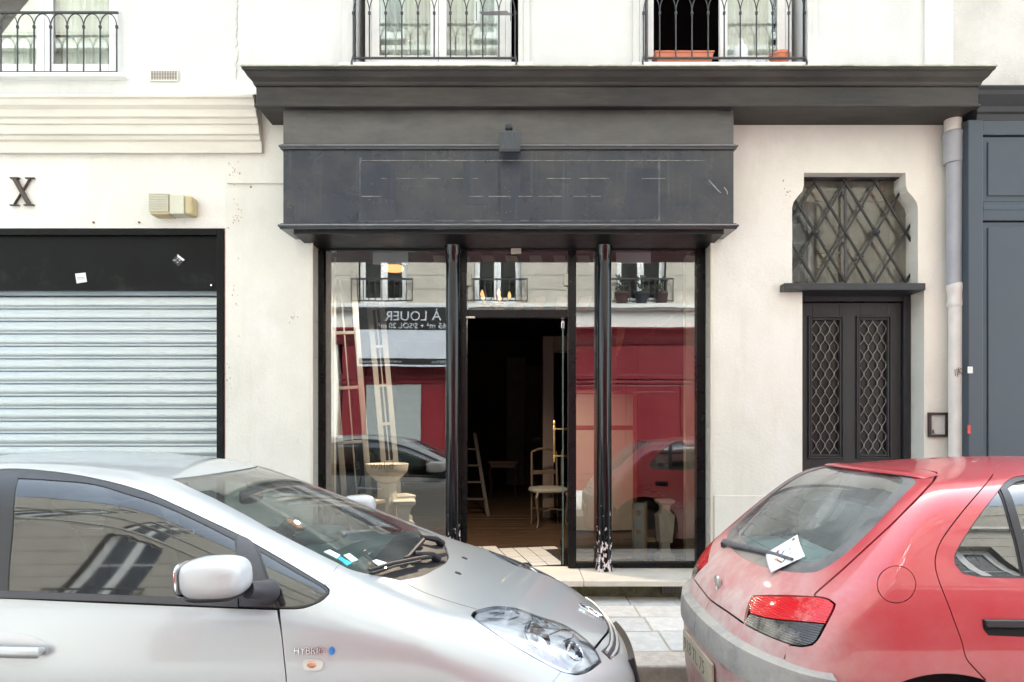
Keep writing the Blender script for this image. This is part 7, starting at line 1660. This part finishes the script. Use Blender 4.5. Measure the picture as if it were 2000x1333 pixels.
# emblem, wiper, flyer, handle
P0, n0 = on_end(C, 0, .835, 1, .003)
eb = rounded(MB(True), (0, 0, 0), (.012, .030, .046), 3, 24).build('emblem', pm('dull_chrome_emblem', (.50, .50, .47), .35, .8, var=.2, vs=60), rc_); eb.location = P0; eb.rotation_euler = (0, R_(-8), 0)
e3 = MB(True)
for a_, b__ in (((-.012, .026), (.006, .030)), ((.0, .03), (-.004, -.005)), ((-.004, -.005), (.012, -.03)), ((-.002, 0), (-.014, -.026)), ((.0, .012), (.016, .016)), ((.002, .004), (.015, -.004))):
    e3.tube([(-.012, a_[0], a_[1]), (-.0125, b__[0], b__[1])], .0022, 5)
e3.build('emblem_relief', M_chrome, eb)
wp = [on_end(C, p[1], p[2], 1, .016)[0] for p in RL['wiper']]
MB(True).tube(wp, [.018, .015, .011, .009, .007], 8).build('rear_wiper', pm('faded_black_plastic', (.13, .13, .135), .6, var=.3, vs=30), rc_)
MB(True).tube([wp[0], on_end(C, RL['wiper'][0][1], RL['wiper'][0][2]-.01, 1, -.004)[0]], [.022, .024], 12).build('wiper_spindle', M_trim, rc_)
MB(True).tube([p + Vector((.006, .0, -.012)) for p in wp[1:]], .004, 6).build('wiper_blade', M_trim, rc_)
fly = thing('flyer', 'white printed flyer tucked under the rear wiper of the red car', 'flyer', tuple(Vector(np.array(RL['flyer']).mean(0)) + Vector((.78, -2.68, 0))))
def fpt(p, up): 
    q = np.array([p], float); n1 = C.normal(q)[0]; return Vector(np.array(p) + n1*up) - (fly.location - Vector((.78, -2.68, 0)))
F4 = RL['flyer']; grid = MB(True); nu = 8; vs_ = []
def fuv(u, v):
    a = np.array(F4[0])*(1-u)+np.array(F4[1])*u; b = np.array(F4[3])*(1-u)+np.array(F4[2])*u; return a*(1-v)+b*v
def fsurf(u, v, up):
    p = fuv(u, v); P, _ = C.hit((p - CH_HATCH.d*.5)[None], CH_HATCH.d[None], 1.2, 200); n1 = C.normal(P)[0]
    bow = .012*math.sin(math.pi*u)*.6 + .010*v
    return Vector(P[0] + n1*(up+bow)) - (fly.location - Vector((.78, -2.68, 0)))
for i in range(nu+1):
    for j in range(nu+1): vs_.append(fsurf(i/nu, j/nu, .005))
grid.add(vs_, [(i*(nu+1)+j, i*(nu+1)+j+1, (i+1)*(nu+1)+j+1, (i+1)*(nu+1)+j) for i in range(nu) for j in range(nu)], True)
fo = grid.build('sheet', M_white_p, fly); md = fo.modifiers.new('s', 'SOLIDIFY'); md.thickness = .0006
for (u0, v0, u1, v1, w_, c) in ((.30, .60, .42, .72, .014, (.30, .04, .06)), (.36, .70, .44, .62, .008, (.05, .04, .04)), (.45, .45, .55, .55, .008, (.10, .20, .45)), (.62, .74, .86, .62, .009, (.25, .14, .10)), (.60, .78, .66, .70, .014, (.62, .32, .14)), (.86, .60, .72, .42, .006, (.10, .08, .08)), (.10, .12, .20, .16, .010, (.12, .12, .13)), (.14, .08, .23, .13, .007, (.55, .35, .12)), (.50, .28, .53, .31, .008, (.05, .05, .06)), (.66, .30, .70, .33, .005, (.2, .2, .2))):
    MB(True).bar(fsurf(u0, v0, .0062), fsurf(u1, v1, .0062), w_, .0004, fsurf(.5, .5, 1) - fsurf(.5, .5, 0)).build('print_mark', pm('ink_%02d%02d' % (u0*100, v0*100), c, .6), fly)
rp_('handle_cup', 'handle', M_red, off=-.0005, inset=-.002, lip=.0) if False else None
hq = [np.array(p) for p in RL['handle']]
rp_('handle_cup', 'handle', M_shell, off=.0012, inset=.001, lip=.002, step=.015)
for sg_ in (1, -1):
    c1 = [Vector(hq[0]), Vector(hq[1])]; nrm_ = Vector((0, -1, .15))
    hb = MB(True); pts_ = []
    for t in (0, 1):
        b0 = c1[0].lerp(c1[1], t)
        pts_.append([b0+Vector((0, 0, .003)), b0+Vector((.004 if not t else .012, -.014, .0)), b0+Vector((.008 if not t else .01, -.016, -.026)), b0+Vector((.01, .0, -.030))])
    vv = [Vector((p.x, p.y*sg_, p.z)) for q in pts_ for p in q]
    hb.add(vv, [(0, 1, 5, 4), (1, 2, 6, 5), (2, 3, 7, 6), (3, 0, 4, 7), (0, 3, 2, 1), (4, 5, 6, 7)]); hb.build('door_handle', M_trim, rc_, bevel=.004)
# parcel shelf, seats, cabin, wheels, shells
MB(True).box(.36, .92, -.60, .60, .95, .97).build('parcel_shelf', pm('pale_shelf_cloth', (.62, .70, .68), .9, var=.08, vs=6), rc_, bevel=.008)
seat(rc_, 1.15, 0, .55, 1.25, -1, head=False)
for y in (-.34, .34): seat(rc_, 2.0, y, .55)
MB(True).box(.3, 2.8, -.68, .68, .28, .34).build('floor_pan', M_shell, rc_)
MB(True).prism([(2.95, .80), (2.9, .93), (2.55, .98), (2.45, .6), (2.7, .45)], 'y', -.64, .64).build('dashboard', M_dash, rc_, bevel=.02)
panel_obj('headliner', [patch(C, full(roof_half), CH_TOP, inset=.01, off=-.03, lip=0, step=.08)], MATS['pale_headliner'], rc_)
for sg_ in (1, -1): MB(True).box(.95, 2.75, .735*sg_-.02, .735*sg_+.02, .3, .98).build('door_card', M_cab, rc_)
sh_loop = [tuple(on_side(C, x, z)[0]) for x, z in ((.36, .70), (.42, .92), (.62, 1.12), (.82, 1.2), (.9, 1.0), (2.8, .96), (2.85, .25), (1.1, .25), (1.12, .5), (.98, .70), (.69, .76), (.5, .72), (.36, .62))]
s2 = patch(C, sh_loop, CH_SIDE, inset=0, off=-.013, lip=0, step=.06); panel_obj('inner_shell', [s2, mir(s2)], M_shell, rc_)
s3 = patch(C, full([(.105, 0, .80), (.2, -.45, .86), (.27, -.62, .88), (.24, -.66, .78), (.19, -.66, .72), (.09, -.3, .69), (.075, 0, .69)]), Chart((1, 0, 0)), inset=0, off=-.02, lip=0, step=.06); panel_obj('rear_shell', [s3], M_shell, rc_)
for x in (.69, 3.27):
    for sg_ in (-1, 1): wheel(rc_, x, .735*sg_, .295, .295, .18, sg_)
    MB(True).lathe([(.40, -.74), (.40, .74)], (x, 0, .335), 28, 'y').build('wheel_housing', M_shell, rc_)
